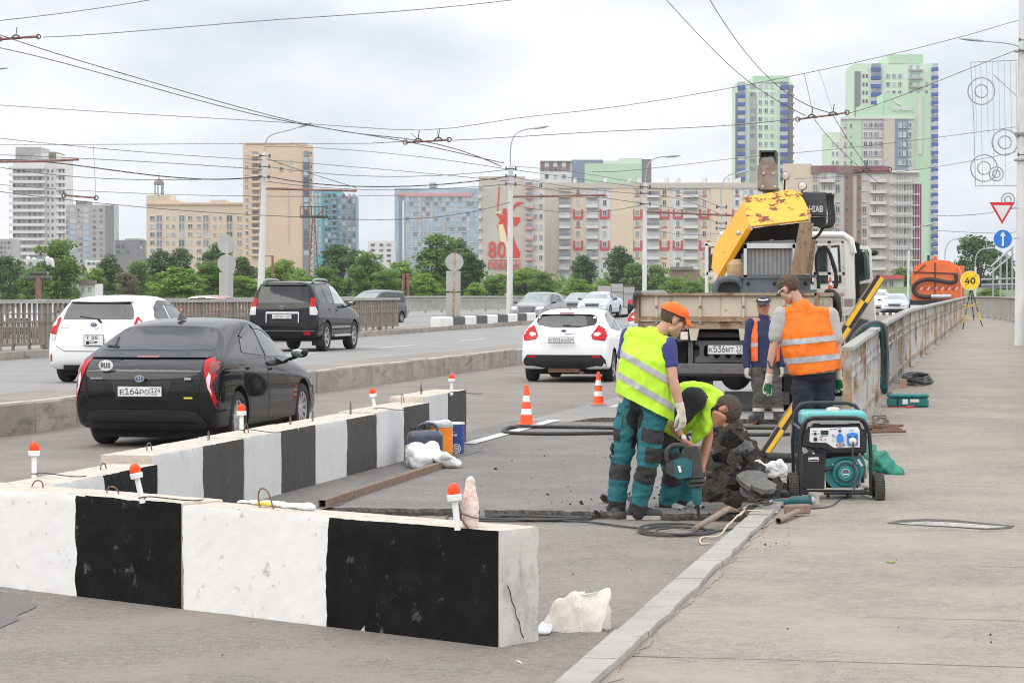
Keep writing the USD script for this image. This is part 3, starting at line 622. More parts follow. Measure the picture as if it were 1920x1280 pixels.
P(t,'wrapper',crease(blob([(pf(455,943,0.008),(0.03,0.025,0.006)),(pf(500,947,0.013),(0.05,0.03,0.012)),(pf(550,953,0.014),(0.05,0.03,0.013)),(pf(582,957,0.02),(0.03,0.03,0.02))],[(0,1),(1,2),(2,3)],0.008,1),0.006,0.05,3),'bag_film',smooth=50)
mat('label_yellow',(0.75,0.60,0.08),r=0.4,var=0.05)
P(t,'printed_label',blob([(pf(487,950,0.022),(0.02,0.012,0.012)),(pf(505,952,0.022),(0.02,0.012,0.012))],[(0,1)],0.01),'label_yellow',smooth=True)
mat('steel_tube',(0.20,0.125,0.085),r=0.7,var=0.25,sc=14,world=True,dirt=((0.12,0.07,0.05),0.5,0.65,20))
p,q = G(604,944,zb+0.03),G(828,871,zb+0.03)
def hollow(p,q,w,th,mt,nm,label,cat_,**k):
 d,a,b = frame(q-p);t = T(nm,label,cat_,p,**k)
 o = Polygon([(-w/2,-w/2),(w/2,-w/2),(w/2,w/2),(-w/2,w/2)]).difference(sbox(-w/2+th,-w/2+th,w/2-th,w/2-th))
 P(t,'tube',ext(o,float(np.linalg.norm(q-p)),p,-a,b),mt);return t
hollow(p,q,0.062,0.006,'steel_tube','steel_tube','long rusty square steel tube lying along the foot of the barrier row','steel tube')
rb = T('steel_rod','rusty steel rod leaning against the last barrier blocks above the paint cans','steel rod',RX(813,790,-5.9))
P(rb,'rod',tube([D(789,727,np.dot(G(790,838)-CAM,FWD)+0.55),D(817,800,np.dot(G(812,838)-CAM,FWD)+0.1),D(838,856,np.dot(G(832,852)-CAM,FWD))],0.013,8),'rust_steel',smooth=40)
mat('jerry_blue',(0.045,0.05,0.085),r=0.35,var=0.2,sc=5,coat=0.2,world=True,dirt=((0.12,0.11,0.13),0.55,0.75,5))
b_ = G(797,868,zb)
def rbox(L,W,H_,r,e=0.03):
 c = [(x,y,z) for x in (-L/2+r,L/2-r) for y in (-W/2+r,W/2-r) for z in (r,H_-r)]
 return tri(Manifold.batch_hull([Manifold.sphere(r,20).translate(p) for p in c]))
def place(m,o,rz=0,s=1): return xf(m,None,o,rz,s)
t = T('jerrycan','dark blue plastic jerrycan between the barrier row and the orange can','jerrycan',b_)
jb = b_
P(t,'body',place(rbox(0.36,0.24,0.33,0.07),jb,0.2),'jerry_blue',smooth=40)
P(t,'cap',lathe([(0,0.31),(0.032,0.31),(0.032,0.365),(0,0.365)],16,jb+[-0.12,-0.02,0]),'wire_black',smooth=30)
P(t,'handle',tube(spline([jb+[-0.06,0,0.30],jb+[-0.04,0,0.385],jb+[0.09,0.02,0.385],jb+[0.11,0.02,0.30]],16),0.016,8),'jerry_blue',smooth=True)
mat('can_orange',(0.85,0.24,0.015),r=0.4,var=0.08,coat=0.2,world=True)
mat('can_blue',(0.018,0.045,0.22),r=0.35,var=0.1,coat=0.3,world=True)
mat('tin',(0.62,0.62,0.62),r=0.35,m=0.6,var=0.1)
sC = FPX/np.dot(G(838,851)-CAM,FWD)
def can(px,py,w,h,body,lid,label,rag=False):
 b = G(px,py,zb);R = w/2/sC;Hc = h/sC
 t = T('paint_can',label,'paint can',b)
 P(t,'body',lathe([(0,0),(R*0.98,0),(R,0.006),(R,Hc*0.12),(R*1.02,Hc*0.125),(R*1.02,Hc*0.14),(R,Hc*0.145),(R,Hc*0.84),(R*1.02,Hc*0.85),(R*1.02,Hc*0.87),(R,Hc*0.88),(R,Hc*0.95)],32,b),body,smooth=30)
 P(t,'rim',lathe([(R,Hc*0.94),(R*1.04,Hc*0.945),(R*1.05,Hc),(R*0.99,Hc),(R*0.95,Hc*0.96),(0,Hc*0.955)],32,b),lid,smooth=30)
 return t,b,R,Hc
tO,bO,RO,HO = can(827,853,42,54,'can_orange','tin','orange paint can partly behind the blue can')
P(tO,'handle_boss',lathe([(0,0),(0.018,0),(0.012,0.014),(0,0.016)],12,bO+[-0.03,-RO*0.97,HO*0.78],(0,-1,0)),'tin',smooth=True)
tU,bU,RU,HU = can(850,849,40,56,'can_blue','plastic_white','blue paint can with white lettering and white rim beside the orange can')
def wrapcyl(m,b,R,a0):
 """bend lettering lying in x (around) and z (up) on a can of radius R"""
 v = m[0];th = a0+v[:,0]/R;r = R+0.002+v[:,1]*0;return np.stack([b[0]+np.sin(th)*r,b[1]-np.cos(th)*r,b[2]+v[:,2]],1)+np.stack([np.sin(th),-np.cos(th),0*th],1)*(-v[:,1])[:,None],m[1]
P(tU,'lettering',wrapcyl(text('КРАСКА',0.026,(0,0,0),(1,0,0),(0,0,1),0.002,True,width=0.15),bU+[0,0,HU*0.57],RU,-0.72),'plastic_white')
P(tU,'small_lettering',wrapcyl(text('алкидная',0.010,(0,0,0),(1,0,0),(0,0,1),0.002,False,width=0.085),bU+[0,0,HU*0.69],RU,-0.40),'plastic_white')
P(tU,'emblem',wrapcyl(cat([ext(Point(0,0).buffer(r).difference(Point(0,0).buffer(r-0.008)),0.002,(0.03,0,0.055),(1,0,0),(0,0,1)) for r in (0.05,0.032,0.014)]),bU,RU,0.25),'plastic_white')
rg_ = G(802,826,zb+0.36)
S('rag',blob([(bO+[-0.12,0,HO+0.02],(0.08,0.05,0.02)),(bO+[0.0,-0.02,HO+0.02],(0.07,0.05,0.025)),(bO+[0.07,-0.03,HO+0.03],(0.04,0.03,0.03))],[(0,1),(1,2)],0.012,2,0.03,18,3),'bag_white',smooth=50,kind=None,label='white paint stained rag on top of the orange can',cat_='rag')
b_ = G(800,868,zb)
gz = lambda px,py,h: G(px,py,zb)+[0,0,h]
t = T('sack','white woven sack slumped on the asphalt in front of the jerrycan','sack',b_)
P(t,'bundle',crease(blob([(gz(786,878,0.10),(0.12,0.10,0.10)),(gz(804,876,0.15),(0.11,0.09,0.06)),(gz(778,876,0.05),(0.09,0.09,0.05)),(gz(833,878,0.10),(0.09,0.07,0.05)),(gz(852,877,0.05),(0.08,0.07,0.045)),(gz(777,868,0.16),(0.07,0.06,0.05))],[(0,1),(1,3),(3,4),(0,2),(0,5)],0.010,3,floor=zb),0.030,0.13,12),'bag_white',smooth=35)
# traffic cones
mat('cone_orange',(0.90,0.10,0.02),r=0.45,var=0.06)
mat('cone_band',(0.80,0.80,0.78),r=0.4,var=0.05)
def cone(b,h,label):
 t = T('traffic_cone',label,'traffic cone',b,group='orange and white traffic cones')
 R = h*0.175;r = lambda z: R*(1-z)+0.03*h*z*1.6
 segs = [(0.05,0.25,'cone_orange'),(0.25,0.40,'cone_band'),(0.40,0.58,'cone_orange'),(0.58,0.74,'cone_band'),(0.74,1.0,'cone_orange')]
 P(t,'base',lathe([(0,0),(R*1.5,0),(R*1.52,0.015*h),(R*1.2,0.03*h),(R*0.98,0.052*h)],28,b),'cone_orange',smooth=40)
 for a,c,mt in segs:
  P(t,'body' if mt == 'cone_orange' else 'reflective_band',lathe([(r(a),a*h),(r(c),c*h)]+([(r(c)*0.7,c*h+0.004*h),(0,c*h+0.004*h)] if c == 1.0 else []),28,b),mt,smooth=40)
b_ = G(987,795,0.06);s = FPX/np.dot(b_-CAM,FWD);cone(b_,73/s,'traffic cone on the white line, left and nearer of the pair')
b_ = G(1122,757,0.03);s = FPX/np.dot(b_-CAM,FWD);cone(b_,60/s,'traffic cone farther off near the back wheel of the white car')
DBG = False
# ---------------------------------------------------------------- cars (own axes: x from the rear bumper forward, y to the left, z up)
mat('paint_black',(0.006,0.0062,0.0066),r=0.4,var=0.1,coat=0.9,spec=0.0)
mat('paint_white',(0.80,0.80,0.80),r=0.35,var=0.02,coat=0.8)
mat('paint_darkgrey',(0.045,0.048,0.055),r=0.35,var=0.1,coat=0.8)
mat('paint_grey',(0.13,0.135,0.14),r=0.32,m=0.4,var=0.08,coat=0.8)
mat('paint_silver',(0.38,0.41,0.45),r=0.35,m=0.4,var=0.06,coat=0.8)
mat('paint_maroon',(0.16,0.03,0.035),r=0.35,var=0.06,coat=0.8)
mat('paint_blue',(0.05,0.12,0.32),r=0.35,var=0.06,coat=0.8)
mat('trim_black',(0.018,0.018,0.019),r=0.55,var=0.2,sc=9)
mat('tyre',(0.022,0.021,0.02),r=0.85,var=0.25,sc=12,dirt=((0.07,0.06,0.05),0.55,0.75,6))
mat('alloy',(0.45,0.45,0.46),r=0.35,m=0.7,var=0.12)
mat('chrome',(0.72,0.72,0.73),r=0.15,m=1.0,var=0.05)
mat('lamp_red',(0.46,0.007,0.009),r=0.25,var=0.2,sc=20,spec=0.3)
mat('lamp_darkred',(0.16,0.008,0.01),r=0.12,var=0.1,coat=0.8)
mat('lamp_clear',(0.62,0.60,0.60),r=0.15,var=0.2,sc=40,coat=0.8)
mat('window_dark',(0.008,0.009,0.010),r=0.03,var=0.2,spec=0.75)
mat('window_tint',(0.03,0.038,0.038),r=0.03,var=0.3,spec=0.8)
mat('windscreen',(0.16,0.20,0.20),r=0.05,var=0.2,spec=0.9,coat=0.6)
mat('plate_white',(0.70,0.70,0.69),r=0.4,var=0.03)
mat('ink_black',(0.012,0.012,0.013),r=0.6)
mat('mirror_glass',(0.35,0.42,0.40),r=0.05,m=0.9,var=0.05)
mat('badge_blue',(0.03,0.10,0.32),r=0.3,coat=0.5)
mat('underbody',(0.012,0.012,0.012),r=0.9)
mat('interior_amber',(0.5,0.26,0.05),r=0.6)
def tripoly(poly,e):
 """triangles of about the size e over a polygon"""
 from scipy.spatial import Delaunay
 import shapely
 out = []
 if not hasattr(poly,'geom_type'): poly = Polygon(poly)
 if not poly.is_valid: poly = poly.buffer(0)
 for g in getattr(poly,'geoms',[poly]):
  g = g.segmentize(e);p = [np.array(g.exterior.coords)[:-1]]+[np.array(r.coords)[:-1] for r in g.interiors]
  x0,y0,x1,y1 = g.bounds;X,Y = np.meshgrid(np.arange(x0+e/2,x1,e),np.arange(y0+e/2,y1,e));q = np.stack([X.ravel(),Y.ravel()],1)
  if len(q): q = q[shapely.contains_xy(g.buffer(-e*0.4),q)]
  p = np.vstack(p+[q]);f = Delaunay(p).simplices;c = p[f].mean(1);f = f[shapely.contains_xy(g,c)]
  out.append((np.column_stack([p,np.zeros(len(p))]),f))
 return cat(out)
def rounded(pts,r):
 p = Polygon(pts);return p.buffer(-r).buffer(2*r).buffer(-r) if r else p
def patch(body,poly,side,off=0.008,e=0.06,r=0.0):
 """a piece laid on the body: poly in (y, z) seen from behind ('b') or from in front ('f'), in (x, z) seen from the right ('r') or left ('l'), in (x, y) from above ('t')"""
 if r: poly = rounded(poly,r)
 ar = poly.area if hasattr(poly,'area') else Polygon(poly).area
 v,f = tripoly(poly,max(min(e,math.sqrt(ar)/7),0.012));a,b = v[:,0],v[:,1];o = 0*a
 if side == 'b': O,d = np.stack([o-3,a,b],1),A3(1,0,0)
 elif side == 'f': O,d = np.stack([o+9,a,b],1),A3(-1,0,0)
 elif side == 'r': O,d = np.stack([a,o-4,b],1),A3(0,1,0)
 elif side == 'l': O,d = np.stack([a,o+4,b],1),A3(0,-1,0)
 else: O,d = np.stack([a,b,o+6],1),A3(0,0,-1)
 t = cast(body,O,d);t[t > np.nanmedian(t)+(0.2 if ar < 0.15 else 0.6)] = np.nan;p = O+d*np.nan_to_num(t-off,nan=0)[:,None];ok = ~np.isnan(t)
 f = f[ok[f].all(1)]
 nn = np.cross(p[f[:,1]]-p[f[:,0]],p[f[:,2]]-p[f[:,0]]);fl = nn @ d > 0;f[fl] = f[fl][:,::-1]
 return p,f
def wheelmesh(r,w,spokes):
 k = [(r*0.66,-w*0.42),(r*0.72,-w*0.5),(r*0.93,-w*0.5),(r*0.99,-w*0.38),(r,0),(r*0.99,w*0.38),(r*0.93,w*0.5),(r*0.72,w*0.5),(r*0.66,w*0.42)]
 ty = lathe(k+[k[0]],36,(0,0,0),(0,-1,0))
 rim = [lathe([(r*0.67,w*0.40),(r*0.66,w*0.44),(r*0.60,w*0.40),(r*0.58,0.0)],32,(0,0,0),(0,-1,0)),lathe([(0,w*0.34),(r*0.11,w*0.34),(r*0.16,w*0.26),(r*0.16,0.1*w)],16,(0,0,0),(0,-1,0))]
 for i in range(spokes):
  a = 2*math.pi*(i+0.5)/spokes;d = A3(math.cos(a),0,math.sin(a));rim.append(bar(d*r*0.1+[0,-w*0.24,0],d*r*0.63+[0,-w*0.33,0],r*0.16,w*0.12,(0,1,0)))
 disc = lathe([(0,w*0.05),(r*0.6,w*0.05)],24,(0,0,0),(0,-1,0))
 return ty,cat(rim),disc
def platemesh(t,name_text,region,w=0.52,h=0.112,o=(0,0,0),ry=0,two=False):
 """a registration plate facing -x, centred at o; the lettering is raised on it"""
 o = A3(*o);U,V = A3(0,-1,0),unit(A3(-math.sin(ry)*-1*0+math.sin(ry),0,math.cos(ry)));N = np.cross(U,V)
 c = lambda a,b,z: o+U*a+V*b+N*z
 pl = P(t,'number_plate',ext([(-w/2,-h/2),(w/2,-h/2),(w/2,h/2),(-w/2,h/2)],0.008,c(0,0,0),U,V),'plate_white')
 ms = []
 if two:
  ms = [text(name_text,h*0.30,c(-w*0.40,h*0.08,0.008),U,V,0.002,True,w*0.62),text(region,h*0.3,c(-w*0.40,-h*0.40,0.008),U,V,0.002,True,w*0.62)]
 else:
  x = -w*0.46;W_ = w*0.68;tot = 0
  for ch in name_text:
   big = ch.isdigit();cw = W_/len(name_text);hh = h*(0.66 if big else 0.50)
   ms.append(text(ch,hh,c(x+cw*0.08,-h*0.33,0.008),U,V,0.002,False,cw*0.84));x += cw
  ms.append(text(region,h*0.50,c(w*0.265,-h*0.12,0.008),U,V,0.002,False,w*0.205))
  ms.append(text('RUS',h*0.16,c(w*0.28,-h*0.38,0.008),U,V,0.002,False,w*0.12))
  ms.append(ext([(w*0.235,-h*0.44),(w*0.243,-h*0.44),(w*0.243,h*0.44),(w*0.235,h*0.44)],0.002,c(0,0,0.008),U,V))
 fr = ext(sbox(-w/2-0.008,-h/2-0.012,w/2+0.008,h/2+0.006).difference(sbox(-w/2,-h/2,w/2,h/2)),0.01,c(0,0,0),U,V)
 P(pl,'lettering',cat(ms),'ink_black');P(pl,'frame',fr,'trim_black')
def car(label,cat_,loc,rz,c,paint,group='cars and vans on the bridge',nm='car',detail=True):
 t = T(nm,label,cat_,loc,rz,group,world=False)
 L,W,H = c['L'],c['W'],c['H'];hw = W/2;zb = c['zb'];xl,xt,zt,bz = c['xl'],c['xt'],c['zt'],c['belt'];n = len(xl)
 yt = c['yt'];tw = c.get('tw',[0.90,0.97,1,1,1,1,0.99,0.95,0.84]);xb = c.get('xb',[0.16,0.06,0,0.02,0.10])
 V,idx = [],{}
 def add(k,p): idx[k] = len(V);V.append(p)
 for i in range(n):
  h = hw*tw[i];B = min(bz[i],zt[i]-0.06);f = xl[i]/L
  e = (1 if i == 0 else 0.55 if i == 1 else 0.0)          # rear lean of the low rows
  g_ = (1 if i == n-1 else 0.5 if i == n-2 else 0.0)
  low = [xl[i]+e*xb[k]-g_*[0.12,0.04,0.0,0.10,0.2][k] for k in range(5)]
  zb_ = zb+(0.08 if i in (0,n-1) else 0)
  rows = [(low[0],0.92*h,zb_),(low[1],0.99*h,zb_+0.08),(low[2],h,zb_+0.36*(B-zb_)+0.05),(low[3],0.985*h,B-0.10),(low[4]*0.6+xt[i]*0.4 if i in (0,1) else low[4],0.945*h,B)]
  ze = zt[i]-c.get('drop',0.045)
  rows.append((xt[i],yt[i],ze));rows.append((xt[i]+0.0,yt[i]*0.80,zt[i]-0.008))
  for s in (1,-1):
   for k,(x,y,z) in enumerate(rows): add((i,k,s),(x,s*y,z))
  add((i,'b'),(low[0],0,zb_));add((i,'t'),(xt[i],0,zt[i]+0.012))
 Q = []
 ring = lambda i: [idx[i,'b']]+[idx[i,k,1] for k in range(7)]+[idx[i,'t']]+[idx[i,k,-1] for k in range(6,-1,-1)]
 for i in range(n-1):
  a,b = ring(i),ring(i+1);m = len(a)
  for k in range(m): Q.append((a[k],a[(k+1) % m],b[(k+1) % m],b[k]))
 for i,fl in ((0,False),(n-1,True)):
  C = [idx[i,'b']]
  for k in range(1,6):
   p = np.array(V[idx[i,k,1]]);p[1] = 0;p[0] += (-0.05 if i == 0 else 0.06)*(1 if k < 5 else 0.5);V.append(tuple(p));C.append(len(V)-1)
  C.append(idx[i,'t'])
  for k in range(6):
   for s in (1,-1):
    q = (idx[i,k,s],C[k],C[k+1],idx[i,k+1,s]) ;q = q if s == 1 else q[::-1]
    Q.append(q if fl else q[::-1])
 v,f = catmull(V,Q,3 if detail else 2)
 tm = trimesh.Trimesh(v,f,process=False);trimesh.repair.fix_normals(tm);f = np.array(tm.faces)
 if tm.volume < 0: f = f[:,::-1]
 full = (v,f);Rw,wr = c['r'],c['ww']
 A = Rw+0.055;bm = man(full)
 if DBG: print(label,'watertight',tm.is_watertight,tm.is_winding_consistent,tm.volume,bm.status(),bm.volume(),full[0].min(0),full[0].max(0))
 for x in c['wx']:
  for s in (1,-1):
   cy = Manifold.cylinder(0.40,A,A,40).rotate([90,0,0]).translate([x,hw+0.1 if s == 1 else -(hw-0.30),Rw+0.01]);bm = bm-cy
 v,f = tri(bm);cen = v[f].mean(1);arch = np.zeros(len(f),bool)
 for x in c['wx']: arch |= (np.hypot(cen[:,0]-x,cen[:,2]-Rw-0.01) < A+0.002) & (np.abs(cen[:,1]) > 0.3)
 arch |= (cen[:,2] < zb+0.05)
 body = P(t,'body',(v,f[~arch]),paint,smooth=35)
 P(t,'wheel_arch',(v,f[arch]),'underbody')
 P(t,'underside',box(0.35,-hw*0.8,zb-0.06,L-0.4,hw*0.8,zb+0.05),'underbody')
 ty,rim,disc = wheelmesh(Rw,wr,c.get('sp',5))
 for x in c['wx']:
  for s in (-1,1):
   mv = lambda m: (m[0]*[1,-s if s == 1 else 1,1]*[1,1,1]+[x,s*(hw-wr*0.5-0.015),Rw],m[1] if s == -1 else m[1][:,::-1])
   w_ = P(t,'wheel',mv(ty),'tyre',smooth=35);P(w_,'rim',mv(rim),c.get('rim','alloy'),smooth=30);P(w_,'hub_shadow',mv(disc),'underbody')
 for nm_,poly,side,mt,off,r in c['patches']:
  for s in ((1,-1) if side == 's' or (isinstance(side,str) and side.startswith('m')) else (1,)):
   pl = [(x*(s if side[0] == 'm' else 1),y) for x,y in poly]
   sd = ('l' if s == 1 else 'r') if side == 's' else side[-1]
   m = patch(full,pl,sd,off,0.07 if detail else 0.15,r)
   if len(m[1]): P(t,nm_,m,mt,smooth=True)
 for nm_,mesh,mt in c.get('extra',[]): P(t,nm_,mesh,mt,smooth=35)
 mx,mz = c['mirror']
 for s in (1,-1):
  k = mirror_mesh(mx,s*(hw+0.09),mz,s);mm = P(t,'mirror',k[0],c.get('mpaint','trim_black'),smooth=40);P(mm,'mirror_glass',k[1],'mirror_glass',smooth=True)
 if 'plate' in c: platemesh(t,*c['plate'][:2],o=c['plate'][2],**c['plate'][3])
 return t,full
def mirror_mesh(x,y,z,s):
 b = tri(Manifold.batch_hull([Manifold.sphere(r,16).translate(p) for p,r in (((x,y-s*0.05,z),0.05),((x,y+s*0.06,z+0.01),0.06),((x+0.06,y+s*0.04,z),0.05),((x+0.08,y-s*0.07,z-0.03),0.03))]))
 arm = bar((x+0.05,y-s*0.06,z-0.05),(x+0.10,y-s*0.16,z-0.08),0.05,0.03)
 g_ = ell((x-0.046,y,z+0.005),(0.014,0.085,0.05),2);return cat(b,arm),g_
H5 = lambda *a: list(a)
def badge(o,rx,rz_,bars=True):
 """oval ring badge facing -x"""
 p = affinity.scale(Point(0,0).buffer(1.0,24),rx,rz_).difference(affinity.scale(Point(0,0).buffer(1.0,24),rx*0.84,rz_*0.80))
 if bars: p = unary_union([p,affinity.scale(Point(0,0).buffer(1.0,20),rx*0.32,rz_*0.86).difference(affinity.scale(Point(0,0).buffer(1.0,20),rx*0.18,rz_*0.72)),affinity.translate(affinity.scale(Point(0,0).buffer(1.0,20),rx*0.62,rz_*0.34).difference(affinity.scale(Point(0,0).buffer(1.0,20),rx*0.48,rz_*0.16)),0,rz_*0.42)])
 return ext(p,0.006,o,(0,-1,0),(0,0,1)),ext(affinity.scale(Point(0,0).buffer(1.0,20),rx*0.9,rz_*0.9),0.002,A3(*o)+[0.001,0,0],(0,-1,0),(0,0,1))
# --- the black liftback
zP = 1.47
prius = dict(L=4.54,W=1.76,H=zP,zb=0.17,r=0.316,ww=0.2,wx=(0.92,3.62),sp=10,mpaint='paint_black',
 xl=[0.0,0.18,0.9,1.75,2.5,3.25,3.85,4.36,4.54],xt=[0.98,1.12,1.55,2.05,2.55,3.45,3.9,4.28,4.42],zt=[1.375,1.405,1.455,1.475,1.455,1.03,0.90,0.76,0.62],
 belt=[1.07,1.06,1.02,0.97,0.93,0.90,0.84,0.72,0.6],yt=[0.60,0.61,0.62,0.63,0.64,0.70,0.72,0.68,0.58],tw=[0.93,0.985,1,1,1,1,0.99,0.95,0.84],xb=[0.20,0.05,-0.01,0.03,0.05],
 mirror=(3.05,1.02),patches=[
 ('rear_window',[(-0.70,1.115),(-0.62,1.27),(-0.53,1.365),(0.53,1.365),(0.62,1.27),(0.70,1.115)],'b','window_dark',0.006,0.03),
 ('lower_rear_window',[(-0.68,1.00),(-0.68,0.87),(0.68,0.87),(0.68,1.00)],'b','window_dark',0.008,0.02),
 ('spoiler_lip',[(-0.72,1.065),(-0.70,1.035),(0.70,1.035),(0.72,1.065),(0,1.085)],'b','paint_black',0.045,0.008),
 ('brake_light',[(-0.14,1.05),(-0.12,1.035),(0.12,1.035),(0.14,1.05)],'b','lamp_darkred',0.05,0),
 ('tail_lamp',[(0.68,1.03),(0.75,1.03),(0.85,1.0),(0.845,0.86),(0.80,0.74),(0.86,0.47),(0.84,0.46),(0.745,0.74),(0.715,0.86)],'mb','lamp_red',0.010,0),
 ('tail_lamp_lens',[(0.75,0.99),(0.84,0.985),(0.835,0.90),(0.79,0.84),(0.765,0.87)],'mb','lamp_darkred',0.014,0),
 ('tail_lamp_lens',[(0.765,0.87),(0.79,0.83),(0.785,0.70),(0.80,0.66),(0.81,0.60),(0.765,0.69),(0.745,0.80)],'mb','lamp_clear',0.016,0),
 ('plate_recess',[(-0.36,0.77),(-0.29,0.56),(0.29,0.56),(0.36,0.77)],'b','trim_black',0.004,0.02),
 ('tailgate_seam',Polygon([(-0.70,0.84),(-0.66,0.56),(-0.6,0.525),(0.6,0.525),(0.66,0.56),(0.70,0.84)]).exterior.buffer(0.006).exterior.coords[:] and list(Polygon([(-0.70,0.845),(-0.66,0.56),(-0.6,0.52),(0.6,0.52),(0.66,0.56),(0.70,0.845),(0.69,0.845),(0.65,0.565),(0.595,0.532),(-0.595,0.532),(-0.65,0.565),(-0.69,0.845)]).exterior.coords),'b','underbody',0.005,0),
 ('lower_bumper',[(-0.80,0.20),(-0.64,0.42),(-0.5,0.445),(0.5,0.445),(0.64,0.42),(0.80,0.20)],'b','trim_black',0.012,0.02),
 ('bumper_ridge',[(-0.62,0.275),(-0.6,0.295),(0.6,0.295),(0.62,0.275)],'b','paint_black',0.028,0),
 ('door_window',[(1.20,1.075),(1.45,1.27),(1.85,1.375),(2.02,1.385),(2.06,1.02)],'s','window_dark',0.006,0.02),
 ('door_window',[(2.12,1.385),(2.45,1.365),(2.78,1.22),(3.02,1.03),(3.0,0.985),(2.15,1.01)],'s','window_tint',0.006,0.02),
 ('rain_guard',[(1.42,1.27),(1.85,1.38),(2.03,1.40),(2.03,1.335),(1.85,1.315),(1.50,1.235)],'s','window_dark',0.012,0),
 ('rain_guard',[(2.10,1.40),(2.48,1.375),(2.80,1.22),(2.70,1.235),(2.44,1.325),(2.10,1.345)],'s','window_dark',0.012,0),
 ('door_seam',[(1.12,0.85),(1.13,0.85),(1.33,0.45),(1.36,0.28),(1.35,0.28),(1.32,0.45)],'s','underbody',0.004,0),
 ('door_seam',[(2.08,1.0),(2.092,1.0),(2.092,0.28),(2.08,0.28)],'s','underbody',0.004,0),
 ('door_handle',[(1.28,0.90),(1.46,0.905),(1.46,0.875),(1.28,0.87)],'s','paint_black',0.035,0.012),
 ('door_handle',[(2.22,0.87),(2.40,0.875),(2.40,0.845),(2.22,0.84)],'s','paint_black',0.035,0.012),
 ('windscreen',[(-0.62,1.05),(-0.52,1.40),(0.52,1.40),(0.62,1.05)],'f','window_tint',0.006,0.03)],
 plate=('Е164РО','124',(-0.068,0.0,0.655),dict(w=0.52,h=0.112)))
e_ = []
bd = badge((-0.075,0.0,0.80),0.058,0.040);e_ += [('emblem',bd[0],'chrome'),('emblem_disc',bd[1],'badge_blue')]
e_ += [('sticker',ext(affinity.scale(Point(0,0).buffer(1,24),0.085,0.062),0.004,(0.006,0.43,0.945),(0,-1,0),(0,0,1)),'plate_white'),('sticker_lettering',text('RUS',0.055,(0.0,0.49,0.918),(0,-1,0),(0,0,1),0.003,True,0.115),'ink_black')]
e_ += [('model_badge',text('DAA-ZVW',0.022,(-0.055,0.545,0.79),(0,-1,0),(0,0,1),0.003,True,0.15) if 0 else cat([ext([(i*0.021,0),(i*0.021+0.014,0),(i*0.021+0.017,0.02),(i*0.021+0.003,0.02)],0.003,(-0.042,0.60,0.79),(0,-1,0),(0,0,1)) for i in range(7)]),'chrome'),('hybrid_badge',box(-0.052,-0.60,0.785,-0.045,-0.52,0.815),'chrome'),('dealer_tag',box(-0.066,-0.52,0.575,-0.062,-0.62,0.592),'label_yellow')]
e_ += [('antenna',hull([(1.32,-0.03,1.445),(1.32,0.03,1.445),(1.52,-0.03,1.46),(1.52,0.03,1.46),(1.345,0.006,1.53),(1.345,-0.006,1.53),(1.37,0,1.535)]),'paint_black')]
e_ += [('wiper',cat(bar((0.26,0.50,1.16),(0.26,0.36,1.15),0.05,0.03,c=0.01),bar((0.26,0.40,1.17),(0.42,0.42,1.26),0.02,0.02)),'trim_black')]
prius['extra'] = e_
XP = A3(-9.58,26.9,0.0)
car('black liftback car with red and clear tail lamps passing the barrier row','car',XP,math.pi/2-0.0,prius,'paint_black')
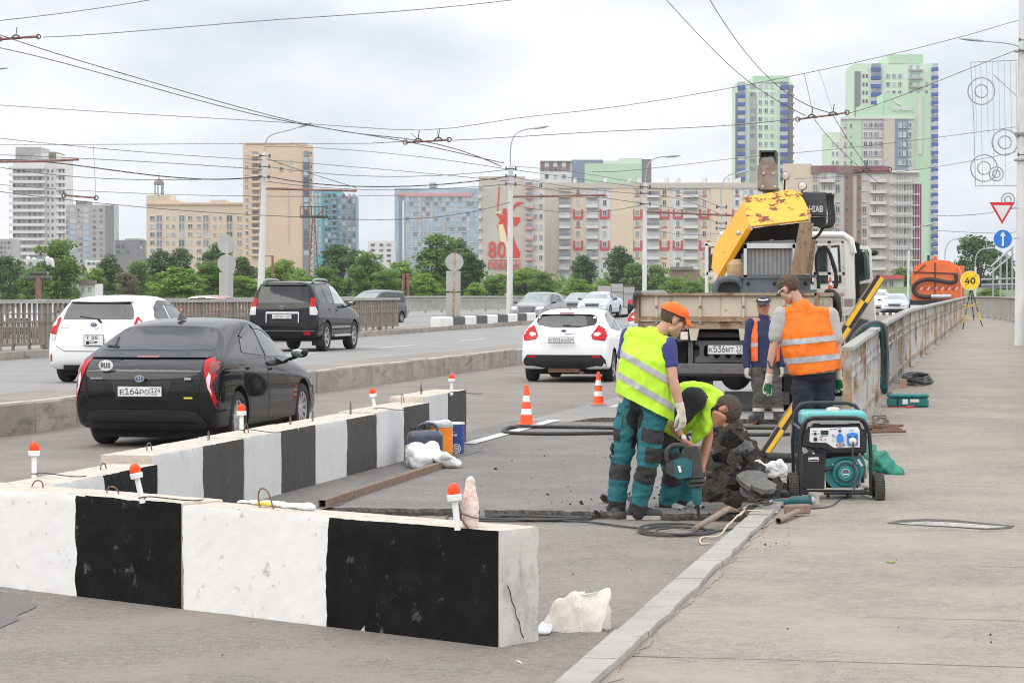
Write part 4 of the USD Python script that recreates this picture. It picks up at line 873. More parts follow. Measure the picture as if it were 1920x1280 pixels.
# --- the white hatchback in the near carriageway
focus = dict(L=4.36,W=1.82,H=1.48,zb=0.22,r=0.318,ww=0.21,wx=(0.84,3.49),sp=5,mpaint='paint_black',
 xl=[0.0,0.15,0.85,1.7,2.4,3.1,3.7,4.2,4.36],xt=[0.42,0.58,1.2,1.8,2.35,3.2,3.7,4.12,4.24],zt=[1.43,1.455,1.485,1.49,1.46,1.02,0.93,0.78,0.62],
 belt=[1.06,1.06,1.03,0.99,0.95,0.92,0.86,0.74,0.6],yt=[0.56,0.58,0.60,0.61,0.62,0.70,0.72,0.68,0.58],tw=[0.95,0.99,1,1,1,1,0.99,0.95,0.84],xb=[0.14,0.03,0.0,0.07,0.16],
 mirror=(2.95,1.0),patches=[
 ('rear_window',[(-0.58,1.16),(-0.62,1.22),(-0.60,1.33),(-0.5,1.37),(0.5,1.37),(0.60,1.33),(0.62,1.22),(0.58,1.16),(0.25,1.105),(-0.25,1.105)],'b','window_dark',0.008,0.02),
 ('roof_spoiler',[(-0.60,1.405),(-0.62,1.36),(-0.3,1.385),(0.3,1.385),(0.62,1.36),(0.60,1.405),(0,1.44)],'b','paint_white',0.06,0.01),
 ('brake_light',[(-0.15,1.415),(-0.14,1.385),(0.14,1.385),(0.15,1.415)],'b','lamp_darkred',0.068,0.006),
 ('tail_lamp',[(0.66,1.16),(0.86,1.05),(0.855,0.94),(0.83,0.84),(0.58,0.87),(0.54,0.95)],'mb','lamp_red',0.012,0.015),
 ('tail_lamp_lens',[(0.60,1.0),(0.70,1.02),(0.74,0.98),(0.68,0.935),(0.59,0.95)],'mb','lamp_clear',0.018,0.01),
 ('tailgate_crease',[(-0.42,0.985),(-0.40,0.965),(0.40,0.965),(0.42,0.985)],'b','chrome',0.006,0),
 ('lower_bumper',[(-0.86,0.24),(-0.84,0.46),(-0.76,0.56),(0.76,0.56),(0.84,0.46),(0.86,0.24),(0.6,0.26),(-0.6,0.26)],'b','trim_black',0.010,0.02),
 ('reflector',[(0.58,0.50),(0.77,0.51),(0.72,0.545),(0.58,0.545)],'mb','lamp_red',0.018,0.008),
 ('door_window',[(0.86,1.10),(1.02,1.28),(1.24,1.37),(1.30,1.37),(1.30,1.06)],'s','window_tint',0.006,0.02),
 ('door_window',[(1.36,1.385),(1.85,1.405),(1.95,1.40),(1.97,1.03),(1.36,1.055)],'s','window_tint',0.006,0.02),
 ('door_window',[(2.03,1.40),(2.35,1.375),(2.65,1.22),(2.92,1.02),(2.88,0.99),(2.03,1.025)],'s','windscreen',0.006,0.02),
 ('rain_guard',[(1.30,1.39),(1.85,1.425),(2.38,1.39),(2.7,1.22),(2.36,1.335),(1.85,1.375),(1.36,1.345)],'s','window_dark',0.012,0),
 ('door_seam',[(2.0,1.02),(2.01,1.02),(2.01,0.3),(2.0,0.3)],'s','underbody',0.004,0),
 ('sill_trim',[(1.25,0.30),(3.05,0.28),(3.05,0.24),(1.25,0.24)],'s','trim_black',0.01,0),
 ('door_handle',[(2.12,0.93),(2.28,0.93),(2.28,0.90),(2.12,0.90)],'s','paint_white',0.03,0.01),
 ('windscreen',[(-0.62,1.05),(-0.52,1.40),(0.52,1.40),(0.62,1.05)],'f','windscreen',0.006,0.03)],
 plate=('Е301КН','124',(-0.085,0.04,0.86),dict(w=0.52,h=0.112)))
bd = badge((0.005,0.0,1.04),0.062,0.03,False)
focus['extra'] = [('emblem',bd[0],'chrome'),('emblem_disc',bd[1],'badge_blue'),('antenna',cat(cyl((0.75,0,1.46),(0.62,0,1.62),0.006,0.003,6),lathe([(0.03,0),(0.012,0.03),(0,0.032)],12,(0.75,0,1.455))),'trim_black'),
 ('wiper',cat(bar((0.085,-0.02,1.135),(0.12,-0.42,1.13),0.018,0.02),bar((0.08,0.03,1.14),(0.09,-0.12,1.15),0.03,0.03)),'trim_black'),
 ('model_badge',cat([box(-0.045,0.44-i*0.028,0.79,-0.04,0.455-i*0.028,0.81) for i in range(6)]),'chrome'),
 ('exhaust',cat(cyl((0.02,-0.35,0.20),(0.5,-0.35,0.20),0.03),box(0.15,-0.3,0.20,0.5,0.35,0.30)),'rust_steel')]
car('white hatchback with two angular red tail lamps driving away beside the traffic cones','car',(-8.67,49.4,0.0),math.pi/2,focus,'paint_white')
# --- the white hatchback beyond the median
aqua = dict(L=4.0,W=1.695,H=1.445,zb=0.18,r=0.30,ww=0.19,wx=(0.72,3.27),sp=7,mpaint='paint_white',
 xl=[0.0,0.14,0.75,1.5,2.2,2.9,3.4,3.86,4.0],xt=[0.34,0.46,1.0,1.6,2.15,3.0,3.4,3.78,3.9],zt=[1.375,1.41,1.45,1.455,1.42,1.0,0.90,0.76,0.6],
 belt=[1.03,1.03,1.0,0.96,0.92,0.9,0.84,0.72,0.58],yt=[0.58,0.59,0.60,0.60,0.60,0.66,0.68,0.64,0.55],tw=[0.96,0.995,1,1,1,1,0.99,0.95,0.84],xb=[0.12,0.0,-0.02,0.06,0.13],
 mirror=(2.7,1.0),patches=[
 ('rear_window',[(-0.62,1.055),(-0.58,1.22),(-0.52,1.335),(0.52,1.335),(0.58,1.22),(0.62,1.055)],'b','window_dark',0.008,0.03),
 ('roof_spoiler',[(-0.60,1.385),(-0.60,1.35),(0.60,1.35),(0.60,1.385)],'b','paint_white',0.07,0.01),
 ('tail_lamp',[(0.66,1.12),(0.78,1.0),(0.80,0.82),(0.67,0.80),(0.645,1.0)],'mb','lamp_red',0.012,0.02),
 ('tail_lamp_lens',[(0.70,1.06),(0.765,0.985),(0.77,0.93),(0.70,0.96)],'mb','lamp_clear',0.018,0.01),
 ('tail_lamp_lens',[(0.67,0.80),(0.80,0.82),(0.78,0.74),(0.70,0.70)],'mb','lamp_clear',0.014,0.01),
 ('plate_recess',[(-0.30,0.82),(-0.30,0.62),(0.30,0.62),(0.30,0.82)],'b','paint_white',0.002,0.02),
 ('tailgate_seam',[(-0.66,0.62),(-0.5,0.535),(0.5,0.535),(0.66,0.62),(0.66,0.612),(0.5,0.525),(-0.5,0.525),(-0.66,0.612)],'b','underbody',0.005,0),
 ('reflector',[(0.74,0.48),(0.77,0.48),(0.78,0.36),(0.75,0.36)],'mb','lamp_red',0.012,0),
 ('lower_bumper',[(-0.6,0.20),(-0.55,0.30),(0.55,0.30),(0.6,0.20)],'b','trim_black',0.010,0.02),
 ('door_window',[(0.80,1.07),(1.05,1.26),(1.35,1.34),(1.55,1.35),(1.58,1.01)],'s','window_dark',0.006,0.02),
 ('door_window',[(1.64,1.35),(2.0,1.335),(2.35,1.20),(2.66,1.0),(2.6,0.97),(1.64,1.0)],'s','window_tint',0.006,0.02),
 ('rain_guard',[(0.98,1.25),(1.35,1.365),(2.02,1.36),(2.4,1.20),(2.0,1.29),(1.37,1.30),(1.05,1.20)],'s','window_dark',0.012,0),
 ('door_handle',[(1.75,0.90),(1.92,0.90),(1.92,0.87),(1.75,0.87)],'s','paint_white',0.03,0.01),
 ('windscreen',[(-0.60,1.02),(-0.5,1.36),(0.5,1.36),(0.60,1.02)],'f','window_tint',0.006,0.03)],
 plate=('Т 35','Р',(-0.055,-0.02,0.715),dict(w=0.33,h=0.17,two=True)))
bd = badge((0.0,0.0,0.965),0.06,0.042)
aqua['extra'] = [('emblem',bd[0],'chrome'),('emblem_disc',bd[1],'badge_blue'),('wiper',cat(bar((0.05,-0.08,1.05),(0.11,0.28,1.10),0.02,0.02),bar((0.03,-0.12,1.0),(0.06,-0.05,1.06),0.03,0.03)),'trim_black'),
 ('model_badge',text('AQUA',0.025,(-0.012,0.58,0.905),(0,-1,0),(0,0,1),0.003,True,0.15),'ink_black')]
car('white compact hatchback half hidden behind the black car, dark rear window with wiper','car',(-14.68,38.9,float(LC(40))),math.pi/2,aqua,'paint_white')
# --- the black off-roader
prado = dict(L=4.78,W=1.885,H=1.86,zb=0.33,r=0.385,ww=0.25,wx=(1.02,3.81),sp=6,mpaint='paint_black',drop=0.05,
 xl=[0.0,0.10,0.95,1.9,2.7,3.3,3.95,4.62,4.78],xt=[0.20,0.30,0.9,1.9,2.55,3.35,3.95,4.55,4.66],zt=[1.80,1.82,1.84,1.845,1.80,1.26,1.18,1.05,0.85],
 belt=[1.24,1.24,1.22,1.2,1.18,1.16,1.1,0.98,0.8],yt=[0.70,0.71,0.72,0.72,0.71,0.78,0.80,0.78,0.7],tw=[0.97,1,1,1,1,1,1,0.97,0.88],xb=[0.10,0.0,0.02,0.04,0.05],
 mirror=(3.1,1.25),patches=[
 ('rear_window',[(-0.70,1.27),(-0.63,1.72),(0.63,1.72),(0.70,1.27)],'b','window_dark',0.008,0.03),
 ('roof_spoiler',[(-0.66,1.80),(-0.64,1.735),(0.64,1.735),(0.66,1.80)],'b','paint_black',0.10,0.015),
 ('tail_lamp',[(0.71,1.40),(0.84,1.40),(0.87,1.17),(0.72,1.17)],'mb','lamp_red',0.015,0.01),
 ('tail_lamp_lens',[(0.72,1.17),(0.87,1.17),(0.915,1.06),(0.91,0.96),(0.73,0.96)],'mb','lamp_clear',0.016,0.01),
 ('plate_recess',[(-0.34,1.0),(-0.34,0.74),(0.34,0.74),(0.34,1.0)],'b','trim_black',0.004,0.02),
 ('chrome_garnish',[(-0.45,0.76),(-0.45,1.02),(-0.43,1.045),(0.43,1.045),(0.45,1.02),(0.45,0.76),(0.42,0.76),(0.42,0.99),(-0.42,0.99),(-0.42,0.76)],'b','chrome',0.016,0),
 ('bumper_step',[(-0.86,0.56),(-0.86,0.535),(0.86,0.535),(0.86,0.56)],'b','paint_grey',0.05,0),
 ('reflector',[(0.56,0.52),(0.75,0.52),(0.75,0.43),(0.58,0.43)],'mb','lamp_red',0.03,0.015),
 ('quarter_window',[(0.38,1.27),(0.42,1.68),(1.02,1.70),(1.10,1.26)],'s','window_dark',0.006,0.03),
 ('door_window',[(1.17,1.26),(1.10,1.70),(1.80,1.715),(1.82,1.25)],'s','window_dark',0.006,0.03),
 ('door_window',[(1.90,1.25),(1.88,1.715),(2.40,1.69),(2.98,1.29),(2.95,1.24)],'s','windscreen',0.006,0.03),
 ('door_seam',[(1.86,1.22),(1.872,1.22),(1.872,0.45),(1.86,0.45)],'s','underbody',0.004,0),
 ('door_handle',[(1.28,1.12),(1.46,1.12),(1.46,1.08),(1.28,1.08)],'s','paint_black',0.03,0.01),
 ('door_handle',[(2.0,1.10),(2.18,1.10),(2.18,1.06),(2.0,1.06)],'s','paint_black',0.03,0.01),
 ('side_moulding',[(1.35,0.66),(3.3,0.66),(3.3,0.60),(1.35,0.60)],'s','paint_grey',0.02,0),
 ('windscreen',[(-0.72,1.28),(-0.62,1.74),(0.62,1.74),(0.72,1.28)],'f','window_tint',0.006,0.03)],
 plate=('К959РТ','124',(-0.055,0,0.92),dict(w=0.52,h=0.112)))
bd = badge((-0.035,0.0,1.15),0.075,0.05)
prado['extra'] = [('emblem',bd[0],'chrome'),('running_board',bar((1.55,-0.93,0.40),(3.2,-0.93,0.40),0.16,0.06,c=0.02),'alloy'),('running_board',bar((1.55,0.93,0.40),(3.2,0.93,0.40),0.16,0.06,c=0.02),'alloy'),
 ('mud_flap',box(0.54,-0.93,0.16,0.56,-0.64,0.50),'trim_black'),('mud_flap',box(0.54,0.64,0.16,0.56,0.93,0.50),'trim_black')]+[('roof_rail',tube(spline([(0.55,s*0.66,1.80),(0.68,s*0.66,1.865),(1.2,s*0.66,1.885),(1.8,s*0.66,1.87),(1.95,s*0.66,1.82)],20),0.03,8),'paint_grey') for s in (1,-1)]
car('black off-road wagon with roof rails and chrome tailgate bar on the far carriageway','car',(-18.35,62.3,float(LC(64))),math.pi/2,prado,'paint_black')
# --- cars farther off
def generic(kind):
 if kind == 'suv': d = dict(prado);d['plate'] = None
 elif kind == 'hatch': d = dict(focus)
 else: d = dict(focus)
 d = {k: v for k,v in d.items() if k not in ('plate','extra')}
 d['patches'] = [p for p in d['patches'] if 'seam' not in p[0] and 'handle' not in p[0] and 'crease' not in p[0] and 'garnish' not in p[0] and 'moulding' not in p[0] and 'recess' not in p[0]]
 return d
sedan = generic('hatch')
sedan.update(L=4.55,xl=[0,0.15,0.9,1.8,2.6,3.3,3.9,4.4,4.55],xt=[0.12,0.5,0.95,1.75,2.45,3.35,3.9,4.3,4.42],zt=[1.05,1.10,1.16,1.43,1.42,1.0,0.92,0.78,0.62],wx=(0.98,3.65),yt=[0.70,0.72,0.70,0.60,0.62,0.70,0.72,0.68,0.58],
 patches=[('rear_window',[(-0.58,1.17),(-0.5,1.36),(0.5,1.36),(0.58,1.17)],'b','window_dark',0.008,0.02),('tail_lamp',[(0.5,0.98),(0.84,0.97),(0.84,0.80),(0.52,0.82)],'mb','lamp_red',0.012,0.02),
 ('number_plate',[(-0.26,0.9),(-0.26,0.79),(0.26,0.79),(0.26,0.9)],'b','plate_white',0.012,0),
 ('door_window',[(1.25,1.03),(1.6,1.32),(1.95,1.35),(1.97,1.01)],'s','window_dark',0.006,0.02),('door_window',[(2.03,1.35),(2.4,1.34),(2.98,1.02),(2.9,0.99),(2.03,1.0)],'s','window_dark',0.006,0.02),
 ('windscreen',[(-0.64,1.03),(-0.54,1.36),(0.54,1.36),(0.64,1.03)],'f','windscreen',0.006,0.03),('headlamp',[(0.48,0.76),(0.80,0.80),(0.82,0.68),(0.5,0.64)],'mf','lamp_clear',0.01,0.02),
 ('grille',[(-0.4,0.74),(-0.36,0.60),(0.36,0.60),(0.4,0.74)],'f','trim_black',0.008,0.02),('lower_grille',[(-0.6,0.45),(-0.5,0.32),(0.5,0.32),(0.6,0.45)],'f','trim_black',0.008,0.02)])
sedan['mirror'] = (2.9,1.0)
santa = generic('suv');santa.update(L=4.7,W=1.88,zb=0.22,r=0.36,xt=[0.35,0.5,1.1,1.9,2.45,3.35,3.95,4.5,4.62],zt=[1.58,1.64,1.68,1.69,1.65,1.16,1.08,0.95,0.75],belt=[1.15,1.15,1.12,1.1,1.07,1.05,1.0,0.88,0.7],mirror=(3.05,1.15),
 patches=[('windscreen',[(-0.74,1.19),(-0.62,1.60),(0.62,1.60),(0.74,1.19)],'f','windscreen',0.008,0.03),('grille',[(-0.46,0.92),(-0.36,0.62),(0.36,0.62),(0.46,0.92)],'f','trim_black',0.01,0.03),
 ('headlamp',[(0.5,0.92),(0.86,0.96),(0.88,0.84),(0.56,0.76)],'mf','lamp_clear',0.012,0.02),('fog_lamp',[(0.55,0.5),(0.8,0.52),(0.8,0.42),(0.58,0.40)],'mf','trim_black',0.012,0.02),('number_plate',[(-0.26,0.52),(-0.26,0.41),(0.26,0.41),(0.26,0.52)],'f','plate_white',0.014,0),
 ('lower_grille',[(-0.5,0.4),(-0.45,0.3),(0.45,0.3),(0.5,0.4)],'f','trim_black',0.01,0.02),('door_window',[(0.75,1.20),(1.0,1.5),(1.5,1.56),(1.55,1.16)],'s','window_dark',0.006,0.03),('door_window',[(1.6,1.15),(1.6,1.56),(2.35,1.56),(3.0,1.16),(2.95,1.12)],'s','window_tint',0.006,0.03)])
santa['extra'] = [('grille_bar',cat([bar((4.79-0.02*abs(y)/0.4-0.1*(z > 0.85),-0.40,z),(4.79-0.1*(z > 0.85),0.40,z),0.02,0.018) for z in (0.66,0.72,0.78,0.84,0.89) for y in (0,)]),'chrome')]
S_ = lambda px,s: ((.981*(px-1880)/s),(FPX/s+.981*(px-1880)/s*0.1931)/.981)
x,y = S_(1020,36);car('grey sport utility car with wide grille coming towards the camera behind the striped kerb blocks','car',(x,y+2,0.30),-math.pi/2-0.10,santa,'paint_grey')
van = generic('suv');van.update(L=4.3,W=1.69,zb=0.2,r=0.29,ww=0.18,wx=(0.68,3.5),xl=[0,0.1,0.7,1.7,2.6,3.3,3.75,4.18,4.3],xt=[0.12,0.2,0.9,1.8,2.5,3.6,3.9,4.12,4.2],zt=[1.68,1.72,1.76,1.77,1.74,1.12,1.0,0.86,0.7],belt=[1.05,1.05,1.05,1.02,1.0,0.98,0.92,0.8,0.65],yt=[0.68]*5+[0.7,0.7,0.66,0.56],mirror=(3.2,1.1),
 patches=[('windscreen',[(-0.66,1.14),(-0.58,1.66),(0.58,1.66),(0.66,1.14)],'f','windscreen',0.008,0.03),('headlamp',[(0.45,0.88),(0.76,0.95),(0.78,0.78),(0.5,0.72)],'mf','lamp_clear',0.012,0.02),
 ('door_window',[(0.25,1.12),(0.25,1.58),(1.0,1.62),(1.0,1.10)],'s','window_dark',0.006,0.03),('door_window',[(1.08,1.10),(1.08,1.62),(2.0,1.63),(2.0,1.08)],'s','window_dark',0.006,0.03),('door_window',[(2.08,1.08),(2.08,1.62),(2.5,1.6),(3.3,1.1),(3.25,1.06)],'s','window_dark',0.006,0.03),
 ('rear_window',[(-0.6,1.1),(-0.56,1.6),(0.56,1.6),(0.6,1.1)],'b','window_dark',0.006,0.03)])
x,y = S_(716,35.5);car('dark grey compact van behind the railing end, facing the camera','van',(x,y+2.8,0.34),-math.pi/2-0.28,van,'paint_darkgrey',nm='van')
x,y = S_(1140,33);car('silver blue saloon coming towards the camera left of the truck bed','car',(x,y,0.62),-math.pi/2-0.05,sedan,'paint_silver',detail=False)
x,y = S_(1100,29);car('pale grey saloon behind the silver blue one near the white hatchback roof','car',(x,y,0.6),-math.pi/2-0.05,sedan,'paint_grey',detail=False)
x,y = S_(1212,42);car('black saloon with red tail lamp half hidden by the rusty truck bed','car',(x,y,0.62),math.pi/2,sedan,'paint_black',detail=False)
x,y = S_(1226,60);car('silver hatchback of which only a red tail lamp shows beside the truck bed','car',(x,y,0.12),math.pi/2,generic('hatch'),'paint_silver',detail=False)
x,y = S_(372,52);car('maroon car behind the brown railing left of the off-road wagon','car',(x,y,0.30),math.pi/2,generic('hatch'),'paint_maroon',detail=False)
x,y = S_(118,50);car('pale silver car behind the brown railing at the left','car',(x,y,0.22),-math.pi/2,sedan,'paint_silver',detail=False)
x,y = S_(1648,27);car('white car on the far road right of the truck cab','car',(x,y,0.78),-math.pi/2,generic('hatch'),'paint_white',detail=False)
x,y = S_(1682,28.5);car('silver saloon on the far road beside the orange tank truck','car',(x,y,0.55),-math.pi/2,sedan,'paint_silver',detail=False)
# ---------------------------------------------------------------- people
mat('skin',(0.52,0.29,0.205),r=0.55,var=0.10,sc=14,world=True,bump=0.001,bsc=200)
mat('skin_ruddy',(0.50,0.225,0.15),r=0.55,var=0.12,sc=14,world=True)
mat('lips',(0.42,0.16,0.13),r=0.5)
mat('hair_brown',(0.06,0.038,0.027),r=0.7,var=0.4,sc=60,world=True,bump=0.004,bsc=160)
mat('hair_short',(0.09,0.055,0.036),r=0.8,var=0.35,sc=70,world=True,bump=0.003,bsc=200)
mat('vest_lime',(0.56,0.92,0.045),r=0.75,var=0.05,sc=5,world=True,bump=0.0015,bsc=120,transl=0.12)
mat('vest_orange',(0.95,0.20,0.012),r=0.75,var=0.05,sc=5,world=True,bump=0.0015,bsc=120,transl=0.12)
mat('vest_red',(0.85,0.14,0.03),r=0.75,var=0.06,sc=5,world=True)
mat('reflective',(0.42,0.41,0.42),r=0.45,var=0.07,sc=20,world=True,m=0.1)
mat('cap_orange',(0.90,0.155,0.02),r=0.8,var=0.08,sc=12,world=True)
mat('cap_grey',(0.05,0.052,0.06),r=0.85,var=0.15,sc=20,world=True)
mat('cloth_teal',(0.018,0.135,0.155),r=0.85,var=0.16,sc=6,world=True,bump=0.002,bsc=110)
mat('cloth_black',(0.014,0.0135,0.014),r=0.88,var=0.3,sc=8,world=True)
mat('cloth_charcoal',(0.032,0.031,0.032),r=0.9,var=0.2,sc=8,world=True)
mat('cloth_navy',(0.013,0.017,0.032),r=0.85,var=0.2,sc=6,world=True,bump=0.001,bsc=90)
mat('cloth_blue',(0.02,0.03,0.085),r=0.85,var=0.15,sc=7,world=True)
mat('cloth_tshirt_blue',(0.045,0.05,0.19),r=0.85,var=0.12,sc=7,world=True)
mat('cloth_grey',(0.40,0.38,0.37),r=0.88,var=0.08,sc=7,world=True)
mat('cloth_khaki',(0.085,0.078,0.068),r=0.9,var=0.15,sc=6,world=True,bump=0.001,bsc=90)
mat('glove_knit',(0.56,0.51,0.43),r=0.95,var=0.1,sc=30,world=True)
mat('glove_green',(0.015,0.14,0.05),r=0.6,var=0.3,sc=14,world=True)
mat('shoe_dark',(0.05,0.048,0.05),r=0.75,var=0.35,sc=20,world=True)
mat('shoe_light',(0.50,0.49,0.48),r=0.75,var=0.15,sc=25,world=True,dirt=((0.22,0.2,0.18),0.5,0.7,20))
mat('shoe_sole',(0.47,0.42,0.35),r=0.85,var=0.15,sc=20,world=True)
mat('eye_dark',(0.02,0.015,0.012),r=0.2)
mat('tattoo_ink',(0.10,0.075,0.07),r=0.6,var=0.2,sc=30,world=True)
mat('lens_grey',(0.05,0.055,0.065),r=0.1,spec=0.8)
sph = lambda c,r,n=14: Manifold.sphere(1.0,n).scale([float(x) for x in np.broadcast_to(np.asarray(r,float),3)]).translate([float(x) for x in c])
def limb(pts,rad):
 return [Manifold.batch_hull([sph(a,ra),sph(b,rb)]) for a,b,ra,rb in zip(pts[:-1],pts[1:],rad[:-1],rad[1:])]
def ring(c,lat,front,a,b,h=0.03):
 lat = unit(lat);front = unit(front-lat*(front @ lat));up = np.cross(lat,front)
 return ell(c,(a,b,h),2,np.stack([lat,front,up],1))[0]
def rings(rs):
 R_ = [ring(*r) for r in rs];return [Manifold.hull_points(np.vstack([a,b])) for a,b in zip(R_[:-1],R_[1:])]
def soft(ms,e=0.018,it=8,amp=0.0,sc=8.0,seed=0,trims=(),st=(1,1,1)):
 from manifold3d import OpType
 m = Manifold.batch_boolean(ms,OpType.Add).refine_to_length(e);v,f = tri(m)
 t = trimesh.Trimesh(v,f,process=True);v0 = np.array(t.vertices);trimesh.smoothing.filter_taubin(t,lamb=0.5,nu=0.53,iterations=it);v2,f = np.array(t.vertices),np.array(t.faces)
 v = np.where((np.linalg.norm(v2-v0,axis=1) > 0.025)[:,None],v0,v2)
 if amp:
  n = np.array(t.vertex_normals);w = v*np.asarray(st)+0.05*(meshkit.fbm(v*5+seed,3,seed)[:,None]-0.5)
  x = meshkit.fbm(w*sc+seed*3.3,3,seed);y = meshkit.fbm(w*sc*2.2+seed*1.7,2,seed+5)
  v = v+n*(amp*(0.45-np.abs(x-0.5)*4+0.5*(y-0.5)*2))[:,None]
 if trims:
  m = man((v,f))
  for nn,p in trims: nn = unit(nn);m = m.trim_by_plane([float(k) for k in nn],float(nn @ np.asarray(p,float)))
  v,f = tri(m)
 return v,f
def split(m,fn):
 v,f = m;k = fn(v[f].mean(1));return (v,f[k]),(v,f[~k])
def band(m,n,p,w,off=0.004):
 """the strip of a garment between two planes, lifted a little"""
 n = unit(n);t = trimesh.Trimesh(*m,process=False);nv = np.array(t.vertex_normals)
 t = trimesh.Trimesh(m[0]+nv*off,m[1],process=False)
 t = trimesh.intersections.slice_mesh_plane(t,n,np.asarray(p)-n*w/2);t = trimesh.intersections.slice_mesh_plane(t,-n,np.asarray(p)+n*w/2)
 return np.array(t.vertices),np.array(t.faces)
def hand(w,d,n,curl=0.5,side=1,s=1.0,ex=0.0,thumb=0.6):
 """a palm with four fingers and a thumb. w wrist, d towards the fingers, n out of the palm, side +1: thumb towards cross(d, n)"""
 d = unit(d);n = unit(n-d*(n @ d));l = np.cross(d,n)*side;w = np.asarray(w,float);ms = []
 K = [w+d*0.088*s+l*(0.030-0.0205*i)*s-n*0.004*(i in (0,3)) for i in range(4)]
 ms.append(Manifold.batch_hull([sph(w+l*0.014*s,0.021*s+ex,10),sph(w-l*0.014*s,0.021*s+ex,10)]+[sph(k-d*0.006*s,0.0125*s+ex,10) for k in K]))
 for i,(k,L_) in enumerate(zip(K,(0.074,0.083,0.077,0.060))):
  p,a = k,curl*0.5
  for j,fr in enumerate((0.45,0.31,0.24)):
   q = p+(d*math.cos(a)+n*math.sin(a)+l*(0.10-0.07*i)*(1-j*0.4)*(1-curl*0.4))*L_*fr*s
   ms += limb([p,q],[(0.0098-0.0008*j)*s+ex,(0.0092-0.0008*j)*s+ex]);p = q;a += curl*(0.95 if j == 0 else 0.75)
 p = w+d*0.028*s+l*0.024*s;q = p+(d*0.72+l*0.75+n*0.25)*0.040*s;r = q+(d*0.95+l*(0.25-thumb*0.6)+n*thumb*0.8)*0.034*s;u_ = r+(d*0.9+n*thumb-l*thumb*0.5)*0.024*s
 return ms+limb([p,q,r,u_],[0.015*s+ex,0.0115*s+ex,0.0105*s+ex,0.0085*s+ex])
def headms(c,f,u,s=1.0,jaw=1.0):
 f = unit(f);u = unit(u-f*(u @ f));r = np.cross(f,u);B = np.stack([r,f,u],1);at = lambda x,y,z: c+B @ (A3(x,y,z)*s)
 E = lambda x,y,z,a,b,h: Manifold.hull_points(ell(at(x,y,z),(a*s,b*s,h*s),2,B)[0])
 ms = [E(0,-0.012,0.032,0.076,0.098,0.088),Manifold.batch_hull([sph(at(0,0.070,-0.098),0.020*s),sph(at(0.05*jaw,0.0,-0.075),0.022*s),sph(at(-0.05*jaw,0.0,-0.075),0.022*s),sph(at(0.048,0.045,-0.015),0.030*s),sph(at(-0.048,0.045,-0.015),0.030*s),sph(at(0,0.064,0.03),0.026*s)]),
   Manifold.batch_hull([sph(at(0,0.090,0.014),0.008*s),sph(at(0,0.108,-0.028),0.0125*s),sph(at(0.013,0.094,-0.034),0.008*s),sph(at(-0.013,0.094,-0.034),0.008*s)]),
   Manifold.batch_hull([sph(at(0.045,0.068,0.030),0.012*s),sph(at(0,0.084,0.028),0.011*s),sph(at(-0.045,0.068,0.030),0.012*s)]),
   E(0,0.084,-0.062,0.024,0.012,0.011),E(0,0.082,-0.088,0.02,0.014,0.012)]
 for q in (1,-1): ms.append(E(q*0.078,-0.012,-0.004,0.010,0.020,0.032))
 return ms,at,B
def face(t,at,s,brow):
 for q in (1,-1):
  P(t,'eye',ell(at(q*0.031,0.083,0.010),np.array([0.010,0.010,0.006])*s,2),'eye_dark',smooth=True)
  P(t,'eyebrow',tube([at(q*0.015,0.094,0.026),at(q*0.035,0.087,0.031),at(q*0.052,0.072,0.025)],0.0045*s,6),brow,smooth=True)
 P(t,'mouth',tube([at(-0.023,0.086,-0.064),at(0,0.0965,-0.062),at(0.023,0.086,-0.064)],0.0035*s,6),'lips',smooth=True)
def hairmesh(at,B,s,cut,seed=1,th=0.010,front=0.045):
 """hair: a shell a little larger than the skull, cut along the hairline"""
 v,f = ell((0,-0.014,0.036),(0.076+th,0.098+th,0.088+th),4);n = v-A3(0,-0.014,0.036)
 v = v+unit(A3(0,0,1))*0+n*((meshkit.fbm(v*55+seed,3,seed)-0.5)*0.17)[:,None]
 hl = v[:,2]-(cut+np.where(v[:,1] > 0,(v[:,1]/0.1)**1.0*front*1.6,v[:,1]*0.35))
 ear = (np.abs(v[:,0]) > 0.066) & (np.abs(v[:,1]+0.01) < 0.028) & (v[:,2] < 0.03)
 k = (hl > 0) & ~ear;f = f[k[f].all(1)]
 return (v*s) @ B.T+at(0,0,0),f
def capmesh(at,B,s,tilt=0.0,brim=0.075,drop=0.012):
 v,f = ell((0,0,0),(0.088,0.112,0.078),4);v = v[:,:];k = v[:,2] > -0.006;f = f[k[f].all(1)];v = v+A3(0,-0.012,0.048)
 v[:,2] += 0.012*np.clip(v[:,1]/0.1,0,1)
 a = np.linspace(-0.95,0.95,15);rr = [0.0,0.35,0.7,1.0]
 top = [[(0.088*math.sin(x)*(1+0.05*r),-0.012+0.105*math.cos(x)+(r*brim*math.cos(x)**1.3 if math.cos(x) > 0 else 0),0.048-0.004-drop*r-0.35*r*brim*math.cos(x)+0.012*math.cos(x)-0.006*(math.sin(x)/0.8)**2*r*2) for x in a] for r in rr]
 b = grid(top);b2 = (b[0]-[0,0,0.004],b[1]);g = lambda m: ((m[0]*s) @ B.T+at(0,0,0),m[1])
 button = ell((0,-0.012,0.127),(0.009,0.009,0.006),2)
 band_ = (lambda q: q)(lathe([(1.0,-0.006),(1.012,-0.006),(1.012,0.018),(1.0,0.018)],48));bv = band_[0]*[0.088,0.112,1]+[0,-0.012,0.048];bv[:,2] += 0.012*np.clip(bv[:,1]/0.1,0,1)
 return g((v,f)),g(cat(flip(b),b2)),g(button),g((bv,band_[1]))
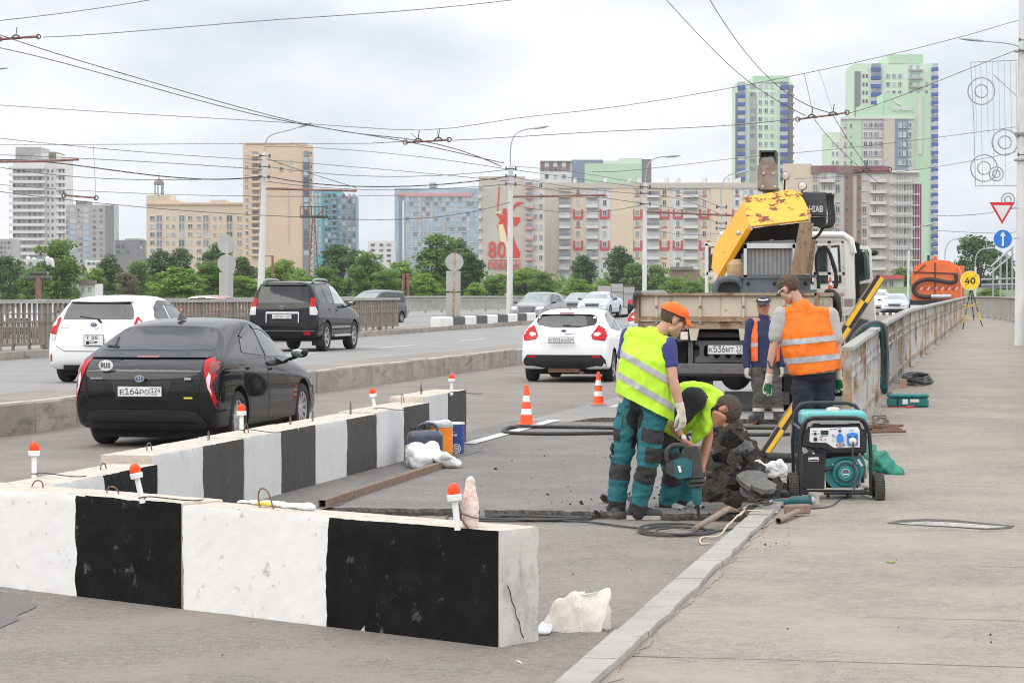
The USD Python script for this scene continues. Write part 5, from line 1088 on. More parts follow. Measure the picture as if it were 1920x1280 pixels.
def shoe(t,a,toe,up,mt,sole,s=1.0,nm='shoe'):
 a,toe = np.asarray(a,float),np.asarray(toe,float);d = unit(toe-a);d[2] = 0;d = unit(d);l = np.cross(d,[0,0,1.0]);z0 = up
 pt = lambda x,y,z: np.array([a[0],a[1],z0])+d*x*s+l*y*s+A3(0,0,z*s)
 up_ = [Manifold.batch_hull([sph(pt(-0.05,0,0.05),0.036*s),sph(pt(-0.02,0,0.085),0.040*s),sph(pt(0.06,0.0,0.055),0.038*s)]),Manifold.batch_hull([sph(pt(0.05,0,0.055),0.040*s),sph(pt(0.15,0.012,0.04),0.032*s),sph(pt(0.15,-0.012,0.04),0.032*s),sph(pt(0.10,0,0.03),0.042*s)])]
 sh = P(t,nm,soft(up_,0.012,4,0.002,30,3,trims=[((0,0,1),(0,0,z0+0.02*s))]),mt,smooth=60)
 o = unary_union([Point(-0.045,0).buffer(0.04),Point(0.14,0).buffer(0.046),Polygon([(-0.045,-0.04),(0.14,-0.046),(0.14,0.046),(-0.045,0.04)]),Point(0.165,0).buffer(0.034)])
 P(sh,'sole',ext(affinity.scale(o,s,s,origin=(0,0)),0.03*s,np.array([a[0],a[1],z0+0.001]),d,np.cross([0,0,1.0],d)),sole)
 if mt != 'shoe_dark' or sole == 'shoe_sole': P(sh,'laces',cat([tube([pt(0.045+0.018*i,-0.022,0.088-0.006*i),pt(0.05+0.018*i,0,0.100-0.007*i),pt(0.045+0.018*i,0.022,0.088-0.006*i)],0.004*s,5) for i in range(4)]),'plate_white')
Z = A3(0,0,1.0);FH = unit([FWD[0],FWD[1],0])
lerp = lambda a,b,t: a+(b-a)*t
def person(label,base,J,face_dir,head_up,body='skin',hs=1.0,handspec=None,seed=1):
 """J: joints in the place. The body is one continuous surface; clothes, hair and shoes are its children."""
 t = T('person',label,'person',base,group=None)
 lat = unit(J['rs']-J['ls']);front = unit(np.cross(Z,lat));spine = unit(J['chest']-J['pelvis']);fr = unit(np.cross(spine,lat)) if np.linalg.norm(np.cross(spine,lat)) > 0.3 else front
 J['lat'],J['front'] = lat,fr;hl = unit(J['rh']-J['lh']);J['hlat'] = hl;J['hfront'] = unit(np.cross(Z,hl))
 hms,at,B = headms(J['head'],face_dir,head_up,hs);J['at'],J['B'] = at,B
 ms = rings([(J['pelvis'],hl,J['hfront'],0.15,0.10,0.06),(lerp(J['pelvis'],J['chest'],0.45),lat,fr,0.13,0.09),(J['chest'],lat,fr,0.155,0.105,0.08),(lerp(J['ls'],J['rs'],0.5)-spine*0.01,lat,fr,0.14,0.065,0.03)])
 ms += limb([lerp(J['ls'],J['rs'],0.5)+spine*0.0,lerp(J['ls'],J['rs'],0.5)*0.4+at(0,-0.015,-0.06)*0.6,at(0,-0.012,-0.03)],[0.062,0.055,0.056])+hms
 for q in 'lr':
  ms += limb([lerp(J['ls'],J['rs'],0.5),J[q+'s'],lerp(J[q+'s'],J[q+'e'],0.45),J[q+'e'],lerp(J[q+'e'],J[q+'w'],0.3),J[q+'w']],[0.06,0.056,0.047,0.039,0.041,0.027])
  ms += limb([J[q+'h'],lerp(J[q+'h'],J[q+'k'],0.4),J[q+'k'],lerp(J[q+'k'],J[q+'a'],0.35),J[q+'a']],[0.085,0.078,0.05,0.052,0.038])
  ms += limb([J[q+'a'],J[q+'a']*0.5+J[q+'t']*0.5-[0,0,0.02]],[0.036,0.03])
  d,n,cu,sd = handspec[q][:4];ms += hand(J[q+'w'],d,n,cu,sd)
 m = soft(ms,0.014,3);J['m'] = m
 P(t,'body',m,body,smooth=True)
 return t,at,B
def bodies(depth):
 return lambda px,py,dd=0.0: D(px,py,depth+dd)
# ---- A: lime vest, orange cap, standing with his back turned
d0 = 19.3;j = bodies(d0)
FA = unit(RIGHT*0.75+FH*0.65);LA_ = -np.cross(FA,Z)*-1
J = dict(pelvis=j(1207,757),chest=j(1214,672,-0.02),ls=j(1180,630,0.14),rs=j(1252,648,-0.14),le=j(1163,700,0.10),re=j(1262,712,-0.20),lw=j(1172,760,0.02),rw=j(1277,770,-0.20),
 lh=j(1184,762,0.06),rh=j(1224,768,-0.06),lk=j(1164,868,0.06),rk=j(1214,872,-0.10),la=j(1156,948,0.10),ra=j(1196,954,-0.02),lt=j(1162,972,0.25),rt=j(1232,975,-0.02),head=j(1262,600,-0.02))
tA_,at,B = person('person in a lime reflective vest and orange cap with arms hanging, back turned',G(1180,972),J,unit(RIGHT*0.90+FH*0.28-Z*0.42),Z+RIGHT*0.25,handspec=dict(l=(j(1180,800,0.0)-J['lw'],FA,0.6,1),r=(A3(0.02,0,-1)+RIGHT*0.05,unit(-FA*0.2+FH*0.7-RIGHT*0.6),0.55,-1)),seed=3)
face(tA_,at,1.0,'hair_short')
P(tA_,'hair',hairmesh(at,B,1.0,-0.035,2,0.006),'hair_short',smooth=True)
cp = capmesh(at,B,1.06);c_ = P(tA_,'cap',cp[0],'cap_orange',smooth=True);P(c_,'brim',cp[1],'cap_orange',smooth=True);P(c_,'button',cp[2],'cap_orange',smooth=True);P(c_,'band',cp[3],'cap_orange',smooth=30)
lat,fr = J['lat'],J['front'];nk = lerp(J['ls'],J['rs'],0.5)
ts = rings([(J['pelvis']+Z*0.06,J['hlat'],J['hfront'],0.17,0.125,0.05),(J['chest'],lat,fr,0.178,0.125,0.08),(nk,lat,fr,0.16,0.085,0.03)])+limb([nk,nk*0.6+at(0,-0.012,-0.07)*0.4],[0.082,0.066])
slv = []
for q in 'lr':
 ts += limb([J[q+'s'],lerp(J[q+'s'],J[q+'e'],0.5)],[0.071,0.062])
P(tA_,'tshirt',soft(ts,0.016,5,0.004,12,4),'cloth_tshirt_blue',smooth=True)
hem = J['pelvis']
vs = rings([(j(1205,782),J['hlat'],J['hfront'],0.262,0.19,0.03),(j(1207,735),lat,fr,0.252,0.18),(J['chest'],lat,fr,0.245,0.165,0.08),(nk+Z*0.0,lat,fr,0.215,0.10,0.03)])+limb([nk,nk*0.75+at(0,-0.012,-0.07)*0.25],[0.10,0.085])
for q in 'lr': vs += limb([lerp(nk,J[q+'s'],0.3),lerp(nk,J[q+'s'],0.95)],[0.085,0.068])
hn = unit(Z*1.0-RIGHT*0.32)*1.0
hp = j(1207,762)
vest = soft(vs,0.013,7,0.017,7.5,6,trims=[(unit(Z+RIGHT*0.50),hp),(-unit(Z*0.9+RIGHT*0.30-FA*0.1),nk+Z*0.12)],st=(1,1,0.6))
v_ = P(tA_,'vest',vest,'vest_lime',smooth=60)
bn = unit(Z+RIGHT*0.58)
P(v_,'reflective_stripe',band(vest,bn,j(1212,690),0.050),'reflective',smooth=60);P(v_,'reflective_stripe',band(vest,bn,j(1205,730),0.050),'reflective',smooth=60)
def pants(t,J,mt,sc=1.0,seed=5,cuff=None,waist=0.02,amp=0.017):
 ms = rings([(J['pelvis']+Z*0.10,J['hlat'],J['hfront'],0.165*sc,0.125*sc,0.03),(J['pelvis']-Z*0.01,J['hlat'],J['hfront'],0.185*sc,0.14*sc,0.07)])
 for q in 'lr': ms += limb([J[q+'h']-Z*0.02,lerp(J[q+'h'],J[q+'k'],0.45),J[q+'k'],lerp(J[q+'k'],J[q+'a'],0.4),J[q+'a']-Z*0.02],[0.108*sc,0.102*sc,0.080*sc,0.078*sc,0.072*sc])
 return soft(ms,0.013,5,amp,8.5,seed,st=(0.8,0.8,1.35))
def legside(J,q,lo,hi):
 """faces of one leg between two fractions of the shin (0 the knee, 1 the ankle, negative above the knee)"""
 k,a,h = J[q+'k'],J[q+'a'],J[q+'h'];o = 'l' if q == 'r' else 'r'
 def seg(c,p0,p1):
  t = np.clip((c-p0) @ (p1-p0)/((p1-p0) @ (p1-p0)),0,1);return np.linalg.norm(c-p0-t[:,None]*(p1-p0),axis=1)
 def fn(c):
  mine = np.minimum(seg(c,h,k),seg(c,k,a)) < np.minimum(seg(c,J[o+'h'],J[o+'k']),seg(c,J[o+'k'],J[o+'a']))
  t = (c-k) @ (a-k)/((a-k) @ (a-k));return mine & (t > lo) & (t < hi)
 return fn
def workpants(t,J,seed,sc=1.0):
 pm = pants(t,J,'cloth_teal',sc,seed)
 blk,rest = split(pm,lambda c: legside(J,'l',0.0,0.36)(c) | legside(J,'r',0.0,0.36)(c));cuf,rest = split(rest,lambda c: legside(J,'l',0.86,9)(c) | legside(J,'r',0.86,9)(c))
 cro = J['pelvis']-Z*0.12;rel = lambda c: ((c-J['pelvis']) @ J['hlat'],(c-J['pelvis']) @ J['hfront'])
 side = lambda c,q: np.where(legside(J,q,-9,9)(c),((c-J[q+'h']) @ J['hlat'])*(1 if q == 'r' else -1),-1)
 inn,rest = split(rest,lambda c: (np.abs((c-cro) @ J['hlat'])+0.015*np.sin(c[:,2]*30) < 0.075-0.17*np.abs((c-cro-Z*0.04) @ Z)) & (np.abs((c-cro) @ Z) < 0.36))
 trim,rest = split(rest,lambda c: (legside(J,'l',-0.80,-0.52)(c) | legside(J,'r',-0.80,-0.52)(c)) & (np.maximum(side(c,'l'),side(c,'r')) > 0.0))
 carg,rest = split(rest,lambda c: (legside(J,'l',-0.42,-0.12)(c) | legside(J,'r',-0.42,-0.12)(c)) & (np.maximum(side(c,'l'),side(c,'r')) > 0.055))
 flap,rest = split(rest,lambda c: (legside(J,'l',-1.15,-0.80)(c) | legside(J,'r',-1.15,-0.80)(c)) & (np.maximum(side(c,'l'),side(c,'r')) > -0.01))
 p_ = P(t,'trousers',rest,'cloth_teal',smooth=60)
 for nm_,m,mt,o in (('knee_patch',blk,'cloth_charcoal',0),('cuff',cuf,'cloth_charcoal',0),('seat_patch',inn,'cloth_black',0),('pocket_trim',trim,'cloth_charcoal',0.004),('cargo_pocket',carg,'cloth_charcoal',0.010),('back_pocket',flap,'cloth_teal',0.008)):
  if len(m[1]): P(p_,nm_,(m[0]+normals(m)*o,m[1]),mt,smooth=60)
 return p_
workpants(tA_,J,7)
shoe(tA_,J['la'],J['lt'],0.002,'shoe_dark','shoe_sole');shoe(tA_,J['ra'],J['rt'],0.002,'shoe_dark','shoe_sole',1.05)
def gloves(t,w,e,d,n,cu,sd,palm='glove_green'):
 ms = hand(w,d,n,cu,sd,1.0,0.0035)+limb([w+unit(e-w)*0.05,w],[0.036,0.034]);m = soft(ms,0.007,2,0.0008,60)
 d = unit(d);n = unit(n-d*(n @ d));g,r = split(m,lambda c: ((normals_of(c,m) @ n) > 0.15) & ((c-w) @ d > 0.03))
 gl = P(t,'glove',r,'glove_knit',smooth=60);P(gl,'rubber_palm',g,palm,smooth=60)
def normals_of(c,m):
 v,f = m;n = np.cross(v[f[:,1]]-v[f[:,0]],v[f[:,2]]-v[f[:,0]]);return n/np.maximum(np.linalg.norm(n,axis=1,keepdims=True),1e-12)
gloves(tA_,J['rw'],J['re'],A3(0.02,0,-1)+RIGHT*0.05,unit(-FA*0.2+FH*0.7-RIGHT*0.6),0.55,-1)
gloves(tA_,J['lw'],J['le'],j(1180,800,0.0)-J['lw'],FA,0.6,1)
# ---- B: lime vest, black T-shirt, bent over the rubble
d0 = 19.75;j = bodies(d0)
J = dict(pelvis=j(1245,800,0.10),chest=j(1294,762,-0.06),ls=j(1322,740,0.10),rs=j(1299,752,-0.26),le=j(1328,820,0.10),re=j(1263,798,-0.32),lw=j(1316,876,-0.05),rw=j(1283,826,-0.42),
 lh=j(1258,808,0.20),rh=j(1240,818,0.0),lk=j(1292,870,0.16),rk=j(1262,880,-0.08),la=j(1278,946,0.20),ra=j(1250,948,0.05),lt=j(1325,965,0.05),rt=j(1290,965,-0.10),head=j(1358,772,-0.24))
tB_,at,B = person('person bent over in a lime vest and black shirt holding the breaker handle',G(1270,965),J,unit(RIGHT*0.22-FH*0.30-Z*0.9),unit(RIGHT*0.93-FH*0.05+Z*0.32),body='skin_ruddy',handspec=dict(l=(Z*-1+RIGHT*0.12-FH*0.1,unit(RIGHT*-1-FH*0.2),0.7,1),r=(unit(RIGHT*0.75-Z*0.45-FH*0.1),unit(-Z*0.9-RIGHT*0.4),1.35,1)),seed=5)
face(tB_,at,1.0,'hair_brown')
P(tB_,'hair',hairmesh(at,B,1.0,-0.055,5,0.017,0.02),'hair_brown',smooth=True)
lat,fr = J['lat'],J['front'];nk = lerp(J['ls'],J['rs'],0.5);sp = unit(J['chest']-J['pelvis'])
ts = rings([(J['pelvis']+sp*0.04,J['hlat'],sp*0+fr,0.165,0.13,0.05),(J['chest'],lat,fr,0.175,0.125,0.08),(nk,lat,fr,0.15,0.085,0.03)])+limb([nk,at(0,-0.02,-0.08)],[0.08,0.062])
for q in 'lr': ts += limb([J[q+'s'],lerp(J[q+'s'],J[q+'e'],0.55)],[0.080,0.072])
P(tB_,'tshirt',soft(ts,0.016,5,0.006,10,4),'cloth_black',smooth=True)
vs = rings([(J['pelvis']+sp*0.05,lat,fr,0.20,0.155,0.03),(lerp(J['pelvis'],J['chest'],0.6),lat,fr,0.20,0.15),(J['chest'],lat,fr,0.195,0.145,0.08),(nk,lat,fr,0.15,0.10,0.03)])
# the front of the vest hangs down from the chest
vs += [Manifold.batch_hull([sph(j(1330,760,-0.22),0.06),sph(j(1308,775,-0.10),0.05),sph(j(1302,828,-0.16),0.022),sph(j(1326,806,-0.26),0.03)])]
vs += [Manifold.batch_hull([sph(j(1298,728,0.10),0.05),sph(j(1345,742,-0.02),0.05),sph(j(1332,750,-0.15),0.06)])]
vs += [Manifold.batch_hull([sph(j(1282,732,-0.06),0.065),sph(j(1318,732,-0.08),0.07),sph(j(1346,748,-0.06),0.055)])]
vest = soft(vs,0.013,5,0.016,8,9)
v_ = P(tB_,'vest',vest,'vest_lime',smooth=60)
P(tB_,'sleeve',soft(limb([lerp(nk,J['rs'],0.55),J['rs']+FH*-0.03+Z*0.02,lerp(J['rs'],J['re'],0.6)],[0.09,0.102,0.08]),0.014,5,0.008,10,2),'cloth_black',smooth=True)
workpants(tB_,J,11)
shoe(tB_,J['la'],J['lt'],0.002,'shoe_light','shoe_dark',1.05);shoe(tB_,J['ra'],J['rt'],0.002,'shoe_light','shoe_dark',1.02)
wt = lerp(J['rw'],J['re'],0.16);ax = unit(J['re']-J['rw'])
ww = P(tB_,'wristwatch',tube([wt+ax*-0.008,wt+ax*0.008],[0.035,0.035],16),'chrome',smooth=40);P(ww,'watch_face',lathe([(0,0.033),(0.019,0.033),(0.019,0.042),(0,0.043)],16,wt,unit(-FH+Z*0.35+RIGHT*0.2)),'plate_white',smooth=30)
JB = J
# ---- C: blue jacket, grey cap, red vest, facing the camera
d0 = 32.6;j = bodies(d0);zC = 0.11
J = dict(pelvis=j(1435,690),chest=j(1434,632),ls=j(1460,604),rs=j(1408,604),le=j(1470,650,-0.02),re=j(1400,650,-0.02),lw=j(1466,688,-0.06),rw=j(1400,689,-0.06),lh=j(1449,694),rh=j(1422,694),lk=j(1455,742,-0.03),rk=j(1424,742,-0.03),la=j(1461,782),ra=j(1421,782),lt=j(1468,795,-0.22),rt=j(1406,795,-0.18),head=j(1431,573,-0.02))
tC_,at,B = person('person in a navy work jacket, open orange vest and grey cap by the truck',G(1440,795,zC),J,unit(-FH-RIGHT*0.12-Z*0.08),Z,body='skin_ruddy',handspec=dict(l=(-Z,unit(RIGHT*-1+FH*0.3),0.7,1),r=(-Z,unit(RIGHT+FH*0.3),0.7,-1)),seed=7)
face(tC_,at,1.0,'hair_short');P(tC_,'hair',hairmesh(at,B,1.0,-0.03,2,0.006),'hair_short',smooth=True)
cp = capmesh(at,B,1.08,brim=0.06);c_ = P(tC_,'cap',cp[0],'cap_grey',smooth=True);P(c_,'brim',cp[1],'cap_grey',smooth=True);P(c_,'band',cp[3],'cap_grey',smooth=30);P(c_,'goggles',tube([at(-0.06,0.075,0.085),at(-0.03,0.108,0.082),at(0,0.113,0.078),at(0.03,0.108,0.082),at(0.06,0.075,0.085)],0.011,8),'plate_white',smooth=True)
lat,fr = J['lat'],J['front'];nk = lerp(J['ls'],J['rs'],0.5)
ms = rings([(J['pelvis']+Z*0.03,J['hlat'],J['hfront'],0.185,0.14,0.06),(J['chest'],lat,fr,0.19,0.14,0.08),(nk,lat,fr,0.16,0.09,0.03)])+limb([nk,at(0,-0.02,-0.13)],[0.085,0.062])
for q in 'lr': ms += limb([J[q+'s']-Z*0.015,lerp(J[q+'s'],J[q+'e'],0.5),J[q+'e'],J[q+'w']+(J[q+'e']-J[q+'w'])*0.1],[0.072,0.060,0.055,0.048])
jk = P(tC_,'jacket',soft(ms,0.018,5,0.007,9,8,trims=[(Z,J['pelvis']-Z*0.01)]),'cloth_blue',smooth=60)
ms = rings([(J['pelvis']+Z*0.10,J['hlat'],J['hfront'],0.205,0.16,0.04),(J['chest'],lat,fr,0.208,0.155,0.08),(nk,lat,fr,0.17,0.10,0.03)])
vest = soft(ms,0.016,5,0.006,8,3,trims=[(Z,J['pelvis']+Z*0.08)])
side,_ = split(vest,lambda c: (np.abs((c-J['chest']) @ lat) > 0.115) | ((c-J['chest']) @ fr < 0))
sgn = (J['head']-J['pelvis']) @ fr
v_ = P(tC_,'vest',split(vest,lambda c: (np.abs((c-J['chest']) @ lat) > 0.105) | ((c-J['chest']) @ (-FH) < 0))[0],'vest_red',smooth=60)
P(v_,'reflective_stripe',split(band(vest,Z,J['chest']-Z*0.10,0.05),lambda c: np.abs((c-J['chest']) @ lat) > 0.105)[0],'reflective',smooth=60)
pm = pants(tC_,J,'cloth_khaki',0.98,14);p_ = P(tC_,'trousers',pm,'cloth_khaki',smooth=60)
b_ = band(pm,Z,J['lk']-Z*0.18,0.045);P(p_,'reflective_stripe',b_,'glove_knit',smooth=60)
shoe(tC_,J['la'],J['lt'],zC,'shoe_dark','shoe_dark',1.1);shoe(tC_,J['ra'],J['rt'],zC,'shoe_dark','shoe_dark',1.1)
gloves(tC_,J['rw'],J['re'],-Z,unit(RIGHT+FH*0.3),0.7,-1,'glove_knit');gloves(tC_,J['lw'],J['le'],-Z,unit(RIGHT*-1+FH*0.3),0.7,1,'glove_knit')
# ---- D: orange vest, back turned, tattooed forearm
d0 = 22.9;j = bodies(d0);zD = float(zs(22.5))
zA = lambda px: G(px,905,0.06)
J = dict(pelvis=j(1528,704,0),chest=j(1513,626,0.02),ls=j(1464,590,0.0),rs=j(1557,591,0.06),le=j(1449,657,-0.02),re=j(1572,666,0.02),lw=j(1441,713,0.02),rw=j(1572,706,0.08),lh=j(1508,718,0.0),rh=j(1544,718,0.02),lk=j(1506,806,0.0),rk=j(1538,808,0.10),la=j(1508,884,0.0),ra=j(1535,884,0.10),lt=j(1500,900,0.22),rt=j(1538,900,0.3),head=j(1480,542,0.05))
tD_,at,B = person('person in an orange reflective vest with tattooed arm, seen from behind',j(1520,900),J,unit(FH*0.66-RIGHT*0.66-Z*0.55),Z-RIGHT*0.28+FH*0.1,handspec=dict(l=(-Z-RIGHT*0.18,unit(RIGHT*0.6-FH*0.75),0.75,-1),r=(-Z+RIGHT*0.1,unit(RIGHT*-0.7-FH*0.7),0.75,1)),hs=1.04,seed=9)
P(tD_,'hair',hairmesh(at,B,1.04,-0.05,8,0.007,0.055),'hair_short',smooth=True)
gl = P(tD_,'glasses',tube([at(0.062,0.085,0.012),at(0.078,0.06,0.016),at(0.085,0.0,0.018),at(0.083,-0.02,0.006)],0.004,6),'plate_white',smooth=True);P(gl,'temple',tube([at(-0.062,0.085,0.012),at(-0.08,0.06,0.016),at(-0.086,0.0,0.018),at(-0.083,-0.02,0.006)],0.005,6),'plate_white',smooth=True);P(gl,'lens',ell(at(-0.035,0.098,0.008),(0.03,0.02,0.022),2),'lens_grey',smooth=True)
lat,fr = J['lat'],J['front'];nk = lerp(J['ls'],J['rs'],0.5)
ts = rings([(J['pelvis']+Z*0.02,J['hlat'],J['hfront'],0.195,0.15,0.06),(J['chest'],lat,fr,0.20,0.13,0.08),(nk,lat,fr,0.17,0.085,0.03)])
for q in 'lr': ts += limb([J[q+'s'],lerp(J[q+'s'],J[q+'e'],0.58)],[0.078,0.076])
ts += limb([nk,nk*0.55+at(0,-0.02,-0.09)*0.45],[0.085,0.07])
P(tD_,'tshirt',soft(ts,0.016,5,0.006,10,4,trims=[(unit(Z-RIGHT*0.1),J['pelvis']+Z*0.02)]),'cloth_grey',smooth=60)
vs = rings([(J['pelvis']+Z*0.02,J['hlat'],J['hfront'],0.235,0.18,0.03),(lerp(J['pelvis'],J['chest'],0.5),lat,fr,0.262,0.19),(J['chest'],lat,fr,0.262,0.17,0.08),(nk+Z*0.0,lat,fr,0.225,0.10,0.03)])+limb([nk,nk*0.6+at(0,-0.02,-0.09)*0.4],[0.11,0.09])
for q in 'lr': vs += limb([lerp(nk,J[q+'s'],0.2),lerp(nk,J[q+'s'],0.85)],[0.09,0.07])
vest = soft(vs,0.013,6,0.017,7,21,trims=[(unit(Z-RIGHT*0.16),J['pelvis']+Z*0.03),(-unit(Z-RIGHT*0.05+FH*0.1),nk+Z*0.15)],st=(1,1,0.7))
v_ = P(tD_,'vest',vest,'vest_orange',smooth=60)
bn = unit(Z-RIGHT*0.10)
P(v_,'reflective_stripe',band(vest,bn,j(1520,637),0.052),'reflective',smooth=60);P(v_,'reflective_stripe',band(vest,bn,j(1522,672),0.055),'reflective',smooth=60)
pm = pants(tD_,J,'cloth_navy',1.05,24);p_ = P(tD_,'trousers',pm,'cloth_navy',smooth=60)
shoe(tD_,J['la'],J['lt'],zD+0.004,'shoe_dark','shoe_dark',1.1);shoe(tD_,J['ra'],J['rt'],zD+0.004,'shoe_dark','shoe_dark',1.1)
gloves(tD_,J['lw'],J['le'],-Z-RIGHT*0.18,unit(RIGHT*0.6-FH*0.75),0.75,-1);gloves(tD_,J['rw'],J['re'],-Z+RIGHT*0.1,unit(RIGHT*-0.7-FH*0.7),0.75,1)
def inked(c):
 t_ = (c-J['le']) @ (J['lw']-J['le'])/((J['lw']-J['le']) @ (J['lw']-J['le']));dd = np.linalg.norm(c-J['le']-np.clip(t_,-0.8,1)[:,None]*(J['lw']-J['le']),axis=1)
 w = np.abs(meshkit.fbm(c*np.array([16,16,8])+2.2,2,4)-0.5)
 return (dd < 0.09) & (t_ > -0.75) & (t_ < 0.9) & (w < 0.06)
v0 = subsize(J['m'],0.006) if 0 else J['m'];k = inked(v0[0][v0[1]].mean(1));near = (np.linalg.norm(v0[0][v0[1]].mean(1)-J['le'],axis=1) < 0.35)
sub = compact((v0[0],v0[1][near]));nv = normals(v0);
sv,sf = trimesh.remesh.subdivide(*trimesh.remesh.subdivide(v0[0]+nv*0.0012,v0[1][near]));kk = inked(sv[sf].mean(1));P(tD_,'tattoo',(sv,sf[kk]),'tattoo_ink',smooth=True)
# ---------------------------------------------------------------- generator
mat('gen_teal',(0.012,0.20,0.21),r=0.35,var=0.08,sc=8,coat=0.3,world=True)
mat('gen_tank',(0.10,0.42,0.40),r=0.35,var=0.08,sc=8,coat=0.3,world=True)
mat('gen_black',(0.016,0.016,0.017),r=0.5,var=0.2,sc=14,world=True)
mat('gen_frame',(0.022,0.022,0.023),r=0.38,var=0.15,sc=14,world=True,dirt=((0.10,0.095,0.09),0.6,0.75,30))
mat('gen_grey',(0.30,0.30,0.30),r=0.45,var=0.1,sc=10,world=True)
mat('panel_white',(0.74,0.75,0.76),r=0.4,var=0.03)
mat('socket_blue',(0.04,0.24,0.70),r=0.4,var=0.05)
mat('plug_cream',(0.72,0.66,0.55),r=0.5,var=0.06)
mat('lcd',(0.03,0.035,0.03),r=0.2)
mat('red_plastic',(0.60,0.02,0.02),r=0.4)
mat('rubber_dusty',(0.075,0.066,0.056),r=0.95,var=0.4,sc=40,world=True,bump=0.003,bsc=140)
mat('steel_bright',(0.5,0.49,0.47),r=0.4,m=0.6,var=0.15)
og = G(1566,938,0.032)
SG = FPX/np.dot(og-CAM,FWD)
gu = unit(RIGHT*0.985-FH*0.17);gu = RIGHT;gv = FH
gp = lambda u,z,v=0.0: og+gu*u+gv*v+Z*z
gk = lambda x,y,v=0.0: gp((1470+x/6.095-1566)/SG,(938-(750+y/6.095))/SG,v)          # from the enlarged photograph
def gpoly(pts,th,v=0.0):
 q = [((1470+x/6.095-1566)/SG,(938-(750+y/6.095))/SG) for x,y in pts];return ext(q,th,og+gv*(v+th*0),gu,Z)
t = T('generator','black framed portable generator with teal engine standing on the kerb edge','generator',og)
def loop(v,x0=185,x1=985,ytop=200,yb=1070,dz=0):
 pts = [gk(x0+5,yb,v),gk(x0-10,640,v),gk(x0+10,380,v),gk(x0+30,280,v),gk(x0+80,ytop+18,v),gk(x0+150,ytop,v),gk((x0+x1)/2,ytop-4,v),gk(x1-170,ytop,v),gk(x1-80,ytop+30,v),gk(x1-30,300,v),gk(x1-10,400,v),gk(x1+8,640,v),gk(x1+10,yb,v)]
 P_ = np.array(pts)+Z*dz
 out = []
 for a,b in zip(P_[:-1],P_[1:]): out += [a,lerp(a,b,0.33),lerp(a,b,0.67)]
 return tube(np.array(out+[P_[-1]]),0.0165,10)
P(t,'frame_loop',loop(0.0),'gen_frame',smooth=50);P(t,'frame_loop',loop(0.50,dz=0.10,yb=1130),'gen_frame',smooth=50)
for x in (190,993):
 P(t,'base_rail',tube([gk(x,1070,0),gk(x,1085,0.5)],0.0165,8),'gen_frame',smooth=50);P(t,'top_rail',tube([gk(x,330,0.0),gk(x,300,0.5)],0.013,8),'gen_frame',smooth=50)
P(t,'cross_rail',tube([gk(200,1060,0.02),gk(990,1060,0.02)],0.014,8),'gen_frame',smooth=50);P(t,'cross_rail',tube([gk(200,1090,0.48),gk(990,1090,0.48)],0.014,8),'gen_frame',smooth=50)
for x in (520,745): P(t,'rubber_foot',box(*(gk(x-25,1115,0.06)),*(gk(x+25,1065,0.12)+[0,0.01,0])),'gen_black')
P(t,'housing',hull(np.vstack([gpoly([(215,330),(250,250),(300,225),(860,225),(905,260),(945,340),(940,600),(560,605),(440,550),(205,530),(200,420)],0.02,0.02)[0],gpoly([(260,300),(900,300),(900,540),(260,500)],0.02,0.32)[0]])),'gen_black',smooth=30)
P(t,'cowl',gpoly([(250,335),(262,262),(320,230),(850,230),(890,270),(915,335),(880,320),(860,262),(330,262),(285,320)],0.014,-0.006),'gen_grey')
P(t,'cowl_trim',gpoly([(405,240),(730,236),(735,268),(405,272)],0.008,-0.02),'gen_grey')
P(t,'bezel',gpoly([(208,425),(270,300),(860,298),(940,430),(935,585),(560,592),(440,540),(210,515)],0.02,-0.012),'gen_black')
pan = P(t,'control_panel',gpoly([(292,315),(835,303),(855,340),(860,530),(850,537),(565,540),(475,482),(300,478),(283,460)],0.006,-0.032),'panel_white')
P(pan,'display',gpoly([(412,343),(498,341),(498,388),(412,390)],0.004,-0.039),'lcd')
def knob(x,y,r,mt,nm,h=0.012): P(pan,nm,lathe([(r,0),(r,h),(r*0.7,h+0.003),(0,h+0.003)],16,gk(x,y,-0.037),-gv),mt,smooth=40)
for x,y,r,mt,nm in ((348,378,0.011,'gen_black','switch'),(350,440,0.016,'gen_black','knob'),(415,440,0.007,'red_plastic','indicator'),(552,395,0.010,'gen_grey','breaker'),(628,345,0.011,'gen_black','fuse'),(594,503,0.007,'red_plastic','terminal'),(630,503,0.010,'gen_grey','terminal'),(671,503,0.007,'gen_black','terminal'),(462,440,0.006,'gen_grey','indicator')): knob(x,y,r,mt,nm)
P(pan,'printed_lines',cat([gpoly([(x,y),(x+w,y-w*0.01),(x+w,y+5),(x,y+5)],0.001,-0.0385) for x,y,w in ((320,345,50),(510,325,90),(735,340,50),(300,375,40),(370,375,35),(415,400,75),(600,525,70),(395,413,40),(605,315,45),(540,455,22))]),'gen_black',kind='stuff')
P(pan,'socket',gpoly([(592,405),(605,398),(610,378),(648,378),(652,398),(668,405),(668,462),(652,472),(645,480),(612,480),(606,470),(592,462)],0.016,-0.037),'socket_blue')
sk = P(pan,'socket',gpoly([(710,380),(830,374),(832,505),(714,508)],0.014,-0.037),'socket_blue')
P(sk,'flap',hull(np.vstack([gpoly([(712,375),(770,362),(828,372),(830,395),(770,412),(714,400)],0.012,-0.06)[0],gpoly([(715,378),(826,374),(826,390),(716,394)],0.012,-0.04)[0]])),'socket_blue',smooth=30)
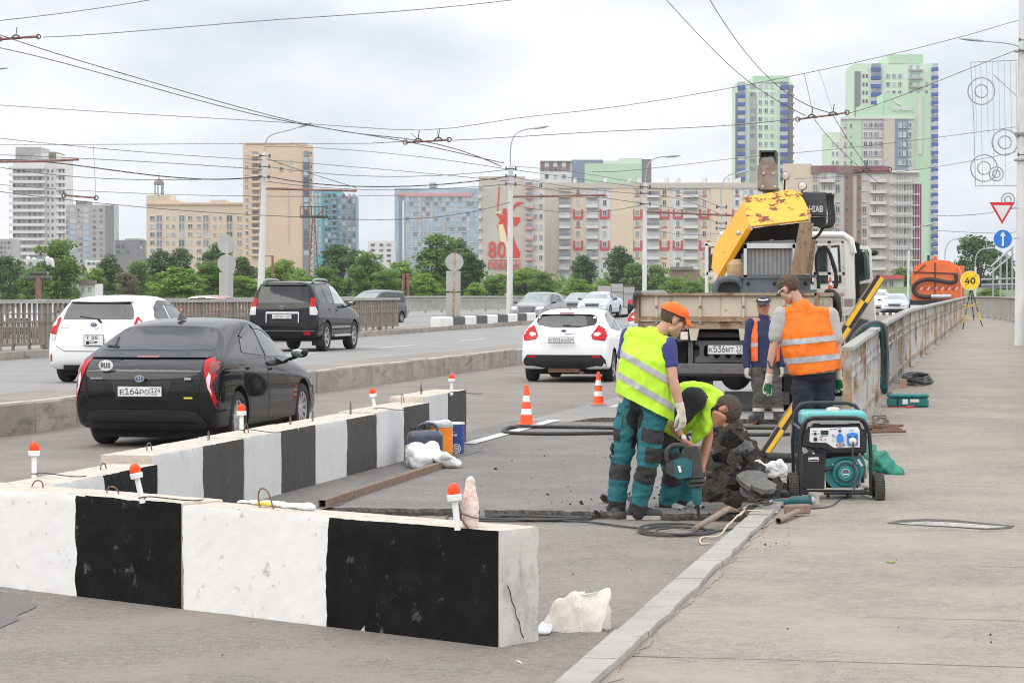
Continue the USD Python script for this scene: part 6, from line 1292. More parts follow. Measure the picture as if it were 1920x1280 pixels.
P(t,'air_filter_box',cat(cbox(*(lambda a,b: (a[0],a[1],a[2],b[0],b[1],b[2]))(gk(210,1012,0.03),gk(465,612,0.19)+[0,0.05,0]),0.015)) if 0 else hull(np.vstack([gpoly([(212,625),(225,612),(455,610),(468,625),(462,1005),(450,1014),(232,1014),(220,1000)],0.02,0.02)[0],gpoly([(220,630),(460,630),(455,1000),(230,1000)],0.02,0.16)[0]])),'gen_black',smooth=30)
P(t,'filter_label',gpoly([(277,653),(393,648),(395,694),(280,697)],0.002,-0.001),'panel_white');P(t,'filter_label_bar',gpoly([(285,678),(385,675),(386,688),(286,690)],0.001,-0.0035),'gen_black');P(t,'latch',gpoly([(318,595),(352,595),(350,618),(322,618)],0.006,0.0),'steel_bright')
P(t,'engine_cover',hull(np.vstack([gpoly([(475,675),(600,660),(650,645),(860,640),(930,700),(910,860),(830,1000),(560,1008),(490,930),(475,800)],0.02,0.05)[0],gpoly([(490,690),(900,690),(880,960),(520,960)],0.02,0.30)[0]])),'gen_teal',smooth=25)
rc = gk(702,828,0.03)
rs = P(t,'recoil_starter',cat(lathe([(0.115,0.0),(0.112,0.03),(0.104,0.042),(0.092,0.046),(0.062,0.050),(0,0.050)],40,rc,-gv)),'gen_teal',smooth=30)
slots = []
for i in range(44):
 a = 2*math.pi*i/44;d = gu*math.cos(a)+Z*math.sin(a);slots.append(bar(rc-gv*0.0505+d*0.064,rc-gv*0.0475+d*0.091,0.0066,0.003,-gv))
for i in range(30):
 a = math.pi*(-0.25+i*1.25/30);d = gu*math.cos(a)+Z*math.sin(a);slots.append(bar(rc-gv*0.0385+d*0.107,rc-gv*0.020+d*0.117,0.009,0.003,-gv))
P(rs,'slots',cat(slots),'gen_black',kind='stuff')
P(rs,'emblem',lathe([(0.036,0.050),(0.036,0.053),(0,0.0535)],24,rc,-gv),'panel_white');P(rs,'emblem_disc',lathe([(0.032,0.0535),(0.032,0.0545),(0,0.055)],24,rc,-gv),'gen_teal')
P(rs,'emblem_lettering',cat(text('TSS',0.014,rc-gv*0.056+gu*-0.022+Z*0.004,gu,Z,0.002,True,0.044)),'red_plastic');P(rs,'emblem_bar',cat(bar(rc-gv*0.056-gu*0.026-Z*0.010,rc-gv*0.056+gu*0.026-Z*0.010,0.010,0.002,-gv)),'panel_white')
P(t,'warning_label',gpoly([(835,680),(860,668),(908,745),(885,758)],0.003,0.022),'panel_white')
for x,y in ((560,738),(838,725)): P(t,'bolt',lathe([(0.008,0),(0.008,0.008),(0,0.009)],8,gk(x,y,0.03),-gv),'steel_bright')
P(t,'starter_handle',tube([gk(470,800,0.0),gk(545,775,-0.01)],0.015,10),'gen_black',smooth=40)
P(t,'engine_block',box(*(gk(500,1010,0.12)),*(gk(940,610,0.36)+[0,0.02,0])),'gen_black')
P(t,'exhaust_parts',cat([bar(gk(880,980,0.05),gk(960,1000,0.05),0.04,0.03),tube([gk(900,640,0.08),gk(950,760,0.08),gk(945,900,0.08)],0.012,8),tube([gk(220,560,0.05),gk(350,590,0.05)],0.016,8),bar(gk(215,545,0.04),gk(260,600,0.04),0.05,0.04)]),'steel_bright',kind='stuff')
tk = hull(np.vstack([rbox(0.50,0.40,0.13,0.035)[0]+gp(0.0,0.615,0.25)]));tk = xf((rbox(0.53,0.44,0.135,0.045)),np.stack([gu,gv,Z],1),gp(0.005,0.605,0.25))
tn = P(t,'fuel_tank',tk,'gen_tank',smooth=40)
P(tn,'filler_cap',lathe([(0.052,0),(0.055,0.012),(0.05,0.026),(0.03,0.03),(0,0.03)],24,gp(0.0,0.738,0.16)),'plug_cream',smooth=40)
for x,vv,nm in ((108,-0.02,0),(1080,-0.03,1)):
 c = gk(x,985 if nm == 0 else 1040,0.06 if nm == 0 else -0.0);R = 0.128;c[2] = og[2]+R-0.03+0.0
 w_ = P(t,'wheel',xf(lathe([(R*0.55,-0.035),(R*0.8,-0.042),(R*0.96,-0.038),(R,-0.015),(R,0.015),(R*0.96,0.038),(R*0.8,0.042),(R*0.55,0.035)],32,(0,0,0),gu),None,c),'rubber_dusty',smooth=35)
 P(w_,'tread',cat([bar(c+(gv*math.cos(a)+Z*math.sin(a))*R*0.985-gu*0.034,c+(gv*math.cos(a)+Z*math.sin(a))*R*0.985+gu*0.034,0.010,0.012,gv*math.cos(a)+Z*math.sin(a)) for a in np.linspace(0,2*math.pi,40,endpoint=False)]),'rubber_dusty',kind='stuff')
 P(w_,'rim',xf(lathe([(0.0,-0.02),(R*0.56,-0.03),(R*0.56,0.03),(0,0.02)],20,(0,0,0),gu),None,c),'gen_black')
 P(t,'axle',tube([c,c+gu*(0.12 if nm == 0 else -0.12)],0.012,8),'gen_frame')
cb = T('power_plug','cream power plug with dark cable in the right blue socket','power plug',gk(770,460,-0.06))
P(cb,'plug',lathe([(0.03,0),(0.032,0.03),(0.026,0.055),(0.014,0.062),(0,0.062)],20,gk(770,455,-0.05),-gv-Z*0.2),'plug_cream',smooth=40)
gz_ = lambda px,py,z=0.04: G(px,py,z)
mat('cable_dark',(0.05,0.048,0.048),r=0.6,var=0.2,world=True)
mat('cable_beige',(0.60,0.50,0.38),r=0.55,var=0.12,sc=12,world=True)
P(cb,'cable',tube(spline([gk(768,470,-0.11),gk(765,520,-0.125),gk(760,640,-0.12),gk(785,800,-0.12),gk(785,930,-0.13),gk(755,1040,-0.16),gz_(1583,931,0.05)-FH*0.05,gz_(1565,945,0.04),gz_(1540,952,0.04),gz_(1505,952,0.045),gz_(1460,949,0.05)],60),0.0085,8),'cable_dark',smooth=True)
# ---------------------------------------------------------------- breaker hammer
mat('ham_teal',(0.012,0.11,0.125),r=0.45,var=0.2,sc=10,world=True,dirt=((0.06,0.055,0.05),0.52,0.7,14))
mat('ham_dark',(0.035,0.034,0.032),r=0.55,var=0.3,sc=16,world=True,dirt=((0.13,0.115,0.10),0.55,0.75,20))
h = lambda px,py,dd=0.0: D(px,py,18.95+dd)
t = T('breaker_hammer','teal and black electric breaker hammer held upright against the ground','breaker hammer',G(1311,972))
P(t,'chisel',tube([h(1307,930),h(1309,955),h(1311,974)],[0.016,0.014,0.006],8),'gen_black',smooth=40)
P(t,'barrel',tube([h(1300,838),h(1302,850),h(1305,895)],[0.040,0.052,0.055],16),'ham_dark',smooth=40)
P(t,'collar',cat(tube([h(1305,897),h(1305.6,903)],0.064,16),tube([h(1305.8,906),h(1306.2,911)],0.062,16),bar(h(1288,905),h(1325,904),0.03,0.035)),'ham_dark',smooth=40)
P(t,'lower_sleeve',tube([h(1306,913),h(1307,938),h(1307.5,946)],[0.042,0.036,0.028],16),'ham_teal',smooth=40)
P(t,'motor_housing',hull([p+o for p in (h(1252,868),h(1252,886),h(1272,897),h(1296,893),h(1298,862),h(1282,856)) for o in (FH*0.05,-FH*0.05)]),'ham_teal',smooth=25)
P(t,'upper_housing',hull([p+o for p in (h(1278,846),h(1285,836),h(1307,836),h(1312,880),h(1292,895),h(1280,870)) for o in (FH*0.045,-FH*0.045)]),'ham_dark',smooth=25)
P(t,'motor_cap',hull([p+o for p in (h(1249,867),h(1249,886),h(1262,893),h(1262,862)) for o in (FH*0.052,-FH*0.052)]),'ham_dark',smooth=25)
P(t,'handle',tube(spline([h(1288,840),h(1272,834),h(1256,838),h(1250,850),h(1252,866)],20),0.019,10),'ham_dark',smooth=True)
P(t,'decal',bar(h(1272,872)-FH*0.052,h(1275,884)-FH*0.052,0.02,0.002,-FH),'panel_white')
P(t,'side_handle',tube([h(1300,905),h(1322,888,0.05),h(1334,886,0.05)],0.017,10),'ham_dark',smooth=True)
# ---------------------------------------------------------------- rubble
mat('rubble_dark',(0.026,0.023,0.021),r=0.95,var=0.6,sc=16,world=True,bump=0.02,bsc=50,dirt=((0.14,0.13,0.125),0.58,0.72,7))
mat('rubble_brown',(0.052,0.038,0.028),r=0.95,var=0.55,sc=26,world=True,bump=0.02,bsc=70)
mat('rubble_face',(0.16,0.152,0.14),r=0.92,var=0.3,sc=22,world=True,bump=0.006,bsc=90)
rg = np.random.default_rng(4)
hc = G(1362,938,0.03);rb = T('rubble_heap','heap of dark broken asphalt and earth beside the bent worker','rubble heap',hc)
def chunk(c,r,flat=0.7,n=12,seed=0):
 g_ = np.random.default_rng(seed);p = g_.normal(size=(n,3));p /= np.linalg.norm(p,axis=1,keepdims=True);p *= g_.uniform(0.75,1.0,(n,1))*np.array([1,0.85,flat])
 a = g_.normal(size=3);q,_ = np.linalg.qr(g_.normal(size=(3,3))*0.6+np.eye(3));return hull(p @ q.T*r+c)
def hp_(x,y): # height of the heap over its plan
 e = np.exp(-(((x-0.02)/0.33)**2+((y-0.25)/0.42)**2)*1.05)*0.60+np.exp(-(((x-0.26)/0.2)**2+((y+0.02)/0.3)**2))*0.16+np.exp(-(((x+0.12)/0.25)**2+((y+0.15)/0.25)**2))*0.14;return e
gx = np.linspace(-0.62,0.62,90);gyy = np.linspace(-0.62,0.95,100);X,Y = np.meshgrid(gx,gyy,indexing='ij')
H0 = hp_(X,Y);pts3 = np.stack([X,Y,H0],-1);nz = meshkit.fbm(pts3.reshape(-1,3)*7,5,3).reshape(X.shape);nz2 = meshkit.fbm(pts3.reshape(-1,3)*23,3,9).reshape(X.shape)
Hh = H0*(0.75+0.6*nz)+(nz2-0.5)*0.07*np.clip(H0/0.08,0,1)-0.035*(H0 < 0.05)
W = hc+X[...,None]*RIGHT+Y[...,None]*FH+np.maximum(Hh-0.01,-0.02)[...,None]*Z
P(rb,'mound',flip(flip(grid(W))) if np.cross(RIGHT,FH)[2] > 0 and False else grid(W) if np.cross(W[1,0]-W[0,0],W[0,1]-W[0,0])[2] > 0 else flip(grid(W)),'rubble_brown')
k = 0
for i in range(420):
 x,y = rg.uniform(-0.5,0.5),rg.uniform(-0.45,0.8);z = hp_(x,y)
 if z < 0.05: continue
 k += 1
 if k > 200: break
 r = rg.uniform(0.018,0.06)*(1 if z < 0.3 else 1.2)
 P(rb,'chunk',chunk(hc+RIGHT*x+FH*y+Z*(z*0.98+r*0.1),r,0.7,11,100+i),['rubble_dark','rubble_dark','rubble_brown','rubble_face'][rg.choice(4,p=[0.5,0.2,0.2,0.1])])
cr_ = []
for i in range(900):
 x,y = rg.normal(0,0.3),rg.normal(0.1,0.35);z = hp_(x,y)
 if z > 0.02: r = rg.uniform(0.006,0.02);cr_.append(chunk(hc+RIGHT*x+FH*y+Z*(z*0.97+r*0.3),r,0.7,8,7000+i))
P(rb,'crumbs',cat(cr_),'rubble_brown',kind='stuff')
for px,py,z,r,mt in ((1372,825,0,0.14,'rubble_dark'),(1394,842,0,0.12,'rubble_face'),(1402,862,0,0.12,'rubble_dark'),(1352,850,0,0.10,'rubble_dark'),(1415,880,0,0.11,'rubble_dark'),(1385,905,0,0.12,'rubble_dark'),(1340,925,0,0.10,'rubble_brown'),(1375,935,0,0.10,'rubble_dark'),(1398,925,0,0.10,'rubble_face')):
 P(rb,'large_chunk',rough(subsize(chunk(D(px,py,20.1-(py-825)*0.006),r,0.75,14,px),0.03),0.022,18,px),mt)
sl = [(1376,893),(1391,884),(1404,879),(1428,877),(1446,885),(1440,894),(1460,905),(1452,916),(1426,920),(1405,912),(1399,917),(1384,905)]
so = D(1420,898,19.5);sn = unit(-FH*0.35+Z*0.9+RIGHT*0.1);su = unit(RIGHT-sn*(RIGHT @ sn));sv_ = np.cross(sn,su)
P(rb,'asphalt_slab',rough(subsize(ext([((px-1420)/270,-(py-898)/270*2.2) for px,py in sl],0.04,so-sn*0.04,su,sv_),0.02),0.005,40,4),'rubble_face')
deb = []
for i in range(420):
 px,py = rg.uniform(1060,1330),rg.uniform(905,962)
 if rg.random() > math.exp(-((1330-px)/110)**2)*0.95+0.06: continue
 r = float(rg.exponential(0.007)+0.004);deb.append(chunk(G(px,py,zb+r*0.4),r,0.7,8,900+i))
for i in range(90):
 px,py = rg.uniform(1380,1480),rg.uniform(955,1030);r = float(rg.exponential(0.003)+0.002);deb.append(chunk(G(px,py,0.035+r*0.4),r,0.7,8,2900+i))
for i in range(160):
 px,py = rg.uniform(880,1300),rg.uniform(800,950);r = float(rg.exponential(0.004)+0.003);deb.append(chunk(G(px,py,zb+r*0.4),r,0.6,8,3900+i))
for i in range(110):
 px,py = rg.uniform(0,1900),rg.uniform(990,1275);r = float(rg.exponential(0.0025)+0.0018);z_ = 0.032 if px > 1640-0.55*(py-990)-((py-990)*0.35) else 0.0;deb.append(chunk(G(px,py,z_+r*0.4),r,0.6,8,4900+i))
S('grit',cat(deb),'rubble_dark',kind='stuff',label='loose dark grit and crumbs of asphalt scattered over the works',cat_='grit')
for i,(px,py,r,nm) in enumerate(((1136,936,0.07,'flat dark lump of asphalt left of the boots'),(1188,935,0.06,'grey lump of asphalt between the two pairs of boots'),(1120,963,0.05,'broken asphalt lump lying on the cut edge by the cables'))):
 S('asphalt_lump',chunk(G(px,py,zb+0.03),r,0.55,14,60+i),'rubble_dark' if i != 1 else 'rubble_face',kind=None,label=nm,cat_='asphalt lump')
# ---------------------------------------------------------------- tools on the ground
mat('wood_handle',(0.26,0.20,0.15),r=0.8,var=0.25,sc=10,world=True,st=(1,1,1),dirt=((0.14,0.11,0.09),0.5,0.7,14))
mat('wood_board',(0.27,0.19,0.115),r=0.85,var=0.3,sc=6,world=True,st=(3,3,0.6),dirt=((0.12,0.08,0.05),0.52,0.7,10))
mat('hammer_rust',(0.24,0.165,0.12),r=0.8,var=0.2,sc=20,world=True)
t = T('shovel','shovel lying with its wooden handle towards the camera and rusty blade by the heap','shovel',G(1335,975,0.02))
P(t,'handle',tube([G(1302,996,0.02)+Z*0.02,D(1366,953,18.9)],[0.021,0.024],12),'wood_handle',smooth=40)
bl = []
c0 = G(1362,966,0.03)
th = np.linspace(-1,1,13);rws = [[c0+RIGHT*(x*0.135)+Z*(0.075*(1-abs(x)**2.2)*(1-0.5*f)+0.02*f)-FH*(f*0.20)*(1-0.25*x*x) for x in th] for f in (0,0.35,0.7,1.0)]
b1 = grid(rws);P(t,'blade',cat(b1,(b1[0]-Z*0.004,b1[1][:,::-1])),'rust_steel',smooth=40)
t = T('sledgehammer','rusty hammer head with a tube handle lying on the pavement','hammer',G(1490,968,0.035))
a,b = G(1473,966,0.04)+Z*0.045,G(1517,964,0.04)+Z*0.045
P(t,'head',bar(a,b,0.075,0.075,Z,c=0.012),'hammer_rust');p,q = G(1459,981,0.036)+Z*0.02,D(1497,957,np.dot(b-CAM,FWD)-0.05)
P(t,'handle',cat(tube([p,q],0.022,12,caps=False),tube([p,q],0.016,12,caps=False)),'wood_handle',smooth=40)
t = T('angle_grinder','dark blue angle grinder lying in front of the generator','angle grinder',G(1488,946,0.04))
gg = lambda px,py,z: G(px,946,0.045)+Z*((946-py)/SG)
P(t,'grip',tube([gg(1450,942,0),gg(1462,941,0),gg(1480,941,0)],[0.024,0.030,0.031],14),'ham_teal',smooth=40)
P(t,'motor',tube([gg(1480,940,0),gg(1486,939,0),gg(1518,938,0),gg(1521,938,0)],[0.032,0.040,0.042,0.036],16),'ham_teal',smooth=40)
P(t,'switch',bar(gg(1470,935,0),gg(1478,935,0),0.02,0.014,c=0.003),'red_plastic');P(t,'gear_head',cat(tube([gg(1521,938,0),gg(1530,937,0)],[0.034,0.028],12),tube([gg(1530,943,0),gg(1530,929,0)],0.027,12)),'steel_bright',smooth=40)
P(t,'guard',lathe([(0.045,0),(0.062,0.004),(0.062,0.02)],20,gg(1530,928,0),(0,0,1)),'steel_bright',smooth=40)
P(t,'cable',tube(spline([gg(1450,942,0),gz_(1440,945,0.08),gz_(1425,948,0.075),gz_(1405,948,0.075)],24),0.007,6),'cable_dark',smooth=True)
t = T('cable_socket','black cable socket and plug resting on the kerb stone','cable socket',gz_(1460,938,0.07))
P(t,'socket',tube([gz_(1455,937,0.07)+Z*0.02,gz_(1455,937,0.07)+Z*0.085],[0.036,0.028],12),'gen_black',smooth=40);P(t,'plug',lathe([(0.032,0),(0.032,0.03),(0.02,0.045),(0,0.045)],16,gz_(1469,935,0.07)+Z*0.045,unit(-FH*0.7+RIGHT*0.7)),'gen_black',smooth=40)
P(t,'cable',tube(spline([gz_(1453,934,0.13),gz_(1440,936,0.10),gz_(1420,944,0.08),gz_(1407,950,0.075),gz_(1396,962,0.075)],30),0.0075,6),'cable_dark',smooth=True)
P(t,'cable_loop',tube(spline([gz_(1415,940,0.08),gz_(1430,936,0.08),gz_(1441,939,0.08),gz_(1430,943,0.08),gz_(1413,941,0.08),gz_(1405,945,0.08)],30),0.006,6),'cable_dark',smooth=True)
zz = lambda x,y,z=0.075: G(1280+x/6.857,860+y/6.857,z)
t = T('extension_cord','beige extension cord looping over the kerb stones beside the heap','cord',zz(760,690))
P(t,'cord',tube(spline([zz(1410,50,0.12),zz(1330,110),zz(1180,230),zz(1090,330),zz(1030,410),zz(1000,470),zz(960,500,0.08)],40),0.0065,6),'cable_beige',smooth=True)
P(t,'cord',tube(spline([zz(1195,385,0.14),zz(1160,325,0.15),zz(1085,308,0.16),zz(980,360,0.14),zz(905,460,0.10),zz(850,570),zz(790,660),zz(690,745),zz(605,830),zz(545,900),zz(470,985,0.03),zz(300,1000,0.012),zz(222,1050,0.012),zz(265,1092,0.012),zz(335,1084,0.012)],90),0.0065,6),'cable_beige',smooth=True)
P(t,'cord',tube(spline([zz(780,640,0.09),zz(840,590,0.09),zz(910,580,0.09),zz(1000,602,0.08),zz(1120,650,0.045),zz(1215,683,0.045),zz(1150,693,0.045),zz(1000,668,0.075),zz(860,662),zz(770,690),zz(690,735)],60),0.0065,6),'cable_beige',smooth=True)
P(t,'cord',tube(spline([zz(1220,180,0.09),zz(1300,190,0.09),zz(1385,215,0.09),zz(1350,250,0.09),zz(1180,290,0.09),zz(1120,320,0.08)],30),0.0065,6),'cable_beige',smooth=True)
def coil(nm,label,cx,cy,rx,ry,n,z,seed,tail=(),mt='cable_dark',r=0.0085,rise_=0.0):
 g_ = random.Random(seed);t = T(nm,label,'cable' if 'cable' in nm else 'hose',G(cx,cy,z));pts = []
 for i in range(n*12):
  a = 2*math.pi*i/12;k = 1+0.25*math.sin(i*0.7+seed)*0.6+g_.uniform(-.06,.06)-0.10*(i/12 % 3)
  pts.append(G(cx+rx*k*math.cos(a)+rx*0.10*math.sin(i*0.37+seed)+g_.uniform(-4,4),cy+ry*k*math.sin(a)+ry*0.22*math.sin(i*0.23)+g_.uniform(-0.9,0.9),z)+Z*(r+rise_*i/12+0.35*r*(i/12)))
 P(t,'loops',tube(spline(pts,n*36),r,6),mt,smooth=True)
 for tl in tail: P(t,'lead',tube(spline([G(x,y,z)+Z*r for x,y in tl],40),r,6),mt,smooth=True)
coil('power_cable','dark power cable coiled on the asphalt in front of the boots',1262,997,62,9,4,0.004,2,tail=[[(1205,992),(1150,986),(1100,980),(1060,978),(1010,975)],[(1310,990),(1345,996),(1390,988)]])
coil('power_cable','flat loops of dark cable along the cut edge behind the wrapped bottle',985,973,122,4.5,4,0.004,5,tail=[[(870,972),(845,968),(838,975)],[(1100,966),(1112,970),(1090,976)]])
S('cable_plug',cat(tube([G(904,972,0.004),G(904,972,0.004)+Z*0.07],[0.022,0.018],10),tube([G(904,972,0.004)+Z*0.07,G(904,972,0.004)+Z*0.10],[0.012,0.010],8)),'gen_grey',smooth=40,kind=None,label='small grey cable plug standing beside the wrapped bottle',cat_='cable plug')
mat('hose_black',(0.03,0.03,0.031),r=0.55,var=0.25,world=True,dirt=((0.10,0.09,0.08),0.55,0.75,12))
t = T('air_hose','thick black air hose laid in a long loop across the asphalt behind the works','hose',G(960,810,zb))
P(t,'hose',tube(spline([G(x,y,zb)+Z*0.024 for x,y in ((1475,806),(1380,805),(1300,806),(1200,806),(1100,804),(1000,803),(960,804),(946,808),(952,814),(1000,816),(1080,816),(1150,815),(1250,816),(1400,818),(1480,817))],140),0.022,8),'hose_black',smooth=True)
t = T('corrugated_hose','short black corrugated hose piece lying behind the heap','hose',G(1460,866,0.05))
a,b = D(1436,857,22.3),D(1500,859,22.3)
rr = np.array([0.042+0.006*(i % 2) for i in range(30)]);P(t,'hose',tube(np.linspace(a,b,30),rr,14),'gen_black',smooth=30)
b_ = G(1440,895,0.07)
t = T('white_bag','bunched white plastic bag lying on the heap edge by the kerb','bag',b_)
w = lambda px,py,dd=0: D(px,py,19.9+dd)
P(t,'bag',crease(blob([(w(1425,876),(0.05,0.05,0.04)),(w(1440,874),(0.04,0.04,0.03)),(w(1416,884),(0.03,0.03,0.02)),(w(1462,876),(0.05,0.05,0.06)),(w(1450,888),(0.03,0.03,0.04)),(w(1440,890),(0.03,0.03,0.03))],[(0,1),(0,2),(1,4),(3,4),(4,5),(1,3)],0.008,2),0.022,0.06,3),'bag_white',smooth=50)
mat('tarp_green',(0.03,0.26,0.175),r=0.6,var=0.2,sc=12,world=True,bump=0.003,bsc=40,transl=0.1)
w = lambda px,py,z,dd=0: G(px,890,0.06)+RIGHT*0+Z*z
tz = GS(1655,886)[2];gt = lambda px,py,z: G(px,py,tz)+Z*z
t = T('green_tarp','crumpled green tarpaulin slumped on the pavement behind the generator','tarpaulin',gt(1655,885,0))
P(t,'sheet',crease(blob([(gt(1632,884,0.17),(0.06,0.08,0.05)),(gt(1640,886,0.12),(0.08,0.08,0.10)),(gt(1655,886,0.09),(0.09,0.08,0.09)),(gt(1668,888,0.06),(0.08,0.07,0.06)),(gt(1690,889,0.012),(0.05,0.05,0.012)),(gt(1622,875,0.26),(0.03,0.05,0.05))],[(0,1),(1,2),(2,3),(3,4),(0,5)],0.010,2,floor=tz+0.002),0.035,0.12,7),'tarp_green',smooth=50)
rp = []
for i,(x0,y0,x1,y1,dz) in enumerate(((1625,803,1693,802,0.03),(1622,808,1690,806,0.01),(1630,811,1698,810,0.01),(1620,805,1685,804,0.02))):
 pz = GS(1690,806)[2]+0.012;a,b = G(x0,y0,pz)+Z*dz,G(x1,y1,pz)+Z*dz
 t = T('steel_pipe',['uppermost rusty steel pipe of the small stack behind the generator','rusty steel pipe second from the top in the small stack','lowest rusty steel pipe of the small stack','rusty steel pipe at the back of the small stack'][i],'steel pipe',a,group='rusty pipes on the pavement')
 P(t,'pipe',cat(tube([a,b],0.017,10,caps=False),tube([a,b],0.013,10,caps=False)),'rust_steel',smooth=40)
mat('case_teal',(0.012,0.15,0.155),r=0.45,var=0.1,sc=8,world=True)
ob = GS(1703,763);oz = ob[2]+0.003;ob = ob+Z*0.003;sB = FPX/np.dot(ob-CAM,FWD);t = T('tool_case','teal plastic tool case with worn labels standing on the walkway','tool case',ob)
wx = lambda px: (px-1703)/sB
bx_ = lambda x0,z0,x1,z1,y0,y1,c: (lambda m: xf((m[0],m[1]),np.stack([RIGHT,FH,Z],1),ob))(cbox(x0,y0,z0,x1,y1,z1,c))
P(t,'lower_shell',bx_(-0.25,0.0,0.26,0.115,-0.08,0.24,0.02),'case_teal',smooth=30);P(t,'lid',bx_(-0.255,0.118,0.265,0.17,-0.085,0.245,0.02),'case_teal',smooth=30)
P(t,'latch',bx_(-0.16,0.03,-0.14,0.14,-0.095,-0.08,0.003),'gen_black');P(t,'label',bx_(-0.09,0.04,-0.02,0.105,-0.084,-0.08,0.001),'panel_white');P(t,'worn_label',bx_(0.01,0.065,0.13,0.105,-0.084,-0.08,0.001),'plug_cream')
S('screwdriver',cat(tube([G(1665,765,oz)+Z*0.01,G(1700,764,oz)+Z*0.01],0.006,6),tube([G(1700,764,oz)+Z*0.012,G(1713,763.5,oz)+Z*0.012],0.013,8)),'red_plastic',kind=None,label='red handled screwdriver lying in front of the tool case',cat_='screwdriver')
mat('carton',(0.45,0.30,0.21),r=0.85,var=0.1,world=True)
oc = GS(1693,727);S('carton',xf(cbox(-0.05,0,0,0.05,0.1,0.13,0.004),None,oc),'carton',kind=None,label='small brown carton against the fence behind the tool case',cat_='carton')
coil('rubber_hose','coil of black rubber hose on the walkway by the fence',1722,716,26,7,5,GS(1722,718)[2],3,mt='hose_black',r=0.017,rise_=0.012)
coil('thin_cable','thin dark cable tangle at the foot of the fence behind the generator',1650,790,14,9,2,GS(1650,785)[2]+0.005,6,tail=[[(1640,770),(1652,762),(1660,775),(1655,792)]],mt='cable_dark',r=0.007)
S('paper_scrap',box(*(G(1646,765,0.2)+[-0.03,0,0]),*(G(1646,765,0.2)+[0.03,0.02,0.15])),'bag_white',kind=None,label='white scrap of film caught between the fence slats',cat_='plastic scrap') if 0 else None
mat('jacket_teal',(0.02,0.085,0.09),r=0.9,var=0.25,sc=8,world=True)
yj = 33.6;zt_ = float(zs(yj))+1.05
t = T('hung_jacket','dark teal jacket hanging over the fence rail','jacket',(-1.6,yj,zt_))
jp = lambda dx,dy,dz: A3(-1.6+dx,yj+dy,zt_+dz)
P(t,'cloth',blob([(jp(-0.05,0,0.02),(0.12,0.16,0.04)),(jp(0.04,0.05,-0.1),(0.05,0.16,0.1)),(jp(0.06,0.02,-0.45),(0.05,0.14,0.12)),(jp(0.05,-0.02,-0.80),(0.05,0.13,0.1)),(jp(-0.12,0,-0.15),(0.04,0.12,0.1))],[(0,1),(1,2),(2,3),(0,4)],0.02,3,0.03,9,4),'jacket_teal',smooth=50)
t = T('hung_hose','black rubber hose thrown over the fence rail beside the jacket','hose',(-1.6,yj-1.6,zt_))
P(t,'hose',tube(spline([A3(-1.85,yj-2.6,zt_-0.2),A3(-1.72,yj-2.1,zt_+0.02),A3(-1.55,yj-1.2,zt_+0.06),A3(-1.52,yj-0.6,zt_-0.1),A3(-1.52,yj-0.3,zt_-0.45),A3(-1.53,yj-0.25,zt_-0.75)],40),0.025,8),'hose_black',smooth=True)
# striped plank leaning on the end of the fence
mat('plank_yellow',(0.75,0.42,0.02),r=0.6,var=0.1,sc=10,world=True,dirt=((0.3,0.25,0.2),0.6,0.75,8))
mat('plank_black',(0.02,0.02,0.02),r=0.6,var=0.3,world=True)
pa,pb = G(1432,852,0.06),D(1651,519,26.6)
t = T('striped_plank','yellow and black striped barrier plank leaning on the fence end','barrier plank',pa)
L_ = np.linalg.norm(pb-pa);d_ = unit(pb-pa);sd = unit(np.cross(d_,-FH));
pn = unit(np.cross(sd,d_));pn = pn if pn @ FH < 0 else -pn
P(t,'board',bar(pa,pb,0.11,0.028,pn),'wood_board')
nst = 7
for i in range(nst):
 a,b = pa+d_*L_*(i+0.02*(i > 0))/nst,pa+d_*L_*(i+1)/nst
 P(t,'yellow_stripe',bar(a-sd*(0.018 if i % 2 else -0.018)+pn*0.016,b-sd*(0.018 if i % 2 else -0.018)+pn*0.016,0.045,0.006,pn),'plank_yellow');P(t,'black_stripe',bar(a+sd*(0.024 if i % 2 else -0.024)+pn*0.016,b+sd*(0.024 if i % 2 else -0.024)+pn*0.016,0.040,0.005,pn),'plank_black')
# worn hatch in the pavement, a leaf and a cigarette end
mat('hatch_pale',(0.46,0.43,0.40),r=0.7,var=0.3,sc=20,world=True,dirt=((0.15,0.13,0.11),0.45,0.62,14))
zq = 0.034
o1 = [(1663,980),(1690,974),(1735,972),(1790,974),(1850,980),(1902,985),(1893,990),(1850,992),(1780,987),(1720,984)];o2 = [(1680,981),(1740,977),(1800,980),(1860,985),(1888,987),(1850,990),(1780,986),(1720,983)]
t = T('manhole_cover','sunken pale manhole edge in the pavement right of the generator','manhole',G(1780,982,zq))
P(t,'broken_rim',ext([tuple(G(x,y,zq)[:2]) for x,y in o1],0.003,(0,0,zq-0.002)),'broken_edge');P(t,'lid',ext([tuple(G(x,y,zq)[:2]) for x,y in o2],0.004,(0,0,zq-0.002)),'hatch_pale')
mat('leaf_fresh',(0.30,0.36,0.08),r=0.6,transl=0.2)
S('fallen_leaf',ext([tuple(G(x,y,0.033)[:2]) for x,y in ((1661,1053),(1668,1051),(1680,1053),(1670,1055))],0.003,(0,0,0.034)),'leaf_fresh',kind=None,label='small green leaf lying on the pavement in the foreground',cat_='leaf')
S('cigarette_end',tube([G(970,1238,0.005),G(978,1242,0.005)],0.004,6),'panel_white',kind=None,label='white cigarette end on the asphalt right of the nearest block',cat_='cigarette end')
